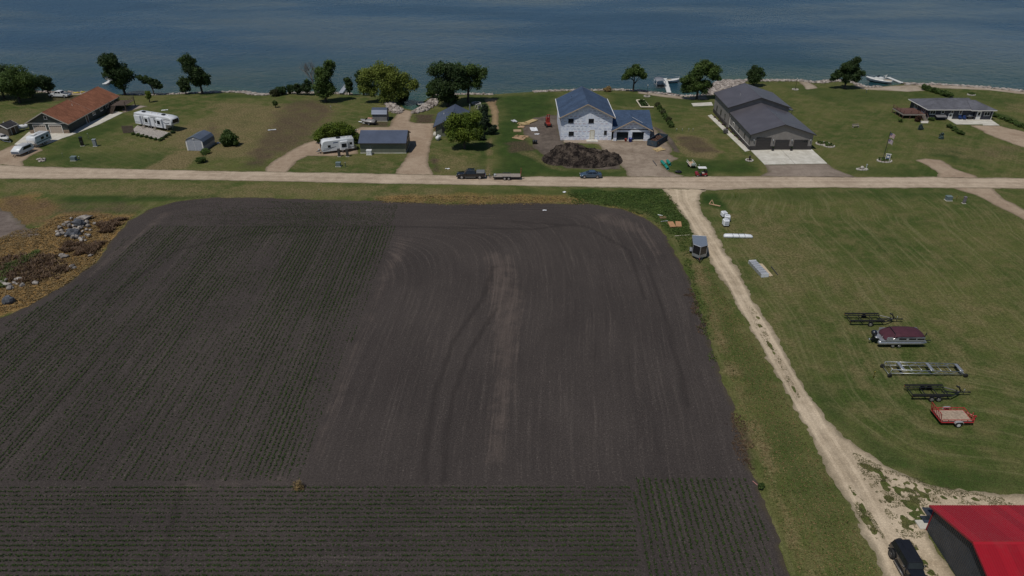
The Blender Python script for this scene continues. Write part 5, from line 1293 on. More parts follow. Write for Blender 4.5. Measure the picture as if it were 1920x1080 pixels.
for s_ in (-1, 1):
    m_ = MB(); m_.box(-2.3, 2.7, s_ * 1.2 - .02, s_ * 1.2 + .02, .722, 1.3); f = m_.build('side_panel', M('boat_silver', (.40, .41, .44), .35, .4), B)
    for x0 in (-.7, .6, 1.7): m_ = MB(); m_.box(x0, x0 + .95, s_ * 1.235 - .01, s_ * 1.235 + .01, .95, 1.15); m_.build('side_stripe', BLACK, f)
    m_ = MB(); m_.tube([(-2.4, s_ * 1.2, .8), (-.8, s_ * 1.22, 1.32), (2.7, s_ * 1.22, 1.32), (2.95, s_ * .9, 1.1)], .035, 6); m_.build('rail', CHROME, B)
rings = []
for x, hw_, zt in ((-2.45, .9, .88), (-2.2, 1.2, 1.05), (-1.5, 1.24, 1.35), (-1.1, 1.25, 1.62), (-.2, 1.25, 1.72), (1.4, 1.24, 1.68), (2.3, 1.18, 1.55), (2.75, .95, 1.36), (2.95, .6, 1.22)):
    b_ = .82 if x < -1.6 else 1.24; b_ = min(b_, zt - .08)
    rings.append([(x, -hw_, b_), (x, -hw_ * .96, b_ + (zt - b_) * .6), (x, -hw_ * .6, b_ + (zt - b_) * .93), (x, 0, zt), (x, hw_ * .6, b_ + (zt - b_) * .93), (x, hw_ * .96, b_ + (zt - b_) * .6), (x, hw_, b_)])
m_ = MB(); m_.loft(rings, True, True); cv = m_.build('cover', M('maroon_canvas', (.060, .016, .026), .8, var=.2, scale=2, bump=.5, bscale=2.5), B)
m_ = MB(); m_.tube([(-1.45, -1.2, 1.2), (-1.2, -.9, 1.68), (-1.15, .9, 1.68), (-1.45, 1.2, 1.2)], .04, 6); m_.build('cover_seam', BLACK, cv)
O = MB(); O.loft([[(-3.75, -.25, .95), (-3.25, -.22, .95), (-3.25, .22, .95), (-3.75, .25, .95)], [(-3.85, -.3, 1.3), (-3.2, -.26, 1.3), (-3.2, .26, 1.3), (-3.85, .3, 1.3)], [(-3.7, -.2, 1.6), (-3.25, -.18, 1.55), (-3.25, .18, 1.55), (-3.7, .2, 1.6)]], True, True)
O.box(-3.6, -3.35, -.09, .09, .25, .96); O.box(-3.85, -3.3, -.04, .04, .12, .3); mo = O.build('outboard_motor', M('motor_black', (.016, .018, .024), .3, coat=.3), B)
m_ = MB(); m_.lathe([(.02, -.1), (.2, -.03), (.2, .0), (.02, .06)], 'x', (-3.9, 0, .2), 8); m_.build('propeller', STEEL, mo)
m_ = MB(); m_.cbox((-3.1, .0, .75), (.6, 1.0, .25), bev=.08); m_.build('swim_platform', alu, B)
for s_ in (-.55, .55): m_ = MB(); m_.tube([(-2.9, s_, .75), (-2.95, s_, 1.3), (-2.6, s_, 1.3), (-2.55, s_, .8)], .025, 6); m_.build('ladder_rail', CHROME, B)
# galvanised roll-in dock frame
R = thing('roll_in_dock', 'galvanised steel truss roll-in dock on four rubber wheels in the grass', 'dock', (52.2, 72.1, 0))
for s_ in (-1, 1):
    y = s_ * .85
    m_ = MB(); m_.tube([(-4.6, y, 1.05), (4.2, y, .72)], .05, 6); m_.build('top_chord', STEEL, R)
    m_ = MB(); m_.tube([(-4.6, y, .5), (4.6, y, .35)], .045, 6); m_.build('bottom_chord', STEEL, R)
    for k in range(9):
        xa = -4.6 + k * 1.05; ta = 1.05 - (xa + 4.6) * .0375
        m_ = MB(); m_.tube([(xa, y, ta), (xa + 1.0, y, .48 - (xa + 4.6) * .016)] if k % 2 == 0 else [(xa, y, .5 - (xa + 4.6) * .016), (xa + 1.0, y, ta - .03)], .03, 5); m_.build('diagonal', STEEL, R)
    m_ = MB(); m_.tube([(-4.65, y, 1.05), (-4.7, y, .3)], .05, 6); m_.build('leg', STEEL, R)
    m_ = MB(); m_.tube([(4.2, y, .72), (4.75, y, .3)], .05, 6); m_.build('leg', STEEL, R)
    for x in (-4.75, 4.8): wheel(R, x, s_ * 1.02, .27, .2, BLACK)
for k in range(8):
    x = -4.5 + k * 1.24; z = 1.05 - (x + 4.6) * .0375
    m_ = MB(); m_.tube([(x, -.85, z), (x, .85, z)], .035, 6); m_.build('cross_member', STEEL, R)
    if k % 3 == 1: m_ = MB(); m_.box(x, x + .35, -.8, .8, z + .02, z + .05); m_.build('grating', alu, R)
for x in (-4.75, 4.8): m_ = MB(); m_.tube([(x, -1.0, .27), (x, 1.0, .27)], .04, 6); m_.build('axle', STEEL, R)
# red utility trailer
R = thing('utility_trailer', 'red utility trailer with wooden deck and mesh tailgate ramp', 'utility trailer', (50.85, 63.0, 0))
redt = M('red_trailer_paint', (.30, .022, .022), .45, var=.15, dirt=.2)
for k in range(11): m_ = MB(); m_.box(-1.8, 1.75, -1.0 + k * .182, -1.0 + k * .182 + .165, .55, .59); m_.build('deck_plank', M('silver_plank', (.36, .28, .21), .85, var=.3), R)
for s_ in (-1, 1):
    y = s_ * 1.08
    m_ = MB(); m_.bar((-1.85, y, .53), (1.85, y, .53), .1); m_.bar((-1.85, y, .9), (1.85, y, .9), .08); m_.build('side_rail', redt, R)
    for x in np.linspace(-1.8, 1.8, 6): m_ = MB(); m_.bar((x, y, .5), (x, y, .9), .07); m_.build('stake', redt, R)
    wheel(R, .05, s_ * 1.28, .33, .2, M('white_rim', (.65, .65, .64), .4))
    m_ = MB(); m_.prism([(-.45, .55), (-.4, .74), (-.2, .82), (.3, .82), (.5, .74), (.55, .55), (.5, .55), (.45, .7), (.28, .77), (-.18, .77), (-.35, .7), (-.4, .55)], 'y', s_ * 1.13, s_ * 1.42); m_.build('fender', M('silver_fender', (.5, .5, .5), .4, .5), R)
m_ = MB(); m_.bar((1.85, -1.08, .9), (1.85, 1.08, .9), .08); m_.bar((1.85, -1.08, .53), (1.85, 1.08, .53), .1); m_.bar((1.85, 0, .53), (1.85, 0, .9), .07); m_.build('front_rail', redt, R)
m_ = MB(); m_.bar((1.85, -.9, .5), (2.6, -.05, .5), .1); m_.bar((1.85, .9, .5), (2.6, .05, .5), .1); m_.cbox((2.65, 0, .52), (.3, .14, .14)); m_.build('tongue', redt, R)
m_ = MB(); m_.tube([(2.35, .1, .08), (2.35, .1, 1.0)], .04, 6); m_.build('jack', redt, R)
gt = MB(); gt.bar((-1.88, -1.06, .55), (-2.15, -1.06, 1.75), .07); gt.bar((-1.88, 1.06, .55), (-2.15, 1.06, 1.75), .07); gt.bar((-2.15, -1.06, 1.75), (-2.15, 1.06, 1.75), .07); gt.bar((-1.9, -1.06, .58), (-1.9, 1.06, .58), .07); g_ = gt.build('tailgate', redt, R)
for k in range(1, 6): m_ = MB(); y = -1.06 + k * .353; m_.bar((-1.9, y, .58), (-2.15, y, 1.74), .05); m_.build('tailgate_bar', redt, g_)
for z in np.linspace(.75, 1.6, 6): m_ = MB(); m_.tube([(-1.9 - (z - .58) * .22, -1.05, z), (-1.9 - (z - .58) * .22, 1.05, z)], .012, 4); m_.build('mesh_wire', redt, g_)
# enclosed cargo trailer
a = G(1311, 488)
R = thing('cargo_trailer', 'black enclosed V-nose cargo trailer with grey roof beside the lane', 'cargo trailer', (a.x, a.y + .4, 0), -.165)
pl = [(-1.1, .3), (0, -.55), (1.1, .3), (1.1, 3.7), (-1.1, 3.7)]
m_ = MB(); m_.prism(pl, 'z', .5, 2.45); m_.build('body', M('black_cladding', (.014, .014, .016), .35, var=.2, coat=.3), R)
pr2 = [(x * 1.02, y + (.0 if y > 0 else -.02)) for x, y in pl]
m_ = MB(); m_.prism(pr2, 'z', 2.452, 2.53); m_.build('roof', M('trailer_roof', (.20, .235, .29), .45, .3, var=.08), R)
m_ = MB()
for (x0, y0_), (x1, y1_) in zip(pr2, pr2[1:] + pr2[:1]): m_.bar((x0, y0_, 2.5), (x1, y1_, 2.5), .09)
m_.build('roof_trim', alu, R)
for x, y in ((-1.11, .29), (0, -.57), (1.11, .29)): m_ = MB(); m_.bar((x, y, .5), (x, y, 2.48), .09); m_.build('corner_trim', alu, R)
m_ = MB(); m_.prism([(-1.13, .27), (0, -.60), (1.13, .27), (1.09, .31), (0, -.54), (-1.09, .31)], 'z', .45, .95); m_.build('stone_guard', M('tread_plate', (.33, .34, .35), .4, .5, bump=.5), R)
for s_ in (-1, 1):
    wheel(R, s_ * 0, 0) if False else None
    t_ = MB(); t_.lathe([(.2, -.1), (.31, -.1), (.33, -.06), (.33, .06), (.31, .1), (.2, .1)], 'x', (s_ * 1.28, 2.3, .33), 16); w_ = t_.build('wheel', RUBBER, R)
    t_ = MB(); t_.lathe([(.02, -.12), (.2, -.11), (.2, .11), (.02, .12)], 'x', (s_ * 1.28, 2.3, .33), 14); t_.build('rim', RIM, w_)
    m_ = MB(); m_.prism([(1.75, .5), (1.85, .78), (2.1, .86), (2.5, .86), (2.75, .78), (2.85, .5), (2.78, .5), (2.68, .74), (2.48, .8), (2.12, .8), (1.92, .74), (1.82, .5)], 'x', s_ * 1.1, s_ * 1.42); m_.build('fender', alu, R)
m_ = MB(); m_.bar((-.8, .3, .42), (0, -1.5, .45), .1); m_.bar((.8, .3, .42), (0, -1.5, .45), .1); m_.cbox((0, -1.55, .47), (.12, .28, .12)); m_.build('tongue', BLACK, R)
m_ = MB(); m_.tube([(0, -1.1, .05), (0, -1.1, .8)], .04, 6); m_.build('jack', M('rust_red_ramp'), R)
door(R, '+x', 1.1, .9, .6, .8, 1.7, M('black_cladding'), alu)
# silver runabout by the small shed, boat at the drive's left edge
def runabout(label, loc, rz, hull, L=4.6, cover=None):
    R = thing('runabout_boat', label, 'boat', loc, rz)
    rg = []
    for f, hw_, zk, zg in ((-.5, .85, .35, .95), (-.2, .95, .3, .98), (.15, .9, .3, 1.02), (.35, .62, .42, 1.08), (.47, .25, .65, 1.14), (.5, .04, .85, 1.16)):
        x = f * L; rg.append([(x, -hw_, zg), (x, -hw_ * .92, (zk + zg) / 2), (x, 0, zk), (x, hw_ * .92, (zk + zg) / 2), (x, hw_, zg), (x, 0, zg + .03)])
    m_ = MB(); m_.loft(rg, True, True); m_.build('hull', hull, R)
    m_ = MB(); m_.loft([[(-.4 * L, -.65, 1.0), (.12 * L, -.6, 1.03), (.12 * L, .6, 1.03), (-.4 * L, .65, 1.0)], [(-.36 * L, -.55, 1.14), (.06 * L, -.5, 1.22), (.06 * L, .5, 1.22), (-.36 * L, .55, 1.14)]], True, False); m_.build('cockpit_cover', cover or hull, R)
    m_ = MB(); m_.loft([[(.12 * L, -.62, 1.05), (.2 * L, 0, 1.07), (.12 * L, .62, 1.05)], [(.08 * L, -.55, 1.4), (.14 * L, 0, 1.42), (.08 * L, .55, 1.4)]], False, False); m_.build('windscreen', GLASS, R)
    m_ = MB(); m_.cbox((-.54 * L, 0, .9), (.35, .4, .6), bev=.1); m_.box(-.56 * L, -.53 * L, -.08, .08, .3, .7); m_.build('outboard_motor', BLACK, R)
    m_ = MB(); m_.bar((-.4 * L, -.6, .33), (.3 * L, -.6, .33), .09); m_.bar((-.4 * L, .6, .33), (.3 * L, .6, .33), .09); m_.bar((.3 * L, -.6, .33), (.68 * L, 0, .4), .09); m_.bar((.3 * L, .6, .33), (.68 * L, 0, .4), .09); m_.build('trailer_frame', STEEL, R)
    for s_ in (-1, 1): wheel(R, -.15 * L, s_ * .9, .29, .18)
    return R
a = G(690, 234)
runabout('silver runabout boat on a trailer beside the small grey shed', (a.x, a.y + .6, .02), math.pi - .3, M('silver_hull', (.30, .29, .28), .4, .2, dirt=.2), 4.2)
a = G(4, 268)
runabout('white covered boat on a trailer beside the small tan shed', (a.x - .8, a.y + 2.0, .02), math.pi / 2 + .9 - math.pi, M('white_hull', (.6, .6, .58), .35, dirt=.1), 6.4, M('grey_canvas', (.35, .34, .33), .8))
# tanks
def tank(label, loc, rz, L, r, lift=.35):
    R = thing('propane_tank', label, 'propane tank', loc, rz)
    m_ = MB(); m_.lathe([(.02, -L / 2 - r * .55), (r * .6, -L / 2 - r * .42), (r * .93, -L / 2 - r * .15), (r, -L / 2 + .1), (r, L / 2 - .1), (r * .93, L / 2 + r * .15), (r * .6, L / 2 + r * .42), (.02, L / 2 + r * .55)], 'x', (0, 0, r + lift), 18); m_.build('shell', M('tank_white', (.70, .71, .72), .35, var=.04), R)
    m_ = MB(); m_.lathe([(.18, 0), (.2, .05), (.2, .2), (.12, .24)], c=(0, 0, 2 * r + lift - .03), n=12); m_.build('valve_dome', M('tank_white'), R)
    for x in (-L * .3, L * .3): m_ = MB(); m_.box(x - .1, x + .1, -r * .6, r * .6, 0, lift + r * .25); m_.build('saddle', CONC, R)
a = G(36, 246); tank('long white propane tank beside the small tan shed', (a.x, a.y + .3, 0), .62, 3.6, .55)
a = G(822, 263); tank('short white propane tank before the sage cabin', (a.x, a.y + .2, 0), 1.15, 1.25, .45, .2)
# ------------------------------------------------------------------ lake things
wdk = M('dock_white', (.62, .62, .60), .6, var=.08)
def dock(label, p0, p1, w, z=.1, mat=wdk):
    A_, B_ = Vector((p0[0], p0[1], WZ)), Vector((p1[0], p1[1], WZ)); d = B_ - A_; Ln = d.length
    R = thing('boat_dock', label, 'dock', A_, math.atan2(d.y, d.x))
    n = max(4, int(Ln / .62))
    for k in range(n): m_ = MB(); m_.box(k * Ln / n, (k + .93) * Ln / n, -w / 2, w / 2, z + .42, z + .48); m_.build('plank', mat, R)
    for s_ in (-1, 1):
        m_ = MB(); m_.bar((0, s_ * w * .46, z + .36), (Ln, s_ * w * .46, z + .36), .1); m_.build('stringer', STEEL, R)
        for x in np.linspace(.5, Ln - .3, max(2, int(Ln / 3))): m_ = MB(); m_.tube([(x, s_ * w * .52, -1.8), (x, s_ * w * .52, z + .75)], .035, 6); m_.build('post', STEEL, R)
    return R
g = lambda px, py: tuple(G(px, py, WZ)[:2])
dock('white dock running out to the lift beside the grey canopy', g(1254, 177), g(1246, 150), 1.25)
dock('white dock beyond the brown-roofed house roof', g(196, 161), g(214, 151), 1.2)
dock('short white dock beside the cabin cruiser', g(1690, 158.5), g(1664, 148), 1.2)
A_ = g(650, 163.5); B_ = g(639, 179)
R = thing('gangway', 'pale aluminium gangway lying across the shore stones', 'gangway', (B_[0], B_[1], -.2), math.atan2(A_[1] - B_[1], A_[0] - B_[0]))
Lg = math.dist(A_, B_)
for k in range(12): m_ = MB(); m_.box(k * Lg / 12, (k + .92) * Lg / 12, -.6, .6, .3 + .0, .36); m_.build('plank', M('pale_aluminium', (.5, .51, .53), .45, .4), R)
for s_ in (-1, 1): m_ = MB(); m_.bar((0, s_ * .62, .32), (Lg, s_ * .62, .32), .1); m_.bar((Lg * .4, s_ * .62, .9), (Lg, s_ * .62, .9), .05); m_.build('side_rail', alu, R)
a = G(789, 197, WZ)
R = thing('swim_raft', 'small grey wooden swim raft in the boat ramp cove', 'raft', (a.x, a.y, WZ), .5)
for k in range(6): m_ = MB(); m_.box(-1.0 + k * .34, -.69 + k * .34, -1.1, 1.1, .42, .48); m_.build('plank', M('raft_board', (.36, .36, .34), .8), R)
for s_ in (-1, 1): m_ = MB(); m_.tube([(-1, s_ * .8, .2), (1, s_ * .8, .2)], .2, 8); m_.build('float', M('raft_float', (.05, .06, .06)), R)
a = G(1238, 165, WZ)
R = thing('boat_lift', 'boat lift with grey fabric canopy standing beside the white dock', 'boat lift', (a.x, a.y + 1.6, WZ))
rg = []
for y in (-2.4, 2.4): rg.append([(1.45 * math.sin(t), y, 1.9 + .55 * math.cos(t * .95)) for t in np.linspace(-1.45, 1.45, 9)] + [(1.4 * math.sin(t), y, 1.82 + .55 * math.cos(t * .95)) for t in np.linspace(1.45, -1.45, 9)])
m_ = MB(); m_.loft(rg, True, True); m_.build('canopy', M('grey_canopy', (.20, .21, .235), .7), R)
for x in (-1.35, 1.35):
    for y in (-2.0, 2.0): m_ = MB(); m_.tube([(x, y, -1.9), (x, y, 1.9)], .06, 6); m_.build('post', STEEL, R)
    m_ = MB(); m_.bar((x, -2.8, .9), (x, 2.8, .9), .12); m_.build('side_beam', STEEL, R)
m_ = MB(); m_.loft([[(-1.0, -2.1, .5), (1.0, -2.1, .5), (1.0, -2.1, 1.1), (-1.0, -2.1, 1.1)], [(-1.0, 2.1, .5), (1.0, 2.1, .5), (1.0, 2.1, 1.1), (-1.0, 2.1, 1.1)]], True, False); m_.build('cradled_hull', BLACK, R)
for y in (-2.0, 2.0): m_ = MB(); m_.bar((-1.35, y, .35), (1.35, y, .35), .1); m_.build('cross_beam', STEEL, R)
def lakeboat(name, label, loc, rz, L, hw0, hull, stripe, cabin=True):
    R = thing(name, label, 'boat', loc, rz); rg = []
    for f, k, zk, zg in ((-.5, .85, .1, .95), (-.2, 1, -.1, 1.0), (.12, .95, -.1, 1.1), (.33, .66, 0, 1.25), (.46, .25, .4, 1.4), (.5, .03, .8, 1.45)):
        x = f * L; w = k * hw0; rg.append([(x, -w, zg), (x, -w * .95, (zk + zg) * .55), (x, 0, zk), (x, w * .95, (zk + zg) * .55), (x, w, zg), (x, 0, zg + .05)])
    m_ = MB(); m_.loft(rg, True, True); h_ = m_.build('hull', hull, R)
    for s_ in (-1, 1): m_ = MB(); m_.tube([(f * L, s_ * k * hw0 * 1.0, z) for f, k, z in ((-.5, .85, .78), (-.2, 1, .82), (.12, .95, .9), (.33, .66, 1.05), (.46, .27, 1.2))], .07, 5); m_.build('hull_stripe', stripe, h_)
    if cabin:
        m_ = MB(); m_.loft([[(-.18 * L, -hw0 * .7, 1.05), (.22 * L, -hw0 * .5, 1.2), (.22 * L, hw0 * .5, 1.2), (-.18 * L, hw0 * .7, 1.05)], [(-.12 * L, -hw0 * .6, 1.65), (.10 * L, -hw0 * .45, 1.7), (.10 * L, hw0 * .45, 1.7), (-.12 * L, hw0 * .6, 1.65)]], True, False); m_.build('cabin', hull, R)
        m_ = MB(); m_.loft([[(.06 * L, -hw0 * .5, 1.66), (.12 * L, 0, 1.68), (.06 * L, hw0 * .5, 1.66)], [(.01 * L, -hw0 * .45, 2.1), (.06 * L, 0, 2.12), (.01 * L, hw0 * .45, 2.1)]], False, False); m_.build('windscreen', GLASS, R)
        m_ = MB(); m_.tube([(-.2 * L, -hw0 * .8, 1.0), (-.24 * L, -hw0 * .75, 2.4), (-.24 * L, hw0 * .75, 2.4), (-.2 * L, hw0 * .8, 1.0)], .1, 6); m_.tube([(-.1 * L, -hw0 * .7, 1.6), (-.2 * L, -hw0 * .72, 2.35)], .05, 6); m_.build('radar_arch', hull, R)
    m_ = MB(); m_.box(-.48 * L, -.2 * L, -hw0 * .6, hw0 * .6, 1.0, 1.08); m_.build('cockpit_floor', M('tan_seat', (.42, .36, .28), .7), R)
    m_ = MB(); m_.tube([(.15 * L, -hw0 * .85, 1.25), (.2 * L, -hw0 * .8, 1.65), (.47 * L, 0, 1.9), (.2 * L, hw0 * .8, 1.65), (.15 * L, hw0 * .85, 1.25)], .03, 5); m_.build('bow_rail', CHROME, R)
    return R
whl = M('white_hull'); a = G(1650, 157, WZ)
lakeboat('cabin_cruiser', 'white cabin cruiser with radar arch moored at the right shore', (a.x + .2, a.y + 1.6, WZ), math.pi - .62, 7.6, 1.35, whl, M('navy_stripe', (.03, .05, .10), .4))
a = G(1263, 158, WZ); lakeboat('fishing_boat', 'small white fishing boat at the end of the white dock', (a.x + .3, a.y + 2.0, WZ), .2, 4.4, .9, whl, M('navy_stripe'), False)
a = G(203, 156, WZ); lakeboat('fishing_boat', 'white fishing boat beside the dock behind the tall shore tree', (a.x - .4, a.y + 4, WZ), 1.2, 4.2, .85, whl, M('navy_stripe'), False)
a = G(152, 173); R = thing('kayak', 'yellow kayak lying on the shore behind the brown roof', 'kayak', (a.x, a.y - 1.0, .05), .5)
m_ = MB(); m_.loft([[(x, -w, .22), (x, -w * .7, .05), (x, w * .7, .05), (x, w, .22), (x, 0, .34)] for x, w in ((-1.6, .03), (-1.0, .25), (0, .36), (1.0, .25), (1.6, .03))], True, True); m_.build('hull', M('yellow_plastic', (.55, .42, .04), .4), R)
m_ = MB(); m_.lathe([(.05, .30), (.24, .31), (.26, .34), (.22, .35)], n=12); m_.build('cockpit_rim', BLACK, R)
# ------------------------------------------------------------------ construction site
R = thing('dumpster', 'open blue-grey roll-off dumpster full of scrap beside the new garage', 'dumpster', (34.6, 162.6, .02), math.atan2(165.15 - 160.0, 36.58 - 32.99))
db = M('dumpster_blue', (.035, .055, .075), .5, var=.25, dirt=.4)
m_ = MB(); m_.box(-3.1, 3.1, -1.15, 1.15, .1, .2); m_.build('floor', db, R)
for s_ in (-1, 1):
    m_ = MB(); m_.box(-3.1, 3.1, s_ * 1.15 - .04, s_ * 1.15 + .04, .2, 1.45); p_ = m_.build('side_wall', db, R)
    for k in range(9): m_ = MB(); m_.box(-3.0 + k * .73, -2.88 + k * .73, s_ * 1.23 - .04, s_ * 1.23 + .04, .2, 1.4); m_.build('side_rib', db, p_)
    m_ = MB(); m_.bar((-3.12, s_ * 1.15, 1.47), (3.12, s_ * 1.15, 1.47), .12); m_.build('top_rail', db, p_)
for x in (-3.1, 3.1): m_ = MB(); m_.box(x - .04, x + .04, -1.1, 1.1, .2, 1.45); m_.build('end_wall', db, R)
rn = random.Random(3); m_ = MB()
for k in range(70): m_.cbox((rn.uniform(-2.7, 2.7), rn.uniform(-.9, .9), rn.uniform(.6, 1.15)), (rn.uniform(.2, 1.4), rn.uniform(.06, .3), rn.uniform(.04, .2)), rn.uniform(0, 3))
m_.box(-3.0, 3.0, -1.1, 1.1, .22, .75); o = m_.build('scrap', M('scrap_brown', (.10, .055, .038), .9, var=.5, scale=2), R); o['kind'] = 'stuff'
# dirt mound
mx = np.linspace(6.0, 27.0, 120); my = np.linspace(143.5, 160.0, 96)
A, B = np.meshgrid(mx, my)
hm = np.zeros(A.shape)
for cx, cy, rx, ry, h in ((13.2, 152.6, 5.2, 5.6, 2.7), (16.5, 151.5, 5.0, 5.2, 1.9), (20.6, 150.8, 4.2, 4.4, 1.6), (10.0, 151.3, 3.4, 4.2, 1.2), (16.5, 149.2, 6.5, 3.8, 1.0)):
    q = ((A - cx) / rx) ** 2 + ((B - cy) / ry) ** 2; hm = np.maximum(hm, h * np.clip(1 - q, 0, 1) ** .75)
rg_ = fbm(A * .8, B * .8, 12, 5) - .5
hm = np.where(hm > .02, hm + rg_ * 1.5 * np.clip(hm, 0, 1) + (vnoise(A * 2.7, B * 2.7, 4) - .5) * .35 * np.clip(hm * 2, 0, 1), hm * 0 - .3)
t = NT('mound_soil'); p = t.pos(); c = t.mix(t.ramp(t.noise(p, .7, 5, .75), .40, .64), (.016, .013, .012), (.095, .075, .06)); c = t.mix(1.0, c, t.ramp(t.noise(p, 4, 4, .8), .2, .8, .5, 1.5), 'MULTIPLY'); t.col(c); t.set(.97, spec=.08); t.bump(t.noise(p, 3, 4, .8), .9, .25)
MOUND = t.m
o = np_mesh('dirt_mound', np.stack([A.ravel(), B.ravel(), np.maximum(hm.ravel(), -.3) + .0], 1), quads(len(mx), len(my)), MOUND); setp(o, 'big heap of dark cloddy excavated soil before the unfinished house', 'dirt mound')
# lumber and sheets
def plank_stack(name, label, loc, rz, L, w, n, layers, mat, group=None, cat='lumber', gap=.02, messy=0.0, th=.09):
    R = thing(name, label, cat, loc, rz, group); rn = random.Random(int(loc[0] * 10) + n)
    for l in range(layers):
        for k in range(n):
            pw_ = w / n; j = rn.uniform(-1, 1) * messy
            m_ = MB(); m_.cbox((rn.uniform(-.15, .15) * L * (.3 + messy), -w / 2 + (k + .5) * pw_, .03 + th / 2 + l * (th + .006)), (L * rn.uniform(.9, 1.0), pw_ - gap, th), j); m_.build('board', mat, R)
    return R
def gpt(px, py, z=.02): v = G(px, py); return (v.x, v.y, z)
yw = M('yellow_lumber', (.46, .34, .17), .8, var=.2); pw2 = M('pink_lumber', (.46, .30, .18), .8, var=.25)
plank_stack('lumber_stack', 'neat yellow lumber stack at the back of the dirt yard', gpt(996, 229), .9, 3.6, 1.6, 5, 3, yw)
plank_stack('lumber_stack', 'loose yellow boards strewn beside the neat lumber stack', gpt(981, 233), .35, 2.6, 2.0, 6, 2, yw, messy=.35)
plank_stack('lumber_stack', 'short tan offcuts between the lumber piles in the yard', gpt(977, 239), .1, 1.6, 1.3, 4, 2, pw2, messy=.2)
plank_stack('plywood_stack', 'flat tan plywood sheets at the left edge of the dirt yard', gpt(970, 246), .05, 2.0, 1.7, 1, 3, M('tan_ply', (.36, .26, .16), .8), cat='plywood', th=.05)
plank_stack('lumber_stack', 'row of spread pinkish boards lying on the grass edge', gpt(976, 258), -.35, 3.4, 3.0, 8, 1, pw2, messy=.3, gap=.16)
plank_stack('lumber_stack', 'yellow plywood and board scraps lying before the dumpster', gpt(1236, 281), .5, 2.4, 1.8, 3, 2, yw, messy=.25)
def sheet_flat(name, label, px, py, w, d, mat, rz=.0, cat='sheet', bend=.12):
    a = G(px, py); m_ = MB(); n = 6; rn = random.Random(px); vs = []
    for j in range(n + 1):
        for i in range(n + 1): vs.append(((i / n - .5) * w + rn.uniform(-.04, .04), (j / n - .5) * d + rn.uniform(-.04, .04), .05 + rn.uniform(0, bend)))
    nv = len(vs); vs += [(x, y, z - .03) for x, y, z in vs]
    fs = []
    for j in range(n):
        for i in range(n):
            q = j * (n + 1) + i; fs += [(q, q + 1, q + n + 2, q + n + 1), (nv + q + n + 1, nv + q + n + 2, nv + q + 1, nv + q)]
    for i in range(n):
        for q0, q1 in ((i, i + 1), (n * (n + 1) + i + 1, n * (n + 1) + i), ((i + 1) * (n + 1), i * (n + 1)), (i * (n + 1) + n, (i + 1) * (n + 1) + n)): fs.append((q1, q0, nv + q0, nv + q1))
    m_.add(vs, fs); o = m_.build(name, mat); o.location = (a.x, a.y, .01); o.rotation_euler = (0, 0, rz); return setp(o, label, cat)
wsh = M('white_sheeting', (.72, .73, .75), .5, var=.06)
sheet_flat('foam_sheet', 'large white foam board lying on the dark yard soil', 1001, 243, 1.7, 3.0, wsh, .12, 'foam board'); sheet_flat('foam_sheet', 'small white foam offcut beside the large foam board', 1007, 252, 1.2, .7, wsh, .3, 'foam board')
sheet_flat('plastic_wrap', 'crumpled pale plastic wrap in the grass by the lumber', 964, 228, 1.2, 1.6, M('pale_wrap', (.45, .46, .48), .5), .6, 'plastic wrap', .3)
sheet_flat('litter', 'white scrap of litter on the bare field soil', 1021, 395, .7, .35, wsh, .1, 'litter'); sheet_flat('litter', 'white scrap of litter on the roadside grass', 1058, 361, .6, .5, wsh, .7, 'litter'); sheet_flat('litter', 'white scrap of litter on the lawn beside the pickup truck', 839, 317, .9, .3, wsh, 0, 'litter')
a = G(1034, 236)
R = thing('material_lift', 'red lifting machine standing against the side of the unfinished house', 'lift', (a.x - .9, a.y - .5, .02), .2)
rdm = M('machine_red', (.28, .03, .02), .5, dirt=.3)
m_ = MB(); m_.cbox((0, 0, .75), (1.0, 1.9, .6), bev=.08); m_.build('chassis', rdm, R)
m_ = MB(); m_.cbox((0, .5, 1.6), (1.0, 1.0, 1.0), bev=.08); m_.build('cab', rdm, R); m_ = MB(); m_.cbox((0, .5, 1.7), (1.03, .8, .6)); m_.build('cab_window', GLASS, R)
m_ = MB(); m_.bar((.3, .2, 1.0), (.3, -.2, 3.1), .18); m_.bar((-.3, .2, 1.0), (-.3, -.2, 3.1), .18); m_.bar((-.3, -.2, 3.0), (.3, -.2, 3.0), .14); m_.build('boom', rdm, R)
for x in (-.6, .6):
    for y in (-.75, .75): m_ = MB(); m_.lathe([(.1, -.13), (.42, -.12), (.45, 0), (.42, .12), (.1, .13)], 'x', (x, y, .45), 14); m_.build('wheel', RUBBER, R)
for k, (px, py) in enumerate(((1000.5, 270), (1005, 270))):
    a = G(px, py); m_ = MB(); m_.lathe([(.26, 0), (.3, .05), (.29, .3), (.31, .33), (.29, .36), (.3, .6), (.31, .63), (.29, .66), (.29, .88), (.2, .86)], n=14)
    o = m_.build('steel_drum', BLACK); o.location = (a.x, a.y, .02); setp(o, 'black drum standing at the front of the dirt yard', 'drum', 'black drums in the yard')
for nm, lb, px, py, col_, r, h in (('bucket', 'blue bucket before the new garage pier', 1181.5, 266, (.02, .05, .30), .42, .85), ('bucket', 'red bucket in the new garage opening', 1173, 265, (.35, .03, .02), .3, .6)):
    a = G(px, py); R = thing(nm, lb, 'bucket', (a.x, a.y, .03))
    m_ = MB(); m_.lathe([(r * .8, 0), (r * .85, .02), (r, h), (r * 1.05, h), (r * .95, h - .02), (r * .78, .05)], n=14); m_.build('shell', M('plastic_%s' % lb.split()[0], col_, .4), R)
    m_ = MB(); m_.tube([(-r, 0, h), (-r * .7, 0, h + .2), (r * .7, 0, h + .2), (r, 0, h)], .02, 5); m_.build('handle', STEEL, R)
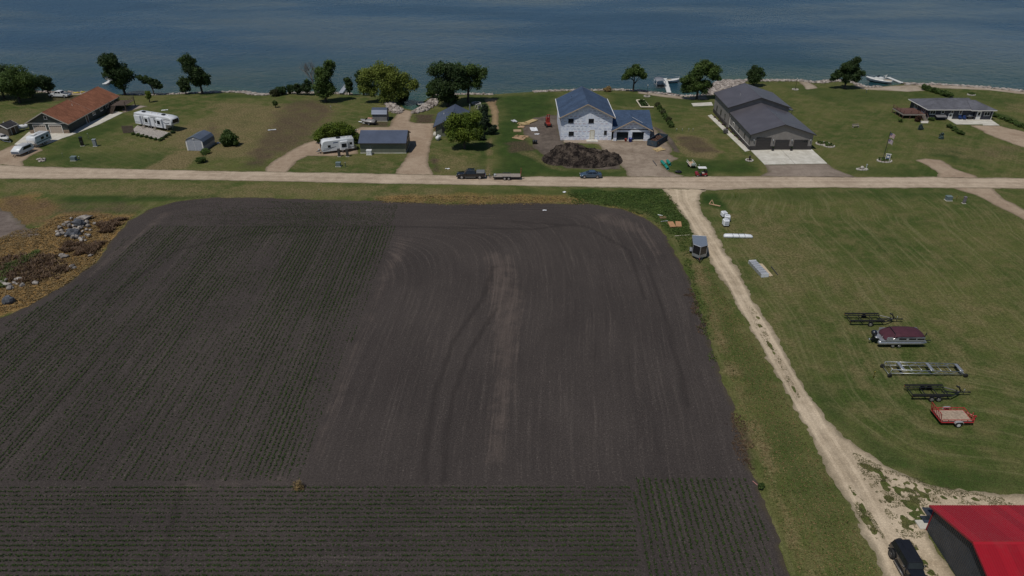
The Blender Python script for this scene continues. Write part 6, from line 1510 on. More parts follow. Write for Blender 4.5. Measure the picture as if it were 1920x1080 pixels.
# teal culvert pipes
tl = M('teal_pipe', (.012, .22, .18), .4, var=.12)
def pipe(name, label, p0, p1, r, mat, group=None, cat='pipe'):
    A_, B_ = Vector(p0), Vector(p1); L = (B_ - A_).length; m_ = MB(); prof = [(r * .9, 0), (r, .01)]
    for k in range(6): x = L * (k + .5) / 6; prof += [(r, x - .06), (r * 1.06, x - .03), (r * 1.06, x + .03), (r, x + .06)]
    prof += [(r, L), (r * .88, L), (r * .88, .02)]
    m_.lathe(prof, 'x', (0, 0, 0), 14); o = m_.build(name, mat); o.location = A_; o.rotation_euler = (B_ - A_).to_track_quat('X', 'Z').to_euler(); return setp(o, label, cat, group)
a, b = G(1240, 305), G(1247, 312); pipe('culvert_pipe', 'upper of two end-to-end teal plastic pipes at the drive edge', (a.x, a.y, .35), (b.x, b.y, .35), .3, tl)
a, b = G(1247.5, 313), G(1252, 319); pipe('culvert_pipe', 'lower of two end-to-end teal plastic pipes at the drive edge', (a.x, a.y, .35), (b.x, b.y, .35), .3, tl)
a, b = G(1251, 304), G(1256, 311); pipe('culvert_pipe', 'short teal pipe lying beside the two end-to-end ones', (a.x, a.y, .35), (b.x, b.y, .35), .3, tl)
a, b = G(1224, 302), G(1231, 311); pipe('drain_pipe', 'thin dark pipe lying across the site drive edge', (a.x, a.y, .12), (b.x, b.y, .12), .09, M('grey_pipe', (.08, .08, .085), .6))
def blob(name, label, loc, dims, mat, cat, seed=0, rough=.25, group=None, n1=10, n2=7):
    rn = random.Random(seed); m_ = MB(); rings = []
    for j in range(n2 + 1):
        t = math.pi * j / n2; rr = max(.04, math.sin(t)); rings.append([(rr * math.cos(2 * math.pi * i / n1) * dims[0] * rn.uniform(1 - rough, 1 + rough), rr * math.sin(2 * math.pi * i / n1) * dims[1] * rn.uniform(1 - rough, 1 + rough), (1 - math.cos(t)) * .5 * dims[2] * rn.uniform(1 - rough * .3, 1 + rough * .3)) for i in range(n1)])
    m_.loft(rings, True, False); o = m_.build(name, mat); o.location = loc; return setp(o, label, cat, group)
blob('tarp_heap', 'crumpled black tarp heap at the road edge beside the golf cart', gpt(1272, 324), (.75, .5, .5), BLACK, 'tarp', 5)
a = G(1299, 316)
R = thing('garden_cart', 'small cart with wooden deck and white rails beside the golf cart', 'cart', (a.x, a.y + .6, 0), .05)
for k in range(4): m_ = MB(); m_.box(-.55 + k * .28, -.3 + k * .28, -.5, 2.3, .5, .55); m_.build('plank', pw2, R)
for x in (-.6, .6): m_ = MB(); m_.bar((x, -.7, .55), (x, 2.4, .55), .06); m_.bar((x, -.7, .95), (x, 2.4, .95), .05); m_.bar((x, 2.4, .4), (x, 2.4, .95), .05); m_.bar((x, -.7, .4), (x, -.7, .95), .05); m_.build('rail', TRIM, R)
for s_ in (-1, 1): m_ = MB(); m_.lathe([(.1, -.08), (.28, -.08), (.3, 0), (.28, .08), (.1, .08)], 'x', (s_ * .72, .7, .3), 12); m_.build('wheel', RUBBER, R)
m_ = MB(); m_.cbox((0, -.5, .85), (.8, .6, .55), bev=.1); m_.build('engine_box', M('pale_green_box', (.25, .30, .28), .5), R)
def post(name, label, px, py, h, r, mat, cat, group=None, cap=True):
    a = G(px, py); m_ = MB(); m_.lathe([(r, 0), (r, h), (r * 1.25 if cap else r * .8, h), (r * 1.25 if cap else r * .5, h + r * .6), (.01, h + r)], n=8); o = m_.build(name, mat); o.location = (a.x, a.y, 0); return setp(o, label, cat, group)
def cabinet(name, label, px, py, w, d, h, mat, cat='utility box', rz=0., group=None, roof=True):
    a = G(px, py); R = thing(name, label, cat, (a.x, a.y + d / 2, 0), rz, group)
    m_ = MB(); m_.cbox((0, 0, h / 2 + .04), (w, d, h), bev=.04); m_.build('housing', mat, R)
    m_ = MB(); m_.prism([(-d / 2 - .04, h + .03), (d / 2 + .04, h + .1), (d / 2 + .04, h + .14), (-d / 2 - .04, h + .07)], 'x', -w / 2 - .04, w / 2 + .04); m_.build('lid', mat, R)
    m_ = MB(); m_.box(-w / 2 - .1, w / 2 + .1, -d / 2 - .1, d / 2 + .1, -.02, .05); m_.build('base', CONC, R)
    m_ = MB(); m_.box(-w * .04, w * .04, -d / 2 - .02, -d / 2, h * .45, h * .6); m_.build('latch', STEEL, R)
    return R
gbx = M('grey_green_box', (.13, .17, .17), .5); dkb = M('dark_box', (.05, .045, .042), .6)
cabinet('utility_box', 'white utility box standing before the long sage shed', 692, 291, 1.15, .8, 1.0, M('white_box', (.62, .63, .63), .5))
cabinet('transformer_box', 'grey-green transformer box between shed lawn and road', 634, 313, 1.0, .8, .8, gbx); post('marker_post', 'pale marker post beside the transformer box on the shed lawn', 648, 313, 1.0, .09, M('pale_post', (.42, .46, .46), .6), 'post')
for px, lb in ((636, 'dark utility pedestal before the travel trailer door end'), (651.5, 'dark utility pedestal before the travel trailer slide-out')): cabinet('utility_pedestal', lb, px, 294, .55, .45, 1.65, dkb, 'pedestal')
cabinet('transformer_box', 'grey-green transformer box on the lawn near the tan stone heap', 137, 302, 1.1, .9, .8, gbx); post('marker_post', 'short grey post beside the transformer on the camper lawn', 150, 301, .9, .1, M('pale_post'), 'post')
cabinet('utility_pedestal', 'tall black utility pedestal on the lawn before the walkway', 154, 274, .7, .5, 2.0, BLACK, 'pedestal', .25); cabinet('utility_pedestal', 'grey and white utility pedestal beside the tall black one', 178, 275, .75, .6, 1.6, M('mid_grey_box', (.22, .24, .26), .5), 'pedestal', .1)
post('marker_post', 'white slanted pole on the lawn behind the black pedestal', 167, 261, 1.4, .06, TRIM, 'post'); post('marker_post', 'thin white stake in the lawn left of the transformer', 118, 294, .8, .04, TRIM, 'stake')
cabinet('transformer_box', 'grey-green transformer box at the top of the mown lot', 1780, 377, 1.05, .85, .75, gbx); cabinet('utility_pedestal', 'slim grey pedestal between mown lot and side road', 1808, 382, .45, .4, 1.25, M('taupe_box', (.16, .14, .15), .6), 'pedestal')
ylw = M('yellow_stake', (.50, .34, .03), .6)
post('marker_stake', 'yellow stake beside the transformer at the mown lot', 1792.5, 376, .9, .035, ylw, 'stake'); post('marker_stake', 'yellow stake in the grass near the roll-in dock', 1637, 709, 1.0, .04, ylw, 'stake'); post('marker_stake', 'yellow stake in the grass near the road junction', 1378.5, 371, .8, .035, ylw, 'stake')
post('marker_post', 'pale green pedestal post behind the golf cart', 1310, 318, 1.0, .12, M('pale_green_box'), 'post')
for px in (1268.5, 1279, 1291, 1299): post('pipe_stub', 'short white plastic pipe stub standing in the lawn', px, 246, .55, .07, wsh, 'pipe', 'white pipe stubs in the lawn')
post('pipe_stub', 'white vent pipe on the burnt lawn under the leaning shore tree', 621, 206, 1.0, .08, wsh, 'pipe'); post('bollard', 'small white post on the lawn before the shore beach', 1624, 174, .9, .1, wsh, 'post')
a, b = G(1411, 903), G(1425, 915)
pipe('marker_stake', 'fallen pink stake at the field corner', (a.x, a.y, .08), (b.x, b.y, .1), .03, M('pink_stake', (.5, .22, .2), .6), cat='stake')
# ------------------------------------------------------------------ lane-side materials
for lb, px, py, rz in (('orange plywood sheet lying in the verge by the lane', 1259, 422, .05), ('second stack of orange boards beside the plywood sheet', 1272, 422, -.15)):
    plank_stack('lumber_stack', lb, gpt(px, py), math.pi / 2 + rz, 2.3, 1.05 if 'ply' in lb else .8, 1 if 'ply' in lb else 3, 2, M('orange_ply', (.40, .22, .11), .8, var=.2), gap=.03 if 'ply' in lb else .06)
plank_stack('plywood_stack', 'weathered brown plywood lying in the verge grass', gpt(1243, 408), .1, 1.3, 1.0, 1, 1, M('brown_ply', (.16, .10, .055), .85), cat='plywood', th=.05)
a, b = G(1233, 403), G(1243, 405); pipe('batten', 'pale batten lying near the field corner', (a.x, a.y, .06), (b.x, b.y, .06), .06, wsh, cat='batten')
a, b = G(1239, 416), G(1252, 414.5); pipe('batten', 'pale grey batten lying between the plywood pieces', (a.x, a.y, .06), (b.x, b.y, .06), .06, M('pale_wrap'), cat='batten')
a, b = G(1265, 443), G(1294, 441); pipe('batten', 'long pale pole lying in the grass behind the cargo trailer', (a.x, a.y, .06), (b.x, b.y, .06), .05, M('pale_pole', (.5, .45, .35), .8), cat='pole')
a = G(1337, 385); R = thing('timber_brace', 'triangular timber brace lying in the dark grass patch', 'timber brace', (a.x, a.y, .05), -.55)
m_ = MB(); m_.cbox((.3, 0, .1), (2.2, .28, .1)); m_.build('long_board', pw2, R); m_ = MB(); m_.bar((-.75, 0, .1), (-.35, .1, .95), .14); m_.bar((.1, .05, .12), (-.35, .1, .95), .12); m_.build('brace', pw2, R)
wrapb = M('wrapped_white', (.70, .72, .75), .4, var=.08, bump=.5, bscale=3); wrapg = M('wrap_print', (.30, .32, .36), .5)
for k, (px, py, lb) in enumerate(((1358, 408, 'printed white wrapped bundle farthest from the long bundle'), (1364, 416, 'printed white wrapped bundle in the middle of the row'), (1361, 425, 'printed white wrapped bundle on a black pallet'))):
    a = G(px, py); R = thing('wrapped_bundle', lb, 'wrapped bundle', (a.x, a.y + .4, .02), (.15, -.2, .1)[k], 'wrapped bundles by the lane')
    m_ = MB(); m_.box(-.45, .45, -.55, .55, 0, .14); m_.build('pallet', BLACK, R)
    m_ = MB(); m_.cbox((0, 0, .14 + .42 + k * .06), (1.0, 1.1, .84 + k * .12), bev=.1); m_.build('wrap', wrapb, R)
    for z in (.45, .75): m_ = MB(); m_.box(-.38, .34, -.565, -.552, z, z + .14); m_.build('print_band', wrapg, R)
    m_ = MB(); m_.box(-.36, .3, -.3, -.05, .99 + k * .12, 1.0 + k * .12); m_.build('print_band', wrapg, R)
a = G(1385, 447); R = thing('wrapped_bundle', 'long white shrink-wrapped bundle with dark straps on the grass', 'wrapped bundle', (a.x, a.y + .45, .02), -.05)
m_ = MB(); m_.loft([[(x, -w, .02), (x, w, .02), (x, w, h * .7), (x, w * .7, h), (x, -w * .7, h), (x, -w, h * .7)] for x, w, h in ((-2.5, .3, .3), (-2.25, .45, .5), (-1.0, .48, .52), (0, .46, .5), (1.2, .48, .52), (2.2, .42, .45), (2.5, .3, .28))], True, True); m_.build('wrap', wrapb, R)
for x in (-1.0, .05, 1.05): m_ = MB(); m_.box(x - .03, x + .03, -.49, .49, .50, .535); m_.box(x - .03, x + .03, -.495, -.475, .0, .4); m_.build('strap', dkb, R)
A_, B_ = G(1405, 494), G(1429, 520); ang = math.atan2(B_.y - A_.y, B_.x - A_.x); Lg = (B_ - A_).length
R = thing('dock_sections', 'stack of silver aluminium dock sections on the mown lot', 'dock sections', ((A_.x + B_.x) / 2 + .4, (A_.y + B_.y) / 2, .02), ang)
for l in range(3):
    m_ = MB()
    for s_ in (-.55, .55): m_.box(-Lg / 2, Lg / 2, s_ - .05, s_ + .05, l * .2, l * .2 + .12)
    m_.build('side_rail', alu, R)
    for k in range(7): m_ = MB(); m_.box(-Lg / 2 + k * Lg / 7, -Lg / 2 + (k + .82) * Lg / 7, -.6, .6, l * .2 + .125, l * .2 + .17); m_.build('grating', M('pale_aluminium'), R)
m_ = MB(); m_.box(-Lg / 2 - .02, -Lg / 2 + .02, -.62, .62, 0, .62); m_.box(Lg / 2 - .02, Lg / 2 + .02, -.62, .62, 0, .62); m_.build('end_plate', wrapb, R)
A_, B_ = G(1425, 495), G(1446, 519); plank_stack('lumber_stack', 'pale plank pair lying beside the silver dock sections', ((A_.x + B_.x) / 2, (A_.y + B_.y) / 2, .02), math.atan2(B_.y - A_.y, B_.x - A_.x), (B_ - A_).length, .62, 2, 1, M('pale_plank', (.50, .40, .27), .8, var=.15))
A_, B_ = G(1446, 501), G(1458, 516); pipe('steel_post', 'dark steel post lying beside the pale planks', (A_.x, A_.y, .1), (B_.x, B_.y, .08), .07, M('dark_steel', (.06, .06, .065), .5, .4), cat='post')
# ------------------------------------------------------------------ garden things
def stone_ring(label, px, py, rx, ry, plant=True, name='flower_bed', col_=(.40, .37, .33)):
    a = G(px, py); R = thing(name, label, 'flower bed', (a.x, a.y, 0)); n = int(6 * (rx + ry)); rn = random.Random(px)
    mt = M('ring_stone', col_, .85, var=.25)
    for k in range(n):
        t = 2 * math.pi * k / n; m_ = MB(); m_.cbox((rx * math.cos(t), ry * math.sin(t), .1), (2 * math.pi * rx / n * .9, .3, rn.uniform(.2, .3)), t + math.pi / 2, .05); m_.build('edging_stone', mt, R)
    m_ = MB(); m_.lathe([(min(rx, ry) * .98, 0), (min(rx, ry) * .5, .08), (.01, .1)], n=12); o = m_.build('mulch', M('mulch', (.16, .12, .09), .95, var=.4), R); o.scale = (rx / min(rx, ry) * .97, ry / min(rx, ry) * .97, 1)
    if plant:
        m_ = MB()
        for k in range(60):
            x, y, s = rn.uniform(-.7, .7) * rx, rn.uniform(-.7, .7) * ry, rn.uniform(.15, .35); t = rn.uniform(0, 6.3); m_.add([(x, y, .05), (x + s * math.cos(t), y + s * math.sin(t), .3 + s), (x - s * .5 * math.sin(t), y + s * .5 * math.cos(t), .35 + s)], [(0, 1, 2)])
        m_.build('plants', M('bed_plants', (.06, .10, .02), .7, var=.5), R)
    return R
stone_ring('oval stone-edged flower bed on the lawn beside the grey building', 1543, 270, 1.6, 1.2); stone_ring('second stone-edged flower bed touching the oval one', 1554, 274, 1.2, 1.1)
R = stone_ring('round stone-edged bed with dark ornament before the concrete apron', 1405, 301, .75, .75, False)
m_ = MB(); m_.lathe([(.2, .1), (.12, .3), (.25, .6), (.15, .9), (.3, 1.0), (.05, 1.2)], n=10); m_.build('ornament', M('dark_bronze', (.04, .035, .03), .5), R)
for px, py, lb in ((1213, 181, 'stone ring around the lamp post behind the unfinished house'), (1491, 168, 'stone ring around the lamp post on the right shore lawn')): stone_ring(lb, px, py, .8, .8, False)
stone_ring('low stone ring around a shrub behind the ranch house', 1821, 178, 1.0, .8); stone_ring('stone-edged bed around the flagpole and sign', 1658, 302, 1.5, 1.1, True, col_=(.48, .45, .38)); stone_ring('flat stone bed with solar post near the road edge', 1616, 318, 1.1, .5, False)
for px, py, lb in ((1213, 181, 'thin dark lamp post on the shore lawn behind the unfinished house'), (1491, 168, 'thin dark lamp post on the right shore lawn')):
    a = G(px, py); R = thing('lamp_post', lb, 'lamp post', (a.x, a.y, gz1(a.x, a.y)))
    m_ = MB(); m_.lathe([(.12, 0), (.1, .4), (.05, .5), (.045, 2.9), (.09, 2.95)], n=8); m_.build('pole', BLACK, R); m_ = MB(); m_.lathe([(.08, 2.95), (.16, 3.05), (.18, 3.3), (.05, 3.45)], n=8); m_.build('lantern', M('lantern_glass', (.35, .35, .33), .3), R)
# flagpole with flags and sign
a = G(1655, 301); R = thing('flagpole', 'dark flagpole flying two striped flags over the stone-edged bed', 'flagpole', (a.x, a.y, 0))
m_ = MB(); m_.lathe([(.09, 0), (.07, .3), (.055, 6.4), (.09, 6.45), (.09, 6.6), (.01, 6.65)], n=8); m_.build('pole', M('dark_steel'), R)
def flag_mat(name, stripe, canton):
    t = NT(name); u = t.n('ShaderNodeUVMap'); xyz = t.sep(u.outputs[0])
    st_ = t.math('GREATER_THAN', t.math('FRACT', t.math('MULTIPLY', xyz[1], 6.5)), .5)
    c = t.mix(st_, (.70, .68, .66), stripe)
    can = t.math('MULTIPLY', t.math('LESS_THAN', xyz[0], .4), t.math('GREATER_THAN', xyz[1], .46))
    gx_ = t.math('SUBTRACT', t.math('FRACT', t.math('MULTIPLY', xyz[0], 15)), .5); gy_ = t.math('SUBTRACT', t.math('FRACT', t.math('MULTIPLY', xyz[1], 9.3)), .5)
    dd_ = t.math('ADD', t.math('MULTIPLY', gx_, gx_), t.math('MULTIPLY', gy_, gy_)); star = t.math('LESS_THAN', dd_, .05)
    c = t.mix(can, c, t.mix(star, canton, (.7, .7, .7))); t.col(c); t.set(.8); return t.m
def flag(name, z, w, h, mat, droop):
    nx, ny = 14, 8; vs = []; uv = []
    for j in range(ny + 1):
        for i in range(nx + 1):
            f = i / nx; x = .08 + f * w * (.82 - .2 * droop); vs.append((x, .16 * math.sin(f * 7 + j * .25) * f, z + h * j / ny - f * f * h * droop)); uv.append((f, j / ny))
    me = bpy.data.meshes.new(name); fs = [(j * (nx + 1) + i, j * (nx + 1) + i + 1, (j + 1) * (nx + 1) + i + 1, (j + 1) * (nx + 1) + i) for j in range(ny) for i in range(nx)]
    me.from_pydata(vs, [], fs); ul = me.uv_layers.new(name='UVMap')
    for lp in me.loops: ul.data[lp.index].uv = uv[lp.vertex_index]
    me.polygons.foreach_set('use_smooth', [True] * len(fs)); me.update(); return link_mesh(name, me, mat, R)
flag('flag', 5.3, 1.7, 1.0, flag_mat('flag_red_white_blue', (.30, .02, .03), (.02, .03, .12)), .5); flag('flag', 4.0, 1.6, .95, flag_mat('flag_plum_white', (.20, .05, .12), (.08, .05, .16)), .55)
a = G(1663, 302); R = thing('notice_board', 'white framed sign board standing in the flagpole bed', 'sign', (a.x, a.y, .05), -.35)
for x in (-.42, .42): m_ = MB(); m_.box(x - .05, x + .05, -.05, .05, 0, 1.55); m_.build('post', TRIM, R)
m_ = MB(); m_.box(-.55, .55, -.09, .09, 1.5, 1.62); m_.build('cap', TRIM, R); m_ = MB(); m_.box(-.37, .37, -.03, .03, .45, 1.45); m_.build('panel', M('blue_grey_panel', (.10, .14, .22), .5), R)
m_ = MB(); m_.box(-.22, .22, -.04, -.032, .75, 1.15); m_.build('emblem', TRIM, R)
a = G(1616, 317); R = thing('solar_lamp', 'low post lamp with grey stone at the roadside bed', 'lamp', (a.x, a.y, .1)); m_ = MB(); m_.lathe([(.35, 0), (.4, .2), (.3, .5), (.1, .6)], n=9); m_.build('stone_base', M('ring_stone'), R); m_ = MB(); m_.bar((.9, 0, 0), (.9, 0, .9), .12); m_.cbox((.9, 0, .95), (.22, .22, .12)); m_.build('post', M('pale_post'), R)
# raised bed with fence frame
P0, P1 = G(1193, 187), G(1216, 203); R = thing('garden_enclosure', 'pale timber garden frame with green plants behind the unfinished house', 'garden frame', (P0.x, P1.y, 0))
for x0, y0_, x1, y1_ in ((0, 0, 3.4, 0), (0, 0, -.2, 7), (2.4, 0, 2.0, 7), (-.2, 7, 2.0, 7)): m_ = MB(); m_.bar((x0, y0_, .35), (x1, y1_, .35), .3); m_.build('timber', M('pale_pole'), R)
m_ = MB(); rn = random.Random(2)
for k in range(300):
    x, y, s = rn.uniform(.2, 2.0), rn.uniform(.4, 6.6), rn.uniform(.2, .5); t_ = rn.uniform(0, 6.3); m_.add([(x, y, .05), (x + s * math.cos(t_), y + s * math.sin(t_), .2 + s), (x - s * .5 * math.sin(t_), y + s * .5 * math.cos(t_), .25 + s)], [(0, 1, 2)])
m_.build('plants', M('vegetables', (.03, .06, .012), .7, var=.4), R)
a = G(1604, 239); R = thing('garden_bench', 'low dark bench alone on the sloping lawn', 'bench', (a.x, a.y, 0), .2)
for k in range(4): m_ = MB(); m_.box(-.9, .9, -.2 + k * .13, -.09 + k * .13, .42, .46); m_.build('slat', GREYWOOD, R)
for x in (-.75, .75): m_ = MB(); m_.box(x - .06, x + .06, -.2, .3, 0, .42); m_.build('leg', GREYWOOD, R)
for k in range(2): m_ = MB(); m_.box(-.9, .9, .32, .36, .55 + k * .16, .67 + k * .16); m_.build('back_slat', GREYWOOD, R)
for px, py, lb, cl in ((1800, 225, 'blue patio chair nearer the white door', (.02, .05, .16)), (1808, 225.5, 'blue patio chair beside the grill', (.02, .05, .16))):
    a = G(px, py); R = thing('patio_chair', lb, 'chair', (a.x, a.y + .2, .1)); mt = M('blue_chair', cl, .5)
    m_ = MB(); m_.cbox((0, 0, .42), (.7, .6, .08), bev=.03); m_.build('seat', mt, R); m_ = MB(); m_.cbox((0, .3, .75), (.7, .08, .65), bev=.03); m_.build('backrest', mt, R)
    for x in (-.3, .3):
        for y in (-.25, .28): m_ = MB(); m_.bar((x, y, 0), (x, y, .42), .06); m_.build('leg', mt, R)
        m_ = MB(); m_.bar((x * 1.1, -.25, .62), (x * 1.1, .3, .62), .07); m_.build('armrest', mt, R)
a = G(1818, 225); R = thing('barbecue_grill', 'grey barbecue grill on the ranch house patio', 'grill', (a.x, a.y + .3, .1))
m_ = MB(); m_.cbox((0, 0, .45), (1.1, .5, .7), bev=.03); m_.build('cart', BLACK, R); m_ = MB(); m_.prism([(-.28, .82), (.28, .82), (.28, 1.0), (.1, 1.18), (-.15, 1.18), (-.28, 1.0)], 'x', -.45, .45); m_.build('lid', M('grill_grey', (.25, .26, .28), .35, .5), R)
m_ = MB(); m_.box(.46, .95, -.25, .25, .8, .85); m_.box(-.95, -.46, -.25, .25, .8, .85); m_.build('side_shelf', STEEL, R)
# firepit and lawn chairs by the trail
stone_ring('round pale stone fire pit on the lakeside grass near the trail', 893, 194, 1.2, 1.2, False, 'fire_pit', (.46, .40, .37))
for px, py, lb in ((897, 206, 'white arched lawn swing near the fire pit'),):
    a = G(px, py); R = thing('lawn_swing', lb, 'swing', (a.x, a.y, 0), -.5)
    for y in (-.9, .9): m_ = MB(); m_.tube([(-.8, y, 0), (-.15, y, 1.7), (.15, y, 1.7), (.8, y, 0)], .04, 6); m_.build('side_frame', TRIM, R)
    m_ = MB(); m_.tube([(0, -.95, 1.7), (0, .95, 1.7)], .05, 6); m_.build('top_bar', TRIM, R); m_ = MB(); m_.cbox((0, 0, .5), (.55, 1.5, .08)); m_.build('seat', GREYWOOD, R); m_ = MB(); m_.cbox((.28, 0, .85), (.06, 1.5, .6)); m_.build('backrest', GREYWOOD, R)
plank_stack('box_stack', 'salmon and tan timber scraps piled against the small grey shed', gpt(694, 226), 1.4, 1.5, 1.2, 3, 6, M('salmon_timber', (.42, .24, .18), .8, var=.3), messy=.3)
a = G(512, 244); sheet_flat('plastic_wrap', 'pale torn plastic lying on the burnt lawn', 510, 244, 2.0, .7, M('pale_wrap'), .3, 'plastic wrap'); sheet_flat('plastic_wrap', 'white plastic scrap lying beside the dark bush', 412, 268, 1.2, .9, M('pale_wrap'), .2, 'plastic wrap'); sheet_flat('plastic_wrap', 'white hose coil heap on the lawn behind the camper', 309, 207, 1.6, .5, wsh, .4, 'hose')
# ------------------------------------------------------------------ stones
_ico = None
def ico():
    global _ico
    if _ico is None:
        t = (1 + 5 ** .5) / 2
        V = np.array([(-1, t, 0), (1, t, 0), (-1, -t, 0), (1, -t, 0), (0, -1, t), (0, 1, t), (0, -1, -t), (0, 1, -t), (t, 0, -1), (t, 0, 1), (-t, 0, -1), (-t, 0, 1)], float); V /= np.linalg.norm(V[0])
        Fi = np.array([(0, 11, 5), (0, 5, 1), (0, 1, 7), (0, 7, 10), (0, 10, 11), (1, 5, 9), (5, 11, 4), (11, 10, 2), (10, 7, 6), (7, 1, 8), (3, 9, 4), (3, 4, 2), (3, 2, 6), (3, 6, 8), (3, 8, 9), (4, 9, 5), (2, 4, 11), (6, 2, 10), (8, 6, 7), (9, 8, 1)])
        _ico = V, Fi
    return _ico
def stone_mat(name, c0, c1):
    t = NT(name); p = t.pos()
    c = t.mix(t.ramp(t.noise(p, .9, 3, .6), .32, .68), c0, c1); c = t.mix(1.0, c, t.ramp(t.noise(p, 7, 4, .7), .2, .8, .75, 1.2), 'MULTIPLY'); t.col(c); t.set(.85, spec=.2); t.bump(t.noise(p, 6, 3), .4, .05); return t.m
RIP = stone_mat('riprap_stone', (.14, .115, .10), (.46, .41, .37)); BOULD = stone_mat('boulder_stone', (.05, .055, .065), (.12, .125, .14)); PALEB = stone_mat('pale_boulder', (.13, .115, .105), (.38, .345, .31))
srng = np.random.default_rng(11)
def stones(name, x, y, z, r, mat, label, flat=.7):
    V, Fi = ico(); n = len(x)
    R1 = srng.uniform(.65, 1.25, (n, 12, 1)); sc = np.stack([r * srng.uniform(.8, 1.4, n), r * srng.uniform(.8, 1.3, n), r * flat * srng.uniform(.7, 1.2, n)], 1)
    P = V[None] * R1 * sc[:, None, :]; a = srng.uniform(0, 6.28, n); ca, sa = np.cos(a)[:, None], np.sin(a)[:, None]
    Q = np.stack([P[..., 0] * ca - P[..., 1] * sa + x[:, None], P[..., 0] * sa + P[..., 1] * ca + y[:, None], P[..., 2] + z[:, None]], -1)
    Ff = (Fi[None] + (np.arange(n) * 12)[:, None, None]).reshape(-1, 3)
    return setp(np_mesh(name, Q.reshape(-1, 3), Ff, mat), label, 'riprap', kind='stuff')
def along(pl, n, w0, w1, zref=WZ):
    p = np.array(W(pl, zref)); seg = np.linalg.norm(np.diff(p, axis=0), axis=1); cum = np.concatenate([[0], np.cumsum(seg)]); t = srng.uniform(0, cum[-1], n)
    i = np.clip(np.searchsorted(cum, t) - 1, 0, len(seg) - 1); f = (t - cum[i]) / seg[i]; q = p[i] + (p[i + 1] - p[i]) * f[:, None]; nr = (p[i + 1] - p[i]) / seg[i][:, None]
    off = srng.uniform(w0, w1, n); return q[:, 0] + nr[:, 1] * off, q[:, 1] - nr[:, 0] * off
def rip(pl, n, w0, w1, r0, r1, label, heap=0.0):
    x, y = along(pl, n, w0, w1); r = srng.uniform(r0, r1, n); z = gz(x, y) + r * .25 + heap * srng.uniform(0, 1, n); stones('riprap', x, y, z, r, RIP, label)
rip([(40, 171), (110, 173), (165, 173), (190, 175)], 260, -.6, 1.6, .2, .45, 'pale shore stones behind the white pickup truck')
rip([(232, 177), (285, 178), (330, 176), (400, 173), (470, 172)], 520, -.7, .9, .16, .38, 'thin line of pale shore stones below the left lawn')
rip([(455, 172.5), (480, 176), (508, 177.5), (535, 174.5)], 420, -.6, 2.6, .2, .5, 'band of pale shore stones at the lawn point')
rip([(540, 174), (600, 174), (660, 176)], 320, -.6, 1.4, .2, .42, 'pale shore stones under the shore shrubs')
rip([(812, 179), (880, 176), (925, 177)], 200, -.5, 1.2, .2, .42, 'pale shore stones under the big dark trees')
rip([(1000, 172), (1060, 169), (1110, 169), (1150, 168), (1200, 170), (1238, 175), (1290, 181), (1328, 177)], 760, -.7, 1.6, .18, .42, 'pale shore stones behind the unfinished house')
rip([(1328, 178), (1337, 166), (1346, 157), (1362, 152)], 620, -1.2, 6.5, .25, .6, 'broad bank of pale riprap beside the grey building')
rip([(1355, 151.5), (1440, 151), (1500, 151), (1530, 155), (1560, 151), (1600, 153)], 900, -.8, 2.8, .22, .55, 'pale riprap along the shore behind the grey building')
rip([(1600, 154), (1622, 163), (1650, 163)], 160, -.3, 2.4, .25, .5, 'pale stones at the cabin cruiser inlet')
rip([(1690, 157), (1760, 158), (1850, 164), (1920, 171), (2060, 180)], 1100, -.8, 3.6, .2, .5, 'pale riprap along the right shore')
def heap(poly, n, r0, r1, label, hz=1.0, mat=None):
    w = W(poly); xs = [p[0] for p in w]; ys = [p[1] for p in w]; X = srng.uniform(min(xs), max(xs), n * 5); Y = srng.uniform(min(ys), max(ys), n * 5); d = sdf(X, Y, w); k = d < 0; X, Y, d = X[k][:n], Y[k][:n], d[k][:n]
    r = srng.uniform(r0, r1, len(X)); z = gz(X, Y) + np.clip(-d, 0, 2) * .45 * hz * srng.uniform(.3, 1, len(X)) + r * .2; stones('riprap', X, Y, z, r, mat or RIP, label)
heap([(722, 194), (735, 191), (756, 203), (752, 213), (734, 212), (727, 204)], 330, .25, .6, 'pale rock heap at the left of the boat ramp')
heap([(771, 212), (778, 204), (795, 193), (806, 186), (822, 187), (818, 198), (800, 208), (780, 213)], 420, .25, .58, 'pale rock heap at the right of the boat ramp')
heap([(70, 299), (83, 297), (85, 302), (74, 304)], 30, .15, .35, 'small heap of tan stones on the camper lawn')
heap([(660, 240), (672, 243), (670, 262), (662, 262)], 40, .15, .35, 'pile of stones beside the shed gable', .6)
def boulder(label, px, py, dims, mat, seed, group=None, rz=0., z=0.):
    a = G(px, py); V, Fi = ico(); rn = np.random.default_rng(seed)
    bm = bmesh.new(); bmesh.ops.create_icosphere(bm, subdivisions=2, radius=1)
    for v in bm.verts:
        k = 1 + .35 * (vnoise(np.array([v.co.x * 1.7 + seed]), np.array([v.co.y * 1.7 + v.co.z * 2.1]), seed)[0] - .5) * 2; v.co *= k; v.co.x *= dims[0]; v.co.y *= dims[1]; v.co.z *= dims[2]
    me = bpy.data.meshes.new('boulder'); bm.to_mesh(me); bm.free(); o = link_mesh('boulder', me, mat); o.location = (a.x, a.y, dims[2] * .55 + z); o.rotation_euler = (0, 0, rz)
    return setp(o, label, 'boulder', group)
boulder('single dark blue-grey boulder at the field edge below the weeds', 17, 567, (.85, .7, .75), BOULD, 3)
boulder('large dark grey boulder at the front of the rock pile', 136, 442, (1.25, .9, .9), BOULD, 5); boulder('large dark grey boulder at the back of the rock pile', 149, 424, (1.2, .9, .8), BOULD, 6, z=.2); boulder('flat tan slab rock on top of the rock pile', 161, 412, (1.5, .7, .35), PALEB, 8, rz=.5, z=.3)
rn = random.Random(9); GP = 'stones of the rock pile in the weeds'
